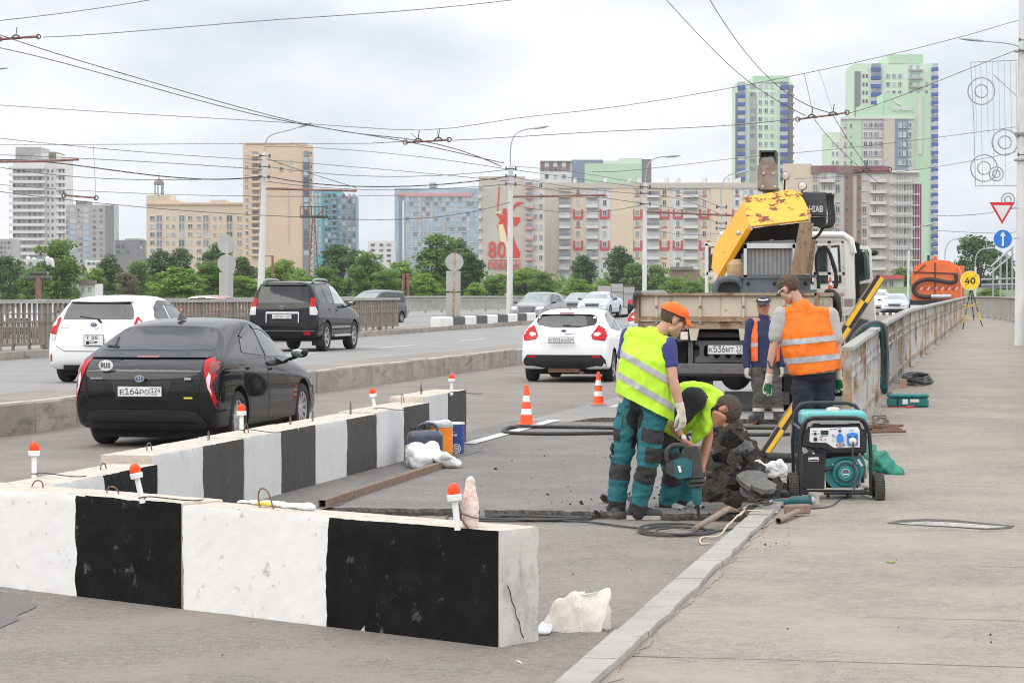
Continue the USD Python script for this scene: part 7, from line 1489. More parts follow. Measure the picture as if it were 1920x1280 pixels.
# ---------------------------------------------------------------- the flatbed truck with its crane
mat('bed_beige',(0.53,0.455,0.355),r=0.7,var=0.12,sc=3,world=True,bump=0.002,bsc=40,dirt=((0.20,0.11,0.06),0.57,0.68,3.5))
mat('bed_rust',(0.25,0.15,0.09),r=0.85,var=0.35,sc=5,world=True,dirt=((0.45,0.35,0.24),0.5,0.65,4))
mat('bed_rail',(0.36,0.27,0.19),r=0.8,var=0.2,sc=5,world=True,dirt=((0.17,0.09,0.05),0.48,0.62,5))
mat('chassis',(0.075,0.072,0.072),r=0.75,var=0.25,sc=5,world=True,dirt=((0.15,0.13,0.11),0.55,0.75,4))
mat('chassis_grey',(0.13,0.125,0.12),r=0.75,var=0.2,sc=5,world=True,dirt=((0.08,0.07,0.06),0.5,0.7,5))
mat('cab_white',(0.72,0.70,0.66),r=0.45,var=0.06,sc=3,world=True,coat=0.2,dirt=((0.32,0.22,0.14),0.63,0.72,4))
mat('steel_blue',(0.10,0.12,0.14),r=0.65,var=0.2,sc=4,world=True,dirt=((0.06,0.05,0.045),0.52,0.7,5))
mat('hood_yellow',(0.84,0.43,0.035),r=0.5,var=0.07,sc=3,world=True,coat=0.15,dirt=((0.20,0.055,0.03),0.66,0.70,3.0,(1,1,2.2)))
mat('hood_rusty',(0.86,0.45,0.04),r=0.5,var=0.07,sc=3,world=True,coat=0.15,dirt=((0.17,0.04,0.02),0.54,0.58,4.6,(1,1,2.0)))
mat('hood_edge',(0.70,0.30,0.012),r=0.5,var=0.08,world=True)
mat('grey_paint',(0.50,0.47,0.42),r=0.7,var=0.12,sc=8,world=True)
mat('radiator',(0.34,0.345,0.34),r=0.5,m=0.3,var=0.15,sc=6,world=True)
mat('radiator_frame',(0.55,0.57,0.58),r=0.5,m=0.2,var=0.1,world=True)
mat('crane_grey',(0.23,0.225,0.215),r=0.6,var=0.2,sc=6,world=True,dirt=((0.20,0.10,0.05),0.52,0.66,3,(1,1,0.6)))
mat('crane_dark',(0.06,0.058,0.055),r=0.6,var=0.3,sc=8,world=True,dirt=((0.17,0.085,0.05),0.56,0.7,6))
mat('panel_dark',(0.055,0.06,0.063),r=0.5,var=0.12,sc=5,world=True,dirt=((0.2,0.08,0.03),0.62,0.72,4))
mat('brass',(0.45,0.30,0.16),r=0.5,var=0.25,sc=10,world=True)
mat('lens_white',(0.6,0.6,0.56),r=0.2)
YT = 34.5
X3,Y3 = A3(1,0,0),A3(0,1,0)
def PL(px,Y,th=0.03):
 """an upright plate facing the camera end of the bridge: px outline in the photograph, standing at the distance Y"""
 q = [RY(x,y,Y) for x,y in px];return ext([(a[0],a[2]) for a in q],th,(0,Y,0),X3,Z)
def BX(x0,y0,x1,y1,Y,th=0.03,c=0):
 a,b = RY(x0,y1,Y),RY(x1,y0,Y);f = cbox if c else box
 return cbox(a[0],Y-th,a[2],b[0],Y,b[2],c) if c else box(a[0],Y-th,a[2],b[0],Y,b[2])
def BY(x0,y0,x1,y1,Y,d):
 """a box whose front fills that rectangle of the photograph, reaching d metres back"""
 a,b = RY(x0,y1,Y),RY(x1,y0,Y);return box(a[0],Y,a[2],b[0],Y+d,b[2])
tb = RY(1360,790,YT);XL,XRt = RY(1193,600,YT)[0],RY(1532,600,YT)[0]
zt1,zt0 = RY(1360,551,YT)[2],RY(1360,598,YT)[2]
zr = float(0.1)
t = T('flatbed_truck','old beige flatbed lorry with white cab, loading crane and open door','truck',(tb[0],YT,0.1))
bp = P(t,'tailgate',box(XL+0.06,YT,zt0,XRt,YT+0.05,zt1),'bed_beige')
for x0,x1 in ((1201,1229),(1233,1311),(1315,1350),(1353,1391),(1396,1468),(1473,1529)): P(bp,'panel',BX(x0,556,x1,594,YT,0.012,0.004),'bed_beige')
for x in (1231,1313,1394,1470): P(bp,'stay',BX(x-2.6,551,x+2.6,606,YT-0.005,0.03),'bed_beige');P(bp,'bolt',lathe([(0.022,0),(0.018,0.016),(0,0.018)],10,RY(x,575,YT-0.035),(0,-1,0)),'bed_rust')
P(bp,'top_rail',BX(1197,549,1532,554,YT+0.03,0.09),'bed_rail');P(bp,'bottom_rail',BX(1199,595,1532,602,YT+0.02,0.07),'bed_rust')
P(t,'sill',BX(1199,603,1532,616,YT+0.12,0.14),'bed_rail')
P(t,'corner_post',BX(1192,549,1201,606,YT+0.08,0.14),'bed_rust');P(t,'corner_post',BX(1528,549,1534,606,YT+0.08,0.14),'bed_rust')
P(t,'chain',cat(tube(spline([RY(1199,554,YT-0.1),RY(1192,549,YT-0.12),RY(1189,555,YT-0.1),RY(1190,575,YT-0.08)],20),0.02,6),ell(RY(1196,551,YT-0.1),(0.06,0.06,0.05),2)),'chassis')
P(t,'deck',box(XL+0.05,YT+0.05,zt0-0.02,XRt,YT+5.2,zt0+0.02),'bed_rust')
P(t,'side_board',box(XL+0.02,YT+0.06,zt0,XL+0.07,YT+5.2,zt1),'bed_beige')
sb_ = P(t,'side_board',box(XRt-0.05,YT+0.06,zt0,XRt,YT+5.2,zt1-0.03),'bed_beige')
for i in range(24): P(sb_,'rib',box(XRt,YT+0.15+i*0.21,zt0+0.03,XRt+0.035,YT+0.25+i*0.21,zt1-0.05),'bed_beige')
P(sb_,'top_rail',box(XRt-0.06,YT+0.06,zt1-0.03,XRt+0.05,YT+5.2,zt1+0.02),'bed_rail');P(sb_,'bottom_rail',box(XRt-0.06,YT+0.06,zt0-0.08,XRt+0.045,YT+5.2,zt0+0.02),'bed_rust')
for x in (1293,1386,1440): P(t,'bracket',PL([(x,616),(x+19,616),(x+14,638),(x+3,638)],YT+0.05,0.08),'bed_beige')
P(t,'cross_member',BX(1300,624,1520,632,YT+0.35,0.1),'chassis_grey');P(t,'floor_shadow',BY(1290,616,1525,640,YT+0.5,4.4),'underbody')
fp = Polygon([(RY(x,y,YT)[0],RY(x,y,YT)[2]) for x,y in ((1302,639),(1480,639),(1480,680),(1302,680))])
def pc(x,y): q = RY(x,y,YT);return (q[0],q[2])
for x,w_,hh in ((1303,7,10),(1324,6,10),(1465,6,10)):
 a = Point(pc(x,658-5)).buffer(w_/135);b = Point(pc(x,658+5)).buffer(w_/135);fp = fp.difference(unary_union([a,b]).convex_hull)
for x in (1342,1364,1384): fp = fp.difference(Point(pc(x,666)).buffer(0.045))
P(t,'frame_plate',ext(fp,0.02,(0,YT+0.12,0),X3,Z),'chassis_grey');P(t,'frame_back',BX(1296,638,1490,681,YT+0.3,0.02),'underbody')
P(t,'frame_angle',BX(1291,636,1300,683,YT+0.14,0.05),'chassis_grey')
P(t,'bumper',BX(1268,682,1500,700,YT+0.02,0.12,0.01),'chassis_grey');P(t,'bumper_lip',BX(1268,700,1500,704,YT+0.05,0.1),'chassis')
P(t,'tail_lamp',BX(1277,622,1291,637,YT+0.05,0.07,0.01),'plug_cream');P(t,'lamp_box',BX(1270,618,1296,640,YT+0.12,0.05),'chassis')
po = RY(1363.5,655,YT-0.06)
U_,V_ = X3,Z
pl = P(t,'number_plate',box(po[0]-0.27,po[1],po[2]-0.065,po[0]+0.27,po[1]+0.01,po[2]+0.065),'plate_white')
ms = [];x = po[0]-0.25
for ch in 'К536МТ':
 dg = ch.isdigit();ms.append(text(ch,0.088 if dg else 0.066,(x,po[1],po[2]-0.038),X3,Z,0.003,False,0.05));x += 0.0585
ms.append(text('124',0.07,(po[0]+0.125,po[1],po[2]-0.02),X3,Z,0.003,False,0.12));ms.append(text('RUS',0.02,(po[0]+0.14,po[1],po[2]-0.055),X3,Z,0.003,False,0.06))
P(pl,'lettering',cat(ms),'ink_black');P(pl,'frame',ext(sbox(-0.28,-0.075,0.28,0.075).difference(sbox(-0.268,-0.063,0.268,0.063)),0.006,(po[0],po[1]-0.001,po[2]),X3,Z),'trim_black')
xc = (XL+XRt)/2
for yy in (YT+1.3,YT+6.4):
 for s in (-1,1):
  for k in ((0,1) if yy < YT+3 else (0,)):
   w_ = P(t,'wheel',xf(lathe([(0.28,-0.12),(0.40,-0.14),(0.48,-0.12),(0.5,0),(0.48,0.12),(0.40,0.14),(0.28,0.12)],30,(0,0,0),(1,0,0)),None,(xc+s*(1.08-0.30*k),yy,0.6)),'tyre',smooth=35)
   P(w_,'rim',xf(lathe([(0,-0.06),(0.29,-0.09),(0.29,0.09),(0,0.06)],20,(0,0,0),(1,0,0)),None,(xc+s*(1.08-0.30*k),yy,0.6)),'chassis_grey')
P(t,'axle',cat(tube([(xc-0.9,YT+1.3,0.6),(xc+0.9,YT+1.3,0.6)],0.09,10),ell((xc,YT+1.3,0.6),(0.22,0.2,0.22),2)),'chassis')
P(t,'underrun_bar',BX(1360,734,1480,757,YT+0.7,0.1),'chassis_grey')
for s in (-0.42,0.42): P(t,'chassis_beam',box(xc+s-0.05,YT+0.2,0.72,xc+s+0.05,YT+7.4,0.98),'chassis')
for q in (xc-1.25,xc+0.75): P(t,'mud_flap',box(q,YT+0.62,0.35,q+0.5,YT+0.64,0.8),'trim_black')
# cab
YC = 41.0
cab = hull([RY(x,y,YC) for x,y in ((1344,446),(1350,438),(1580,438),(1593,446),(1600,470),(1603,560),(1338,560),(1340,470))]+[RY(x,y,YC)+Y3*1.75 for x,y in ((1348,470),(1590,470),(1603,560),(1336,560))]+[RY(x,y,YC)+Y3*1.2 for x,y in ((1352,440),(1582,440))])
cb_ = P(t,'cab',cab,'cab_white',smooth=20)
P(cb_,'rear_window',PL([(1520,462),(1574,459),(1578,530),(1520,532)],YC-0.004,0.012),'window_tint');P(cb_,'rear_window_inner',PL([(1523,466),(1530,466),(1530,528),(1523,528)],YC-0.018,0.01),'cab_white')
P(cb_,'rear_panel',PL([(1551,466),(1570,464),(1573,526),(1553,527)],YC-0.018,0.008),'panel_white')
P(cb_,'cab_roof_edge',tube([RY(1350,440,YC),RY(1582,440,YC),RY(1595,449,YC),RY(1601,475,YC)],0.05,8),'cab_white',smooth=True)
P(cb_,'side_window',(lambda a,b: box(a[0],a[1],a[2],b[0],b[1],b[2]))(RY(1603,515,YC)+[0.003,0.35,0],RY(1603,463,YC)+[0.018,1.2,0]),'window_dark')
P(cb_,'door_gap',PL([(1603,452),(1612,458),(1612,560),(1604,560)],YC+0.25,0.02),'underbody')
# the open door of the cab
dr = P(t,'open_door',ext(Polygon([(RY(x,y,YC+1.0)[0],RY(x,y,YC+1.0)[2]) for x,y in ((1603,460),(1629,461),(1634,470),(1637,560),(1632,590),(1604,575))]).difference(Polygon([(RY(x,y,YC+1.0)[0],RY(x,y,YC+1.0)[2]) for x,y in ((1607,467),(1627,468),(1630,476),(1632,524),(1607,528))])),0.07,(0,YC+1.0,0),X3,Z),'cab_white')
glassmat('door_glass',(0.75,0.82,0.80),0.25)
P(dr,'window',PL([(1607,467),(1627,468),(1630,476),(1632,524),(1607,528)],YC+0.98,0.01),'door_glass');P(dr,'window_bar',PL([(1612,467),(1614,467),(1617,527),(1614,528)],YC+0.95,0.02),'trim_black')
P(dr,'mirror',xf(ell((0,0,0),(0.11,0.05,0.30),2),None,RY(1620,501,YC+1.15)),'mirror_glass',smooth=True);P(dr,'lower_trim',PL([(1606,533),(1634,530),(1636,558),(1631,585),(1606,572)],YC+0.935,0.02),'chassis')
P(t,'wing_mirror',xf(ell((0,0,0),(0.10,0.04,0.05),2),None,RY(1636,474,YC+1.2)),'trim_black',smooth=True)
P(t,'wing_mirror',BX(1327,476,1346,507,YC+0.9,0.08,0.02),'window_dark');P(t,'mirror_arm',tube([RY(1346,462,YC+0.9),RY(1331,464,YC+0.9),RY(1329,510,YC+0.9),RY(1346,514,YC+0.9)],0.02,6),'trim_black')
P(t,'mudguard',hull([RY(x,y,YC+0.2)+Y3*d for x,y in ((1585,592),(1608,600),(1625,600),(1632,640),(1600,660),(1585,650)) for d in (0,1.0)]),'chassis',smooth=30)
P(t,'cab_step',PL([(1612,560),(1640,548),(1643,600),(1630,640),(1618,640)],YC+1.1,0.4),'cab_white')
# headboard of tubes behind the cab
YH = 39.6
for x0,y0,x1,y1 in ((1529,452,1529,549),(1555,452,1555,515),(1581,452,1584,549),(1525,513,1584,513),(1528,453,1582,453),(1325,457,1325,549),(1321,457,1345,459),(1325,513,1345,514)):
 P(t,'headboard_bar',bar(RY(x0,y0,YH),RY(x1,y1,YH),0.05,0.05,Y3),'cab_white')
P(t,'headboard_panel',BX(1523,541,1585,556,YH,0.05),'cab_white');P(t,'air_pipe',tube(spline([RY(1534,548,YH),RY(1531,500,YH),RY(1535,470,YH),RY(1548,464,YH),RY(1557,480,YH),RY(1567,512,YH),RY(1564,545,YH)],30),0.035,8),'trim_black',smooth=True)
# crane
YK = 39.0
cr = P(t,'crane_post',cat(BY(1430,352,1459,480,YK+0.15,0.4),PL([(1424,312),(1459,312),(1459,352),(1455,357),(1430,357),(1424,352)],YK,0.34)),'crane_grey')
P(cr,'crane_side_plate',PL([(1426,313),(1431,298),(1451,296),(1459,313)],YK+0.05,0.3),'crane_grey')
for x in (1431,1440,1450): P(cr,'sheave',xf(lathe([(0.02,-0.045),(0.16,-0.045),(0.13,0),(0.16,0.045),(0.02,0.045)],20,(0,0,0),(1,0,0)),None,RY(x,301,YK+0.1)),'crane_dark',smooth=40)
P(cr,'sheave_frame',cat(BX(1427,285,1430,312,YK+0.2,0.3),BX(1455,286,1459,312,YK+0.2,0.3),BX(1429,284,1457,288,YK+0.2,0.3)),'crane_dark')
for x,y in ((1432,325),(1450,325),(1430,350),(1453,350)): P(cr,'bolt',lathe([(0.025,0),(0.02,0.025),(0,0.027)],8,RY(x,y,YK-0.34),(0,-1,0)),'steel_bright')
P(cr,'collar',BX(1426,352,1458,360,YK+0.1,0.4),'crane_dark')
for x,y,b,r in ((1472,330,368,0.065),(1504.5,349,366,0.065)):
 lp = P(t,'work_lamp',xf(lathe([(0.06,-0.05),(0.068,0),(0.068,0.05),(0.0,0.07)],18,(0,0,0),(0,1,0)),None,RY(x,y,YK)),'trim_black',smooth=40)
 P(lp,'lens',lathe([(0.06,0.0),(0.05,0.016),(0,0.02)],18,RY(x,y,YK-0.05),(0,-1,0)),'lens_white',smooth=True);P(lp,'stalk',tube([RY(x,y+5,YK+0.03),RY(x-2,b,YK+0.03)],0.014,6),'trim_black')
cp_ = P(t,'crane_panel',BX(1499,361,1551,407,YK+0.2,0.25,0.02),'panel_dark');o_ = RY(1517,397.5,YK-0.052)
P(cp_,'lettering',text('HIAB',0.092,o_,X3,Z,0.004,True,RY(1543,397,YK-0.052)[0]-o_[0]),'panel_white')
P(t,'hydraulic_pipes',cat([tube(spline([RY(x,365,YK),RY(x+1,395,YK),RY(x+1,418,YK-0.05),RY(x-6,425,YK-0.05),RY(x-18,424,YK)],18),0.022,6) for x in (1553,1558,1562)]+[BX(1549,362,1560,372,YK+0.05,0.05),BX(1520,408,1550,425,YK+0.2,0.2)]),'trim_black',kind='stuff')
P(t,'hydraulic_hose',tube(spline([RY(1545,420,YK),RY(1535,440,YK),RY(1524,448,YK),RY(1518,446,YK)],18),0.025,6),'trim_black',smooth=True)
# ---------------------------------------------------------------- the compressor on the flatbed
YE = 37.0
t = T('air_compressor','compressor with raised yellow rusty hood and radiator standing on the truck bed','compressor',RY(1440,549,YE))
ep = [(1396,373),(1484,358),(1505,373),(1521,404),(1518,414),(1408,427),(1400,410)]
def plate3(pts,th,nrm):
 p = np.array(pts);o = p.mean(0);u = unit(p[1]-p[0]);n = unit(np.cross(u,p[2]-p[0]));v = np.cross(n,u)
 if n @ np.asarray(nrm,float) < 0: n = -n;v = -v if False else np.cross(n,u)
 q = np.stack([(p-o) @ u,(p-o) @ v],1);return ext(Polygon(q),th,o,u,v)
E = [RY(x,y,YE+0.35*(427-y)/60) for x,y in ep]
hd = P(t,'hood_end',plate3(E,0.04,-Y3),'hood_rusty');
lo = [(1401,412),(1408,427),(1518,414),(1520,404)]
P(hd,'grey_band',plate3([RY(x,y,YE+0.35*(427-y)/60)-Y3*0.043+Z*0.0 for x,y in ((1408,425),(1406,417),(1460,411),(1514,399),(1517,405),(1460,417))],0.004,-Y3),'grey_paint')
S1 = [RY(1396,373,YE+0.3),RY(1405,427,YE),RY(1349,521,YE+0.55),RY(1345,505,YE+0.9),RY(1346,466,YE+0.95)]
sd_ = P(t,'hood_side',plate3(S1,0.035,-Y3-X3),'hood_yellow')
P(t,'hood_edge',cat(bar(RY(1405.5,428,YE-0.02),RY(1349,522,YE+0.5),0.07,0.10,Y3)),'hood_edge')
back = [RY(1396,373,YE+0.3)+Y3*1.7+X3*0.1,RY(1484,358,YE+0.4)+Y3*1.7+X3*0.05]
P(t,'hood_top',plate3([E[0],E[1],back[1],back[0]],0.03,Z),'hood_yellow')
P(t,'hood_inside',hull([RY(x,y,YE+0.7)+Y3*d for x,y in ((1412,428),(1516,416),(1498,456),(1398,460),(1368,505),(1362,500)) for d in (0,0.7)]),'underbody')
P(t,'corner_iron',bar(RY(1406,421,YE-0.06),RY(1410,431,YE-0.06),0.05,0.02),'steel_bright');P(t,'corner_iron',bar(RY(1516,404,YE-0.03),RY(1519,416,YE-0.03),0.05,0.02),'steel_bright');P(t,'hood_catch',ell(RY(1385,437,YE+0.0),(0.04,0.03,0.04),2),'steel_bright',smooth=True)
rd = P(t,'radiator',BY(1398,460,1491,519,YE-0.1,0.15),'radiator')
for x0,y0,x1,y1 in ((1396,457,1402,520),(1487,458,1492,520),(1396,456,1492,466)): P(rd,'radiator_frame',BX(x0,y0,x1,y1,YE-0.06,0.12),'radiator_frame')
a0,a1 = RY(1403,518,YE-0.105),RY(1486,466,YE-0.105)
for i in range(34): P(rd,'fin',box(a0[0]+(a1[0]-a0[0])*i/34,YE-0.125,a0[2],a0[0]+(a1[0]-a0[0])*(i+0.5)/34,YE-0.10,a1[2]),'radiator')
P(t,'coolant_tank',cat(tube([RY(1400,457,YE+0.1),RY(1490,454,YE+0.1)],0.035,10),tube([RY(1447,455,YE),RY(1447,449,YE)],0.035,10)),'chassis_grey',smooth=40)
P(t,'oil_filter',lathe([(0,0),(0.13,0.0),(0.15,0.04),(0.15,0.2),(0.10,0.24),(0.08,0.27),(0,0.27)],20,RY(1382,520,YE+0.2),Z),'brass',smooth=40)
P(t,'engine_parts',cat([tube([RY(1370,488,YE+0.3),RY(1396,487,YE+0.3)],0.02,8),bar(RY(1362,500,YE+0.4),RY(1398,496,YE+0.4),0.06,0.08),BY(1390,475,1398,512,YE+0.1,0.2)]),'chassis_grey',kind='stuff')
P(t,'base_beam',cat(BX(1394,521,1520,546,YE-0.1,0.05),BX(1391,515,1531,521,YE-0.02,0.16),BX(1391,543,1532,549,YE-0.02,0.16)),'steel_blue')
for x in (1403,1452,1510): P(t,'beam_hole',lathe([(0.03,0),(0,0.001)],14,RY(x,532,YE-0.151),(0,-1,0)),'underbody')
fd = [RY(x,y,YE+0.2) for x,y in ((1345,549),(1347,533),(1356,525),(1372,523),(1388,526),(1396,536),(1398,549))]
P(t,'fender',cat(*[tube([p+Y3*d for p in spline(fd,24)],0.05,8) for d in (-0.25,0.15)],grid([[p-Y3*0.25 for p in spline(fd,24)],[p+Y3*0.2 for p in spline(fd,24)]]),hull([p for p in fd]+[p+Y3*0.1 for p in fd])),'steel_blue',smooth=40)
t = T('timber_prop','old wooden plank propping the yellow hood beside the radiator','plank',RY(1496,514,YE-0.35))
P(t,'plank',ext([(q[0],q[2]) for q in (RY(x,y,YE-0.4) for x,y in ((1499,416),(1525,418),(1510,515),(1482,514)))],0.06,(0,YE-0.3,0),X3,Z),'wood_board')
t = T('timber_prop','second darker plank standing behind the propping plank','plank',RY(1518,514,YE+0.3))
P(t,'plank',ext([(q[0],q[2]) for q in (RY(x,y,YE+0.3) for x,y in ((1519,449),(1530,449),(1523,514),(1512,514)))],0.06,(0,YE+0.3,0),X3,Z),'wood_board')
cone(RY(1557,557,37.5),0.30,'small traffic cone standing on the truck bed behind the side board')
t = T('hung_jacket','black jacket hanging over the side board of the truck','jacket',(XRt,37.4,zt1))
P(t,'cloth',blob([((XRt-0.02,37.4,zt1+0.03),(0.08,0.30,0.04)),((XRt+0.08,37.5,zt1-0.1),(0.04,0.3,0.12)),((XRt+0.09,37.7,zt1-0.3),(0.04,0.2,0.14))],[(0,1),(1,2)],0.03,3,0.04,6,3),'cloth_black',smooth=50)
# ---------------------------------------------------------------- orange tank truck far off
mat('tank_orange',(0.74,0.15,0.03),r=0.45,var=0.08,sc=1.5,coat=0.3,world=True)
mat('stripe_red',(0.6,0.03,0.02),r=0.5)
YO = 152.0
ro = RY(1760,530,YO);k_ = 1/31.0
t = T('tank_truck','orange suction tank truck with black hose and striped rear on the far road','truck',RY(1758,592,YO))
oc = lambda x,y,d=0: RY(x,y,YO)+Y3*d
out = [(1709,570),(1708,515),(1715,500),(1735,490),(1757,487),(1780,489),(1797,499),(1802,515),(1801,570)]
P(t,'tank',ext([(oc(x,y)[0],oc(x,y)[2]) for x,y in out],5.5,(0,YO+5.5,0),X3,Z),'tank_orange',smooth=30)
P(t,'rear_door',ext([(oc(x,y)[0],oc(x,y)[2]) for x,y in ((1713,566),(1712,517),(1718,504),(1736,494),(1757,491),(1778,493),(1793,503),(1797,517),(1797,566))],0.08,(0,YO,0),X3,Z),'tank_orange')
P(t,'hose',tube(spline([oc(1791,512,-0.3),oc(1790,528,-0.3),oc(1775,529,-0.3),oc(1750,524,-0.3),oc(1728,526,-0.3),oc(1714,536,-0.3),oc(1715,549,-0.3),oc(1728,556,-0.3),oc(1748,556,-0.3)],40),0.12,8),'trim_black',smooth=True)
P(t,'pipe',tube([oc(1746,556,-0.3),oc(1784,555,-0.3)],0.14,10),'steel_bright',smooth=40)
for i in range(12): P(t,'stripe',PL([(1718+i*6.6,544),(1721+i*6.6,544),(1724.5+i*6.6,538),(1721.5+i*6.6,538)],YO-0.1,0.02),'stripe_white' if i % 2 else 'stripe_red')
P(t,'door_bars',cat(bar(oc(1712,510,-0.12),oc(1795,513,-0.12),0.05,0.06),bar(oc(1753,492,-0.12),oc(1753,566,-0.12),0.05,0.06),bar(oc(1713,515,-0.12),oc(1735,496,-0.12),0.04,0.04)),'trim_black',kind='stuff')
P(t,'rear_frame',cat(BX(1706,563,1800,572,YO,0.3),BX(1705,570,1795,590,YO+0.5,0.5)),'trim_black');P(t,'number_plate',BX(1707,572,1729,577,YO-0.4,0.03),'plate_white');P(t,'tail_lamp',BX(1706,581,1725,584,YO-0.2,0.1),'lamp_red')
P(t,'cab',box(oc(1712,0)[0],YO+5.8,1.2,oc(1806,0)[0],YO+7.8,oc(0,500)[2]),'tank_orange')
P(t,'beacon',lathe([(0.12,0),(0.12,0.2),(0.05,0.3),(0,0.3)],12,oc(1753,488,0.5)),'lamp_orange',smooth=40);P(t,'exhaust_stack',tube([oc(1740,492,1),oc(1740,478,1)],0.08,8),'trim_black')
for s in (1716,1792): P(t,'wheel',xf(lathe([(0.25,-0.15),(0.5,-0.15),(0.52,0),(0.5,0.15),(0.25,0.15)],20,(0,0,0),(1,0,0)),None,A3(oc(s,0)[0],YO+1.5,1.05)),'tyre',smooth=35)
# ---------------------------------------------------------------- the town beyond the bridge
for nm,c,v in (('wall_cream',(0.60,0.50,0.385),.06),('wall_beige',(0.62,0.47,0.345),.05),('wall_white',(0.62,0.62,0.60),.06),('wall_grey',(0.36,0.35,0.34),.08),('wall_dark',(0.20,0.195,0.20),.1),('wall_brown',(0.23,0.15,0.13),.1),('wall_pale',(0.58,0.555,0.53),.06),
     ('wall_peach',(0.64,0.53,0.41),.05),('wall_stone',(0.50,0.455,0.395),.06),('wall_red',(0.52,0.09,0.09),.06),('wall_pink',(0.58,0.30,0.30),.06),('wall_green',(0.44,0.60,0.43),.04),('wall_mint',(0.56,0.69,0.54),.04),('wall_blue',(0.06,0.11,0.34),.08),('wall_purple',(0.24,0.075,0.12),.1),('wall_teal',(0.12,0.36,0.44),.08),
     ('wall_slate',(0.20,0.26,0.32),.1),('mural_cream',(0.76,0.66,0.46),.05),('mural_red',(0.60,0.06,0.05),.08),('roof_iron',(0.22,0.17,0.15),.2)):
 mat(nm,c,r=0.85,var=v,sc=0.12,world=True)
mat('pane_dark',(0.07,0.08,0.095),r=0.1,spec=0.8,var=0.5,sc=0.4,world=True);mat('pane_mid',(0.20,0.215,0.23),r=0.12,spec=0.8,var=0.4,sc=0.5,world=True)
mat('pane_light',(0.42,0.43,0.44),r=0.2,spec=0.7,var=0.2,sc=0.6,world=True);mat('pane_sky',(0.30,0.39,0.46),r=0.06,spec=0.9,var=0.3,sc=0.15,world=True);mat('frame_white',(0.66,0.66,0.65),r=0.6)
ax = np.stack([RIGHT,FH,Z],1)
class Bld:
 """a building whose front stands at the distance d and is measured in the photograph's pixels"""
 def __init__(s,label,d,parts,cat_='apartment block',name='apartment_block',th=14):
  s.d,s.k,s.th,s.r = d,FPX/d,th,random.Random(int(d))
  x0,yt,x1,yb = parts[0][:4];s.o = D((x0+x1)/2,557,d);s.o[2] = -4;s.px = (x0+x1)/2;s.t = T(name,label,cat_,s.o)
  for p in parts: s.wall(*p)
 def bx(s,x0,yt,x1,yb,a,b):
  z = lambda y: D(s.px,y,s.d)[2]-s.o[2]
  return xf(box((x0-s.px)/s.k,a,z(yb),(x1-s.px)/s.k,b,z(yt)),ax,s.o)
 def wall(s,x0,yt,x1,yb,mt,out=0.0,name='wall',th=None): return P(s.t,name,s.bx(x0,yt,x1,yb,-out,(th or s.th) if out <= 0 else 0.0),mt)
 def win(s,cols,rows,w,h,mts=('pane_dark','pane_mid','pane_mid','pane_light'),name='window',fr='frame_white',out=0.12,skip=()):
  for i,y in enumerate(rows):
   for j,x in enumerate(cols):
    if (i,j) in skip: continue
    q = P(s.t,name,s.bx(x-w/2,y-h/2,x+w/2,y+h/2,-out,0.05),s.r.choice(mts))
    if fr: P(q,'frame',cat(s.bx(x-w/2-.5,y-h/2-.5,x+w/2+.5,y-h/2,-out-.06,0),s.bx(x-w/2-.5,y+h/2,x+w/2+.5,y+h/2+.6,-out-.1,0),s.bx(x-.25,y-h/2,x+.25,y+h/2,-out-.04,0),s.bx(x-w/2-.5,y-h/2,x-w/2,y+h/2,-out-.05,0),s.bx(x+w/2,y-h/2,x+w/2+.5,y+h/2,-out-.05,0)),fr)
 def balc(s,x0,x1,rows,h,mt,out=1.2,glass=None):
  for y in rows:
   b = P(s.t,'balcony',s.bx(x0,y,x1,y+h*0.45,-out,0),mt)
   if glass: P(b,'glazing',s.bx(x0+.3,y-h*0.5,x1-.3,y,-out*0.9,-out*0.9+0.1),s.r.choice(glass))
L = lambda a,b,n: list(np.linspace(a,b,n))
gl = ('pane_mid','pane_light','pane_mid')
b = Bld('white unfinished tower of balcony slabs at the far left',1040,[(25,298,122,575,'wall_pale'),(30,276,78,298,'wall_grey'),(30,288,108,300,'wall_white'),(92,285,106,298,'wall_brown')],th=20)
rw = [312+13.4*i for i in range(14)]
for y in rw: P(b.t,'balcony_slab',b.bx(19,y,86,y+5.2,-2.2,0),'wall_white');P(b.t,'balcony_slab',b.bx(106,y,126,y+5,-1.2,0),'wall_white')
b.win([27,36,46,56,66,76],[y+9 for y in rw],5,6,('pane_mid','pane_dark','pane_light','wall_grey'),fr=None);b.win([91,99,113,120],[y+9 for y in rw],3.5,6,('pane_mid','pane_dark'),fr=None)
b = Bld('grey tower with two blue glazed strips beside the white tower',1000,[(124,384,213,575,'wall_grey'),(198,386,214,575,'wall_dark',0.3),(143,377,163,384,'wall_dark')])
rw = [394+10.6*i for i in range(10)]
b.win([126,149,152.5,177,190],rw,5.5,5,fr=None);b.win([137,162],rw,11,9,('pane_sky','pane_light'),fr=None);b.win([203,210],rw,4,6,('pane_dark','pane_mid'),fr=None)
b = Bld('low dark grey block behind the trees left of the beige block',950,[(215,450,272,575,'wall_dark'),(235,447,262,452,'wall_grey')]);b.win([222,231,240],[462,472],6,6,('pane_dark','pane_mid'),fr=None);b.win([258,265],[455,464,473],4,5,fr=None)
b = Bld('low pale building peeping out at the left edge',900,[(-6,448,24,575,'wall_grey')]);b.win([3,10,17],[455,464,473],4,5,fr=None)
b = Bld('long cream apartment block with a small domed cupola on its roof',830,[(275,382,460,575,'wall_cream'),(275,366,320,382,'wall_cream'),(320,375,336,382,'wall_cream'),(394,375,424,382,'wall_cream'),(274,380,460,384,'wall_beige',0.5)])
rw = [409+15.3*i for i in range(6)]
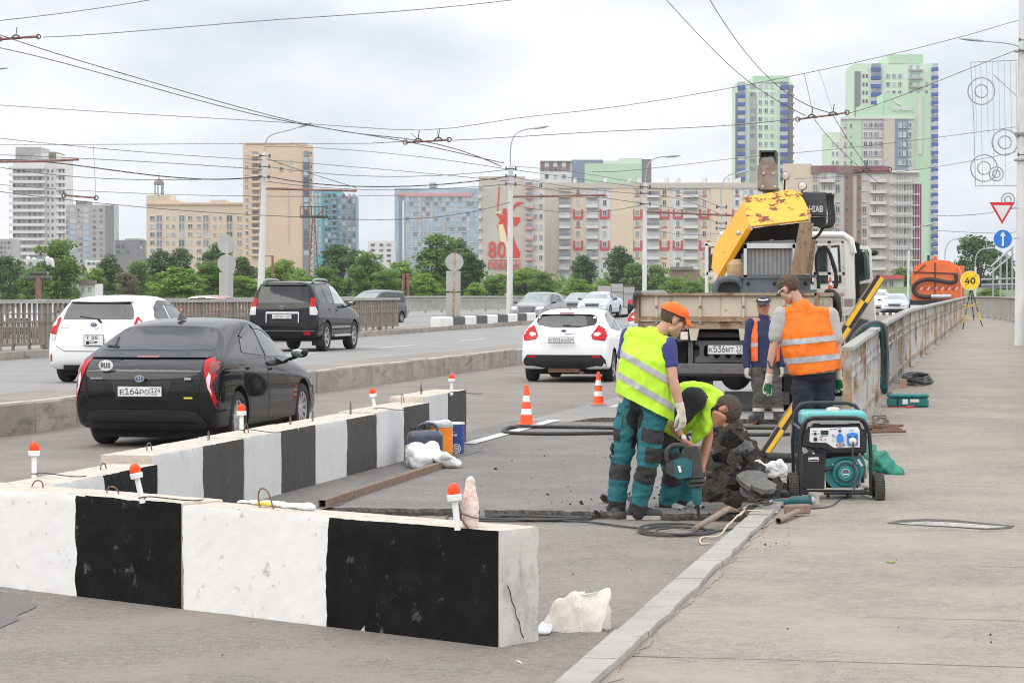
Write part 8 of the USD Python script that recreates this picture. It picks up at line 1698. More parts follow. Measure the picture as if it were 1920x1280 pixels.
b.win([286,357,373,449],rw,8,7);b.win([314,325.6,402.5,413.5],rw,4.6,5.4);b.win([299,341,386.5,430.5],[y+1 for y in rw],10.5,12,gl+('pane_dark',),name='glazed_balcony')
P(b.t,'cupola_drum',cat([cyl(D(298+8*math.cos(a),367,835+6*math.sin(a)),D(298+8*math.cos(a),346,835+6*math.sin(a)),0.22,n=6) for a in np.linspace(0,6.28,8)[:-1]]),'wall_dark',kind='stuff');P(b.t,'cupola_dome',lathe([(1.75,0),(1.7,0.8),(1.2,1.6),(0.4,2.0),(0.12,2.4),(0.05,4.4),(0,4.4)],16,D(298,347,835)),'roof_iron',smooth=40)
b = Bld('tall beige tower with a blank side behind the lamp post',800,[(456,271,560,575,'wall_beige'),(560,274,588,575,'wall_beige',0.01),(568,302,581,575,'wall_dark',0.5),(500,350,541,352,'wall_cream',0.3),(462,268,575,273,'wall_beige'),(541,350,542,455,'wall_stone',0.2)],th=20)
rw = [288+12.4*i for i in range(16)]
b.win([463,583],rw,5,6);b.win([479],rw,12,7,('pane_dark','pane_mid'),fr=None);b.balc(472,488,[y+2 for y in rw],9,'wall_beige',1.4);b.win([528,546],[303,317],6,7);b.win([574.5],rw,9,9,('pane_mid','pane_dark','pane_sky'),fr=None,out=0.6)
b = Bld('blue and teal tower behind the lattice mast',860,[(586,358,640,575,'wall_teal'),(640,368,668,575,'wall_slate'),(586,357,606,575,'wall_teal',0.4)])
rw = [367+10.5*i for i in range(11)]
b.win([593,600],rw,5,9,('pane_light','pane_sky'),fr=None,out=0.5);b.win([612,618,627,636],rw,5,7,('pane_dark','pane_mid','pane_light'),fr=None);b.win([645,656,664],rw,5,7,('pane_dark','pane_mid','pane_light'),fr=None);b.balc(622,632,[y+3 for y in rw],8,'wall_slate',1)
b = Bld('small white panel building left of the glass office',700,[(690,452,738,575,'wall_white')]);b.win([699,715,729],[459,469,479,489],7,4,('pane_dark','pane_mid'),fr=None)
b = Bld('wide blue glass office block with a pink band under its roof',720,[(740,353,902,575,'pane_sky'),(747,362,885,368,'wall_pink',0.4),(754.5,377,758,575,'frame_white',0.5),(748,370,754,575,'wall_slate',0.3),(805,343,818,352,'wall_grey')],'office block','office_block')
for i,y in enumerate(np.arange(373,490,9.4)):
 b.win(L(764,893,18),[y],6.2,7.6,('pane_sky','pane_sky','pane_light','pane_mid','pane_sky','pane_light'),fr=None,name='glass_pane')
for y in np.arange(368,492,9.4): P(b.t,'floor_band',b.bx(758,y,902,y+0.9,-.25,0),'frame_white')
rM = [348+19.3*i for i in range(10)]
b = Bld('grey end wall of an apartment block bearing a red mural and victory lettering',640,[(898,331,985,575,'wall_stone'),(985,336,1021,575,'wall_pale',0.01)],th=10)
b.balc(985,999,rM,12,'wall_pink',1.2,gl);b.win([1004],rM,5,8);b.win([1014],rM,6,8);b.balc(897,902,rM,10,'wall_white',1.0)
o = lambda px,py: D(px,py,640)-FH*0.5
def lett(s,px0,px1,yb,yt): a,c = o(px0,yb),o(px1,yt);return text(s,(c-a)[2],a,RIGHT,Z,0.12,True,float((c-a) @ RIGHT))
P(b.t,'mural_number',lett('80',915.5,948,482,454),'mural_red');P(b.t,'mural_lettering',lett('ПОБЕДА!',915.5,976,504,491),'mural_red')
shp = lambda pts,mt,nm,u=0.1: P(b.t,nm,ext([(float((D(x,y,640)-b.o) @ RIGHT),D(x,y,640)[2]-b.o[2]) for x,y in pts],u,b.o-FH*0.02,RIGHT,Z),mt)
shp([(916,486),(976,486),(976,484.5),(916,484.5)],'mural_cream','mural_line');shp([(916,488.5),(976,488.5),(976,487.5),(916,487.5)],'mural_red','mural_line')
shp([(932,397),(934,397),(937,350),(935,350)],'mural_red','mural_sword');shp([(928,398),(940,396),(941,399),(929,401)],'mural_cream','mural_sword_hilt')
shp([(930,400),(940,404),(946,398),(952,400),(953,412),(958,430),(968,460),(976,474),(974,484),(950,484),(938,440),(932,424),(938,412)],'mural_red','mural_figure')
shp([(934,422),(943,420),(949,440),(952,462),(950,484),(945,470),(938,450)],'mural_cream','mural_robe',0.14);shp([(942,393),(946,390),(951,393),(950,399),(943,400)],'mural_red','mural_head');shp([(952,402),(958,388),(972,378),(982,380),(970,386),(960,396),(956,408)],'mural_red','mural_arm');shp([(955,406),(975,408),(976,414),(968,424),(956,424)],'mural_red','mural_scarf')
b = Bld('long pale apartment block with red window surrounds behind the lamp posts',660,[(1021,345,1432,575,'wall_pale'),(1021,345,1048,575,'wall_stone',0.3),(1146,352,1187,575,'wall_peach',0.25),(1332,348,1372,575,'wall_peach',0.25),(1021,343,1432,353,'wall_stone',0.4)]+[(x,333,x+4,345,'wall_white') for x in (1077,1135,1180,1199,1250,1272,1322,1365,1385)],th=12)
for x0 in (1021,1069,1100,1120,1200,1240,1260,1305,1392): P(b.t,'wall_joint',b.bx(x0,353,x0+.6,575,-.08,0),'wall_stone')
rw = [361+19.4*i for i in range(9)];cw = [1083.7,1133.7,1194.7,1245.7,1270.6,1320.4,1381.6,1408]
for x in cw: P(b.t,'wall_strip',b.bx(x-11,353,x+11,575,-.05,0),'wall_peach' if int(x) % 3 == 0 else 'wall_white')
b.win(cw,rw,6,10);b.win([1154,1173.5,1341,1361],rw,6,5);b.win([1028,1038],rw,3.4,5,('pane_dark','pane_mid'),fr=None)
for x0,x1 in ((1048,1069),(1099,1121),(1210,1236),(1281,1308),(1394,1402)): b.balc(x0,x1,[y+4 for y in rw],12,'wall_white',1.1,('pane_light','pane_mid','pane_light'))
for x in cw:
 for i,y in enumerate(rw):
  if i in (2,5): P(b.t,'red_surround',cat(b.bx(x-9.5,y-7,x-5.5,y+9,-.22,0),b.bx(x+5.5,y-7,x+9.5,y+9,-.22,0),b.bx(x-8,y+6.5,x+8,y+11.5,-.24,0)),'wall_red')
  elif i in (0,3,6,8): P(b.t,'red_lintel',b.bx(x-5,y+6.3,x+5,y+7.8,-.2,0),'wall_red')
b = Bld('block with brown checks and a large green panel rising behind the pale block',760,[(1013,302,1220,575,'wall_white'),(1072,300,1130,575,'wall_slate',.2),(1096,307,1203,344,'wall_green',.4),(1203,299,1221,575,'wall_dark',.3),(1160,297,1205,307,'wall_mint',.3),(1013,302,1072,304,'wall_dark',.4)])
for i in range(4): P(b.t,'brown_panel',b.bx(1013+16*i,304,1021+16*i,321,-.15,0),'wall_brown')
b.win([1025,1041,1057,1079,1088],[317,331],6,8,fr=None)
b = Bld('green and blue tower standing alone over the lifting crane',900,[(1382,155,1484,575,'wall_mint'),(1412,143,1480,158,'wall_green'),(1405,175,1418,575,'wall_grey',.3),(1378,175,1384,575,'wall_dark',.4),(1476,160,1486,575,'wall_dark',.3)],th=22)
rw = [162+15.5*i for i in range(12)]
for x0,x1 in ((1382,1396),(1462,1476)): b.balc(x0,x1,rw,15,'wall_blue',1.3,('pane_light','pane_mid'))
b.win([1425,1436],rw,6,8,('pane_light','pane_mid','pane_dark'));b.win([1447],rw,6,8,('pane_light','pane_mid'));b.win([1411],rw,10,8,('pane_mid','wall_grey'),fr=None,out=.35);b.balc(1484,1488,rw,8,'wall_dark',1)
b = Bld('high green tower with blue corner balconies and white lettering on its shoulder',860,[(1602,120,1750,575,'wall_mint'),(1665,103,1730,122,'wall_green'),(1601,135,1612,300,'wall_dark',.4)],th=24)
rw = [128+15.6*i for i in range(26)]
b.balc(1745,1757,rw,15,'wall_blue',1.5,('pane_light','pane_mid'));b.balc(1632,1650,rw[:7],15,'wall_blue',1.3,('pane_light','pane_mid'));b.win([1664,1675,1686],rw[1:4],6,8);b.win([1706,1720],rw[:5],7,9,('pane_mid','pane_sky'));b.balc(1702,1728,[y+3 for y in rw[:5]],7,'wall_grey',1.2);b.win([1618,1624],rw[1:6],3.5,7,('wall_purple','pane_dark'),fr=None);b.win([1736],rw[2:24],5,9,('wall_grey','pane_mid'),fr=None)
b = Bld('stepped green and white block in front of the high green tower',800,[(1655,176,1740,575,'wall_green'),(1615,197,1656,575,'wall_green'),(1575,222,1712,575,'wall_pale',.5),(1551,248,1576,575,'wall_mint'),(1586,224,1614,575,'wall_green',.8),(1720,180,1728,290,'wall_pale',.3),(1676,224,1700,575,'wall_slate',1.0),(1655,222,1676,575,'wall_stone',1.1),(1575,220,1712,224,'wall_white',1.2)],th=14)
rw = [236+17.4*i for i in range(16)]
b.win([1583,1594],rw,4,6,out=1.0);b.win([1621,1631,1641,1650],rw,6,9,('pane_light','pane_mid','pane_dark'),out=1.0);b.win([1686,1694,1704],rw,5,9,('pane_light','pane_mid','pane_dark'),out=1.2);b.win([1561,1569],rw[2:],4,7)
o = lambda px,py: D(px,py,800)-FH*1.7
P(b.t,'lettering',lett('novella',1671,1708,207.5,199),'frame_white');P(b.t,'emblem',ext([(float((D(x,y,800)-b.o) @ RIGHT),D(x,y,800)[2]-b.o[2]) for x,y in ((1672,180),(1677,189),(1688,195),(1690,199),(1680,195),(1674,189))],.25,b.o-FH*0.05,RIGHT,Z),'frame_white')
b = Bld('brown and purple panel block with open lattice balconies behind the truck',600,[(1522,313,1668,575,'wall_stone'),(1467,307,1522,575,'wall_cream',.01),(1668,320,1724,575,'wall_pale',.01),(1583,312,1598,575,'wall_brown',.3),(1606,312,1613,575,'wall_brown',.3),(1536,311,1568,322,'wall_purple',.5),(1520,311,1536,326,'wall_brown',.4),(1568,311,1600,326,'wall_brown',.4),(1600,312,1666,324,'wall_purple',.5),(1712,345,1727,575,'wall_purple',.2)],th=12)
rw = [332+20.5*i for i in range(10)]
b.win([1528,1570,1620],rw,7.5,12);b.win([1587,1610],rw,4,5,('wall_purple','pane_dark'),fr=None,out=.35)
for x0,x1 in ((1536,1564),(1630,1660),(1672,1710)): b.win([(x0+x1)/2-6,(x0+x1)/2+6],rw,7,11,('pane_mid','pane_light'));b.balc(x0,x1,[y+5 for y in rw],12,'wall_pale',1.2)
for y in rw: P(b.t,'lattice_slab',b.bx(1668,y-9,1722,y-7.4,-1.4,0),'wall_white')
for x in range(1672,1724,5): P(b.t,'lattice_post',b.bx(x,330,x+.5,575,-1.45,-1.3),'wall_white')
b = Bld('low red roofed shop at the foot of the brown block',420,[(1636,522,1694,575,'wall_pale'),(1636,516,1694,523,'wall_red',.8)],'shop','shop',6);b.win([1645,1658,1671],[531],8,9,('pane_dark',))
b = Bld('low brown brick building half hidden by bushes before the pale block',480,[(1258,505,1312,575,'wall_brown'),(1256,500,1300,506,'roof_iron',.4)],'building','low_building',6)
b = Bld('small pale house with grey roof among the left trees',300,[(148,532,178,575,'wall_white'),(144,525,182,533,'roof_iron',.3)],'house','small_house',6);b.win([156,168],[541],5,6)
b = Bld('white low hall roof seen between the left trees',420,[(160,488,190,575,'wall_white')],'building','low_building',8);b.win([167,176,184],[494],6,4,fr=None)
for i,(x0,x1,yt) in enumerate(((1122,1146,536),(1147,1168,532),(1169,1190,538))): Bld(['left stack of grey concrete blocks beyond the outer railing','middle stack of grey concrete blocks beyond the outer railing','right stack of grey concrete blocks beyond the outer railing'][i],260,[(x0,yt,x1,575,'wall_grey'),(x0,(yt+575)/2-8,x1,(yt+575)/2-7,'wall_grey',.1)],'block stack','concrete_stack',2)
# ---------------------------------------------------------------- trees
for nm,c in (('leaf_dark',(0.08,0.14,0.045)),('leaf_mid',(0.13,0.22,0.05)),('leaf_light',(0.19,0.30,0.06)),('leaf_dry',(0.19,0.17,0.11))): mat(nm,c,r=0.6,var=0.35,sc=1.2,transl=0.25,spec=0.2)
mat('bark',(0.10,0.08,0.065),r=0.9,var=0.3)
def treeproto(seed,mt,tall):
 """a tree ten metres high around the origin: trunk, limbs and some thousands of leaf clumps in uneven lobes"""
 g_ = np.random.default_rng(seed);V,F,n = [],[],0;lobes = [];k = 30 if not tall else 34
 for i in range(k):
  z = g_.uniform(2.2,9.0);R = (2.9 if not tall else 1.7)*math.sin(math.pi*min(1,(z-0.6)/9.6))**0.6;a = g_.uniform(0,6.28);q = g_.uniform(0.25,0.95)*R;lobes.append((A3(q*math.cos(a),q*math.sin(a),z),g_.uniform(0.55,1.35)*(0.75 if tall else 1)))
 lobes += [(A3(0,0,9.0),0.9),(A3(0.3,0,7),1.4),(A3(0,.2,1.6),1.5),(A3(1.4,-.6,1.1),1.2),(A3(-1.5,-.4,1.2),1.2)]
 for c,r in lobes:
  m = int(170*r*r);d = g_.normal(size=(m,3));d /= np.linalg.norm(d,axis=1,keepdims=True);p = c+d*(r*g_.uniform(0.25,1.35,(m,1))**0.5)*np.array([1,1,0.85])
  nrm = d+g_.normal(size=(m,3))*0.6;nrm /= np.linalg.norm(nrm,axis=1,keepdims=True);u = np.cross(nrm,g_.normal(size=(m,3)));u /= np.linalg.norm(u,axis=1,keepdims=True);w = np.cross(nrm,u);s_ = g_.uniform(0.11,0.27,(m,1))
  V += [p+u*s_,p+w*s_*0.7,p-u*s_,p-w*s_*0.7];i0 = n+np.arange(m);F += [np.stack([i0,i0+m,i0+2*m],1),np.stack([i0,i0+2*m,i0+3*m],1)];n += 4*m
 tr = [tube([(0,0,-1),(0.05,0,3),(0,0.1,6),(0,0,8.6)],[0.28,0.2,0.12,0.03],7)]+[tube([(0,0,2+i*0.4),lerp(A3(0,0,2+i*0.4),c,0.6)+[0,0,.2],c],[0.11,0.07,0.02],5) for i,(c,r) in enumerate(lobes[:9])]
 return (np.vstack(V),np.vstack(F)),cat(tr)
protos = {}
def tree(px,yt,w,tone,d,label,yb=566,nm='tree',cat_='tree'):
 tall = w < 0.62*(yb-yt);key = (tone,tall,len(protos) % 2 if (tone,tall,0) in protos and (tone,tall,1) not in protos else (px*7) % 2)
 k = FPX/d;H = (yb-yt)/k;base = D(px,yb,d);wm = w/k;sx = wm/(5.6 if not tall else 3.6)
 sc_ = Gf.Vec3d(sx,sx,H/10.0);M = Gf.Matrix4d().SetScale(sc_)*Gf.Matrix4d().SetRotate(Gf.Rotation(Gf.Vec3d(0,0,1),(px*37) % 360))*Gf.Matrix4d().SetTranslate(Gf.Vec3d(*map(float,base)))
 if key in protos: dup(protos[key],None,label=label,M=M);return
 t = T('tree',label,cat_,base,world=False,M=M);c,tr = treeproto(len(protos)*7+3,tone,tall);P(t,'crown',c,'leaf_'+tone);P(t,'trunk',tr,'bark');protos[key] = t
# (place in the picture, top, width, tone, distance, label)
TL = [(18,478,60,'dark',330,'dark tree at the left edge below the white tower'),(108,447,96,'mid',300,'broad tree before the grey tower right of the floodlight mast'),(62,500,60,'mid',280,'low tree behind the floodlight mast'),(207,474,46,'dark',330,'slim dark tree before the low dark block'),
 (175,500,44,'light',310,'light green bush tree over the small pale house'),(238,510,44,'dry',270,'dry greyish tree left of the round sign backs'),(262,486,50,'mid',340,'tree under the left end of the cream block'),(300,466,54,'dark',380,'dark tree before the cream block, left of its middle'),(338,462,54,'dark',380,'dark tree before the middle of the cream block'),
 (330,497,110,'light',250,'wide light green tree left of the round sign backs, nearest row'),(392,486,70,'mid',260,'tree just left of the round sign backs'),(408,452,56,'dark',400,'dark tree behind the upper round sign'),(458,480,56,'dark',390,'dark tree between the sign backs and lamp post'),(455,516,60,'light',240,'light bush right of the round sign backs'),(527,484,60,'light',300,'light tree right of the tall lamp post'),
 (560,500,50,'light',280,'light tree at the foot of the lattice mast'),(640,457,90,'dark',330,'dark leafy tree right of the lattice mast'),(690,470,80,'mid',300,'large tree above the black wagon bonnet'),(612,500,70,'mid',260,'tree right behind the black wagon'),(760,486,80,'light',270,'light tree above the dark van'),(722,505,60,'mid',250,'tree over the dark van roof'),
 (818,436,76,'mid',340,'tall tree in front of the glass office'),(858,444,64,'dark',350,'tall dark tree between the glass office and mural wall'),(880,470,56,'dark',330,'dark tree at the left foot of the mural wall'),(800,510,60,'light',240,'light bush left of the lone sign back'),(890,528,44,'light',220,'low bush right of the lone sign back'),
 (935,512,50,'light',330,'light bush under the mural lettering'),(985,500,70,'light',340,'light bush right of the mural wall lamp post'),(1020,508,50,'mid',330,'bush at the right corner of the mural block'),(1094,475,46,'dark',420,'dark tree before the pale block, left one of a pair'),(1162,458,50,'dark',420,'dark tree before the pale block, right one of a pair'),(1188,490,44,'mid',400,'round tree beside the dark pair'),(1078,520,60,'light',300,'light bush above the grey car'),(1132,522,40,'light',310,'light bush left of the concrete stacks'),
 (1232,495,56,'mid',400,'tree right of the third lamp post'),(1262,516,60,'light',380,'light bush before the brown brick building'),(1300,526,44,'mid',370,'bush above the left truck corner'),(1838,440,84,'dark',420,'dark tree behind the blue arrow sign'),(1880,478,56,'dark',400,'dark tree beside the white mast'),(1858,540,66,'light',260,'light bush behind the walkway railing'),(1690,500,40,'mid',460,'tree behind the orange tank truck')]
for i,a in enumerate(TL): tree(*a)
# far green mass under everything
mm = [];g_ = np.random.default_rng(12)
for x in range(-20,1340,12):
 m = 60;d_ = 480+g_.uniform(-20,20);c = D(x,545,d_);p = c+g_.normal(size=(m,3))*np.array([1.6,2,1.7]);u = g_.normal(size=(m,3))*0.35;w = g_.normal(size=(m,3))*0.35;mm.append((np.vstack([p+u,p+w,p-u,p-w]),np.vstack([np.stack([np.arange(m),np.arange(m)+m,np.arange(m)+2*m],1),np.stack([np.arange(m),np.arange(m)+2*m,np.arange(m)+3*m],1)])))
S('scrub',cat(mm),'leaf_mid',kind='stuff',label='low green scrub filling the ground before the houses',cat_='scrub')
mat('grass',(0.13,0.18,0.06),r=0.9,var=0.3,sc=0.8,world=True)
S('grass_bank',flip(grid([[D(x,572-i*1.0,330+i*5)+Z*0 if i < 1 else D(x,y,330+i*30) for x in range(1600,1960,30)] for i,y in enumerate((580,560,545,538))])),'grass')
# ---------------------------------------------------------------- lamp posts, signs and overhead wires
mat('pole_white',(0.62,0.61,0.59),r=0.6,var=0.06,sc=2,world=True,dirt=((0.38,0.36,0.33),0.56,0.75,2,(1,1,.3)))
mat('galvanised',(0.36,0.37,0.38),r=0.5,m=0.3,var=0.1);mat('arm_rust',(0.22,0.11,0.09),r=0.75,var=0.25,sc=3,world=True);mat('wire_dark',(0.075,0.07,0.07),r=0.7);mat('sign_back',(0.42,0.41,0.39),r=0.6,var=0.1,sc=3,world=True)
mat('sign_yellow',(0.90,0.58,0.02),r=0.5,var=0.04);mat('sign_blue',(0.02,0.18,0.62),r=0.5,var=0.04);mat('sign_red',(0.62,0.03,0.05),r=0.5,var=0.04)
pp = lambda s: [tuple(map(float,q.split(','))) for q in s.split()]
def PX(s,d,r,n=6,sm=0):
 q = [D(x,y,d) for x,y in pp(s)];return tube(spline(q,sm) if sm else q,r,n)
def post(label,line,d,w0,w1,lamp=None,head=None,arm=None,nm='lamp_post',clut=()):
 q = pp(line);b = D(*q[0],d);b[2] = min(b[2],0.3);k = FPX/d;t = T(nm,label,'lamp post',b)
 P(t,'mast',tube([b,D(*q[-1],d)],[w0/2/k,w1/2/k],14),'pole_white',smooth=40)
 if lamp: P(t,'lamp_arm',PX(lamp,d,1.1/k,6,16),'galvanised',smooth=True)
 if head:
  h_ = pp(head);a,c = D(*h_[0],d),D(*h_[1],d);P(t,'lamp_head',hull(np.vstack([ell(a,np.array([2.5,2.5,2.0])/k,1)[0],ell(lerp(a,c,.6),np.array([4,4,2.6])/k,1)[0],ell(c,np.array([2,2,1.2])/k,1)[0]])),'galvanised',smooth=40)
 if arm: P(t,'trolley_arm',PX(arm,d,2.0/k,8),'arm_rust',smooth=40)
 for i,y in enumerate(clut):
  x = np.interp(y,[q[-1][1],q[0][1]],[q[-1][0],q[0][0]]);P(t,'insulator_bracket',cat(PX(f'{x-9},{y} {x+9},{y+1}',d-.3,1.0/k),PX(f'{x-9},{y-3} {x-9},{y+3}',d-.3,1.6/k),PX(f'{x+9},{y-3} {x+9},{y+4}',d-.3,1.6/k)),'wire_dark')
 return t
post('white lamp post behind the black wagon with rusty trolley arm','487,565 497,285',118,14,9,'497,285 499,265 506,255 530,247 560,238','562,238 583,231','499,354 669,358',clut=(292,312,332))
post('white lamp post in front of the red mural','955,570 958,311',132,12,9,'957,312 957,296 960,264 972,248 1003,241','1004,241 1027,237','961,369 1135,366',clut=(316,330,345))
post('white lamp post before the pale block left of the truck','1208,570 1210,343',150,9,7,'1210,343 1211,325 1217,306 1232,296 1250,294','1250,294 1274,292','1213,397 1376,404',clut=(350,362,382))
post('grey post with insulators behind the yellow hood','1351,560 1353,384',190,6,5,'1353,384 1353,350 1362,332 1382,326','1384,325 1403,320',clut=(388,402,418,428))
post('thin lamp post left of the orange tank truck','1702,575 1704,470',190,5,4,'1704,470 1705,445 1712,430 1735,423','1735,423 1750,419');post('thin lamp post above the orange tank truck','1772,560 1772,485',260,3,2.5,'1772,485 1774,464 1782,452 1795,448','1796,448 1806,445');post('thin lamp post behind the yellow speed sign','1828,575 1829,500',150,5,4,'1829,500 1830,482 1837,470 1855,467','1852,466 1864,465')
tm = post('tall white mast at the right edge carrying road signs and a ring garland','1915,640 1922,-30',62,27,22,'1910,88 1895,83 1860,79 1840,77','1842,77 1800,73',clut=(75,95,255,290))
ts_ = T('street_lamp','tip of a street lamp head entering at the left edge','lamp head',D(0,128,110));P(ts_,'housing',hull(np.vstack([ell(D(-12,130,110),(.2,.2,.06),1)[0],ell(D(13,128,110),(.05,.05,.03),1)[0]])),'galvanised',smooth=True)
S('trolley_arm',PX('-40,304 90,302 148,299',100,0.05,8),'arm_rust',kind=None,label='rusty trolley wire arm reaching in from the left edge',cat_='trolley arm')
t = T('ring_garland','festive light frame of wire rings hanging beside the right mast','light garland',D(1862,348,62))
for x,y,r in ((1840,171,25),(1840,171,12),(1884,267,24),(1884,267,12),(1845,315,25),(1845,315,12),(1868,326,13),(1868,326,7),(1890,374,12),(1890,374,6)): P(t,'ring',torus(D(x,y,62),r*62/FPX,0.018,FH,36,6),'galvanised',smooth=True)
P(t,'frame',cat(*[PX(q,62,0.010,4) for q in ('1820,117 1908,113','1820,117 1826,232','1826,232 1829,349','1829,349 1906,348','1862,140 1906,180')]),'galvanised')
P(t,'strings',cat([PX(f'{x},116 {x+3},{348 if i % 2 else 250}',62,0.005,4) for i,x in enumerate(range(1828,1906,11))]),'galvanised',kind='stuff')
def disc(px,py,r,d,mt,t,nm,th=.02,off=0.0): return P(t,nm,xf(lathe([(r,0),(r,th),(0,th)],36,(0,0,0),-FH),None,D(px,py,d)-FH*off),mt,smooth=30)
t = T('give_way_sign','red bordered white triangle sign hanging on the right mast','road sign',D(1879,402,61))
tr_ = lambda k: ext([(k*-.31,k*.27),(k*.31,k*.27),(0,k*-.27)],.01,D(1879,400,61),RIGHT,Z)
P(t,'border',tr_(1.0),'sign_red');P(t,'face',xf(tr_(.68),None,-FH*.008+Z*.012),'plate_white');P(t,'bracket',PX('1879,392 1912,390',61.2,.015),'galvanised')
t = T('ahead_only_sign','round blue sign with a white arrow pointing up','road sign',D(1880,448,61));disc(1880,448,.235,61,'plate_white',t,'rim');disc(1880,448,.222,61,'sign_blue',t,'face',.02,.006)
P(t,'arrow',ext([(-.025,-.18),(.025,-.18),(.025,.07),(.075,.06),(0,.19),(-.075,.06),(-.025,.07)],.01,D(1880,448,61)-FH*.025,RIGHT,Z),'plate_white');P(t,'bracket',PX('1880,448 1912,446',61.2,.015),'galvanised')
t = T('speed_sign','round yellow end of forty limit sign on a tripod on the walkway','road sign',G(1822,612,.6));sd = 86.0
disc(1819,526,.34,sd,'plate_white',t,'rim');disc(1819,526,.32,sd,'sign_yellow',t,'face',.02,.006);c = D(1819,526,sd)-FH*.03
P(t,'lettering',xf(text('40',.20,c-RIGHT*.19-Z*.10,RIGHT,Z,.006,True,.36),None),'ink_black');P(t,'slash',cat(bar(c-RIGHT*.2-Z*.21+FH*.002,c+RIGHT*.21+Z*.2+FH*.002,.012,.004,FH)),'chassis')
for q in ('1819,544 1805,618','1822,544 1842,612','1820,544 1826,600'): P(t,'leg',PX(q,sd+.1,.02),'plank_black')
P(t,'yellow_band',cat(PX('1811,590 1808,604',sd,.03),PX('1835,585 1838,600',sd,.03)),'plank_yellow');P(t,'tape',cat(PX('1806,572 1838,575',sd,.012,4),PX('1810,578 1836,566',sd,.012,4)),'plank_yellow')
t = T('round_sign','back of a pair of round grey signs over a panel on one post','road sign',D(424,560,100));P(t,'post',PX('424,580 426,440',99.6,.05),'sign_back')
for y in (458,494): disc(425,y,.37,100,'sign_back',t,'disc',.03)
P(t,'panel',ext(sbox(-.28,-.55,.28,.55),.03,D(424,536,100),RIGHT,Z),'sign_back')
t = T('round_sign','back of a single round grey sign over two tall panels','road sign',D(850,598,104));P(t,'post',PX('849,612 853,474',103.6,.055),'fence_rust');disc(852,491,.38,104,'sign_back',t,'disc',.03)
for y0,y1 in ((508,546),(549,594)): P(t,'panel',ext(sbox(-.3,0,.3,(y1-y0)/44.9),.03,D(850,y1,104),RIGHT,Z),'sign_back')
t = T('floodlight_mast','rusty floodlight platform with white lamps behind the left railing','floodlight mast',D(72,560,150));P(t,'column',PX('72,575 73,520',150,.2,8),'arm_rust');P(t,'platform',cat(PX('50,521 95,521',150,.18),PX('58,512 88,512',150,.12),PX('62,492 62,515',150,.04),PX('84,490 84,515',150,.04)),'chassis')
for x,y,a in ((53,489,-3),(64,491,1),(89,489,2),(96,492,6)): P(t,'floodlight',hull(np.vstack([ell(D(x,y-3,150),(.16,.16,.2),1)[0],ell(D(x+a*.6,y+6,150),(.1,.1,.1),1)[0]])),'pole_white',smooth=True)
t = T('lattice_mast','slim rusty lattice mast with a railed platform before the teal tower','lattice mast',D(588,520,260));lm = [PX(q,260,.07,4) for q in ('579,520 586,410','597,520 590,410','586,410 570,392','590,410 607,392')]+[PX(f'{579+7*i/10},{520-11*i} {597-7*(i+1)/10},{509-11*i} {579+7*(i+1)/10},{509-11*i}',260,.04,4) for i in range(10)]
P(t,'lattice',cat(lm),'arm_rust');P(t,'platform',cat(PX('563,406 615,406',260,.15,4),PX('562,388 616,388',260,.05,4),*[PX(f'{x},406 {x},386',260,.04,4) for x in range(563,617,7)]),'chassis')
for q,lb in (('494,520 495,480 511,480 511,520','short rusty gantry frame beside the tall lamp post'),('755,560 757,513 764,513 766,560','rusty gantry frame among the bushes right of the van')): S('gantry_frame',PX(q,170,.09,4),'arm_rust',kind=None,label=lb,cat_='gantry')
t = T('footbridge_stair','pale steel stair and footbridge rising at the right behind the walkway','footbridge',D(1880,560,210))
for i,q in enumerate(('1862,560 1862,500','1876,560 1876,485','1888,560 1888,476','1898,560 1898,466','1858,500 1900,462','1858,512 1900,476','1840,524 1905,522','1840,534 1905,533')): P(t,'post' if i < 4 else 'rail',PX(q,210,.09,6),'galvanised')
P(t,'deck',hull([D(x,y,210+z) for x,y in ((1840,534),(1906,533),(1906,540),(1840,541)) for z in (0,2)]),'wall_dark')
LM = ((0,'the left edge'),(495,'the first lamp post'),(760,'the sky spreader'),(842,'the sky spreader'),(957,'the mural lamp post'),(1209,'the third lamp post'),(1350,'the insulator post'),(1492,'the tower spreader'),(1590,'the tower spreader'),(1905,'the right mast'))
WL = {}
def landmark(x,y): return 'the top edge' if y < 0 else min(LM,key=lambda a: abs(a[0]-x))[1]
def wlabel(q):
 k = (landmark(*q[0]),landmark(*q[-1]));WL[k] = WL.get(k,0)+1;n = ['','second ','third ','fourth ','fifth ','sixth ','seventh ','eighth ','ninth '][WL[k]-1];a = 'short' if abs(q[-1][0]-q[0][0]) < 130 else 'long'
 return f'{n}{a} wire from {k[0]} to {k[1]}' if k[0] != k[1] else f'{n}{a} loose wire near {k[0]}'
def wire(s,d0,d1,w=1.0):
 q = pp(s);n = len(q);xs = np.array([a for a,_ in q]);dd = d0+(d1-d0)*(xs-xs[0])/(xs[-1]-xs[0] or 1);p = spline([D(x,y,d) for (x,y),d in zip(q,dd)],24 if n > 2 else 2);dl = np.linspace(d0,d1,len(p))
 S('overhead_wire',tube(p,dl*w*0.62/FPX,4),'wire_dark',kind=None,label=wlabel(q),cat_='wire',group='overhead trolley wires')
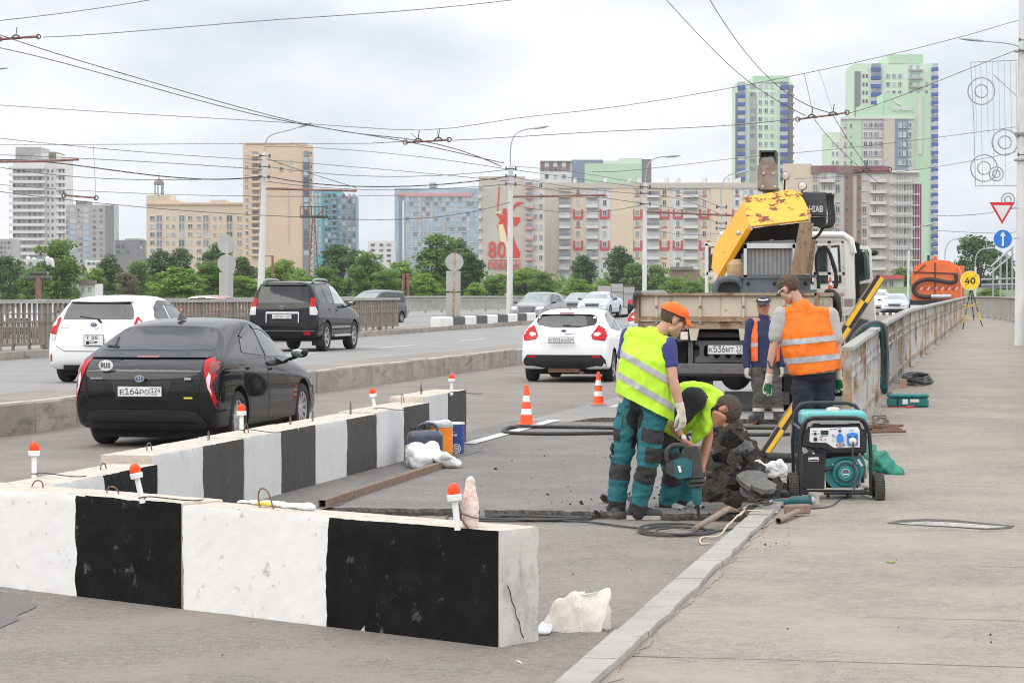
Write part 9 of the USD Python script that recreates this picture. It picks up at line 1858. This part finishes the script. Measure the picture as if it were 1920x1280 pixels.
WIRES = (('-30,42 140,22 300,-3',40,34,1.1),('80,70 240,60 483,40 700,25 980,-2',42,36,1.1),('-40,52 120,105 360,176 640,246 780,263 940,312',34,120,1.4),('-40,82 180,135 360,185 560,232 742,262 830,280 945,306',34,120,1.4),('-20,196 400,222 660,238 820,243 960,223 1120,205 1500,140 1910,38',90,62,.9),
 ('700,268 757,266',80,80,1),('845,263 880,262 1130,247 1325,238 1495,222',80,70,1),('1592,212 1640,198 1760,152 1905,95',70,62,1),('-10,272 400,270 700,269',100,80,.8),('-10,258 60,266 240,283 494,300',100,118,.9),('-10,290 300,305 492,318',100,118,1),('-10,300 150,311 330,333 493,330',100,118,1.8),('-10,312 200,335 500,332',100,118,1),
 ('-10,358 130,375 360,396 560,407 760,411 960,378',100,132,1),('-10,345 200,360 480,368 760,366',110,130,.8),('498,296 560,318 668,352',118,125,1),('499,312 720,331 953,318',118,132,.9),('498,330 690,350 860,343 955,330',118,132,1.6),('500,340 700,356 956,345',118,132,.9),('498,275 700,285 955,318',118,132,.8),('498,300 720,318 955,340',118,132,.8),
 ('1240,-10 1300,55 1370,125 1430,172 1510,217',45,70,1.4),('1325,-10 1380,75 1440,145 1500,190 1562,213',45,70,1.4),('1526,222 1580,285 1650,345',70,110,1.1),('1563,218 1590,262 1625,312',70,100,1.1),('1508,138 1524,212',72,70,.8),('1535,130 1560,205',72,70,.6),('962,318 1060,332 1208,352',132,150,.8),('962,332 1080,352 1208,364',132,150,.8),('962,345 1100,366 1209,382',132,150,.9),('962,312 1090,325 1208,346',132,150,.7),('962,385 1100,398 1209,383',132,150,.8),
 ('1213,352 1280,362 1350,388',150,190,.8),('1213,364 1290,378 1350,402',150,190,.8),('1213,382 1290,398 1350,420',150,190,.8),('1110,322 1200,318 1380,297 1500,286 1640,272 1905,238',110,62,.8),('1200,425 1300,440 1420,428',150,190,.7),('1490,335 1600,330 1720,318 1905,285',110,62,.8),('1757,405 1830,402 1905,388',120,62,.9),('1757,432 1850,437 1905,435',120,62,.8),('175,275 180,370',100,100,.6),('770,250 785,262',80,80,.8),('820,242 822,262',80,80,.8))
for s,a,b,w in sorted(WIRES,key=lambda a: float(a[0].split()[0].split(',')[1])): wire(s,a,b,w)
def spreader(label,s,d,humps,r=2.0):
 q = pp(s);k = FPX/d;t = T('wire_spreader',label,'wire spreader',D(*q[0],d));P(t,'bar',PX(s,d,r/k,6),'arm_rust',smooth=True)
 for x,y in humps: P(t,'clamp',PX(f'{x-8},{y+3} {x-5},{y-2} {x},{y-4} {x+5},{y-2} {x+8},{y+3}',d-.05,1.6/k,6,10),'wire_dark',smooth=True);P(t,'hanger',PX(f'{x},{y-4} {x+2},{y-19}',d,.9/k,5),'wire_dark')
 for x,y in (q[0],q[-1]): P(t,'ring',torus(D(x,y,d),4/k,1.2/k,FH,12,5),'wire_dark')
spreader('wire spreader in the sky left of the second lamp post','760,267 785,266 820,264 842,262',80,((784,264),(822,262)));spreader('wire spreader hanging between the two green towers','1496,224 1524,220 1560,216 1588,211',70,((1522,219),(1562,214)));spreader('wire spreader at the top left corner','0,74 30,72 52,70 72,69',40,((30,70),),2.5);spreader('thin wire spreader beneath the left wires by the white tower','120,366 140,368 180,371',100,())
spreader('wire spreader before the brown block','1605,322 1640,320 1668,318',100,((1625,319),))
P(tm,'mast_clamp',cat(*[torus(D(1916,y,62),.18,.03,Z,16,5) for y in (96,250,300)]),'galvanised')
# ---------------------------------------------------------------- the air
bx_h = box(-2700,-350,-5.5,2700,3050,160)
MT['air'] = usdkit.material(stage,'/World/Looks/air',{'v': ('principled_volume',{'color': (0.93,0.96,1.0),'density': 0.00009,'anisotropy': 0.2})},volume='v.volume')
S('haze',bx_h,'air',kind='stuff')
for i in range(11):
 c = D(1645+i*6,601,148);P(bt,'panel',cbox(c[0]-.1,c[1]-.15,c[2]-.05,c[0]+.1,c[1]+.15,c[2]+.48,.03),'stripe_white' if i % 2 else 'stripe_black') if i else None
 if i == 0: bt = T('striped_parapet','black and white striped parapet on the far road right of the truck cab','parapet',c);P(bt,'panel',cbox(c[0]-.1,c[1]-.15,c[2]-.05,c[0]+.1,c[1]+.15,c[2]+.48,.03),'stripe_black')
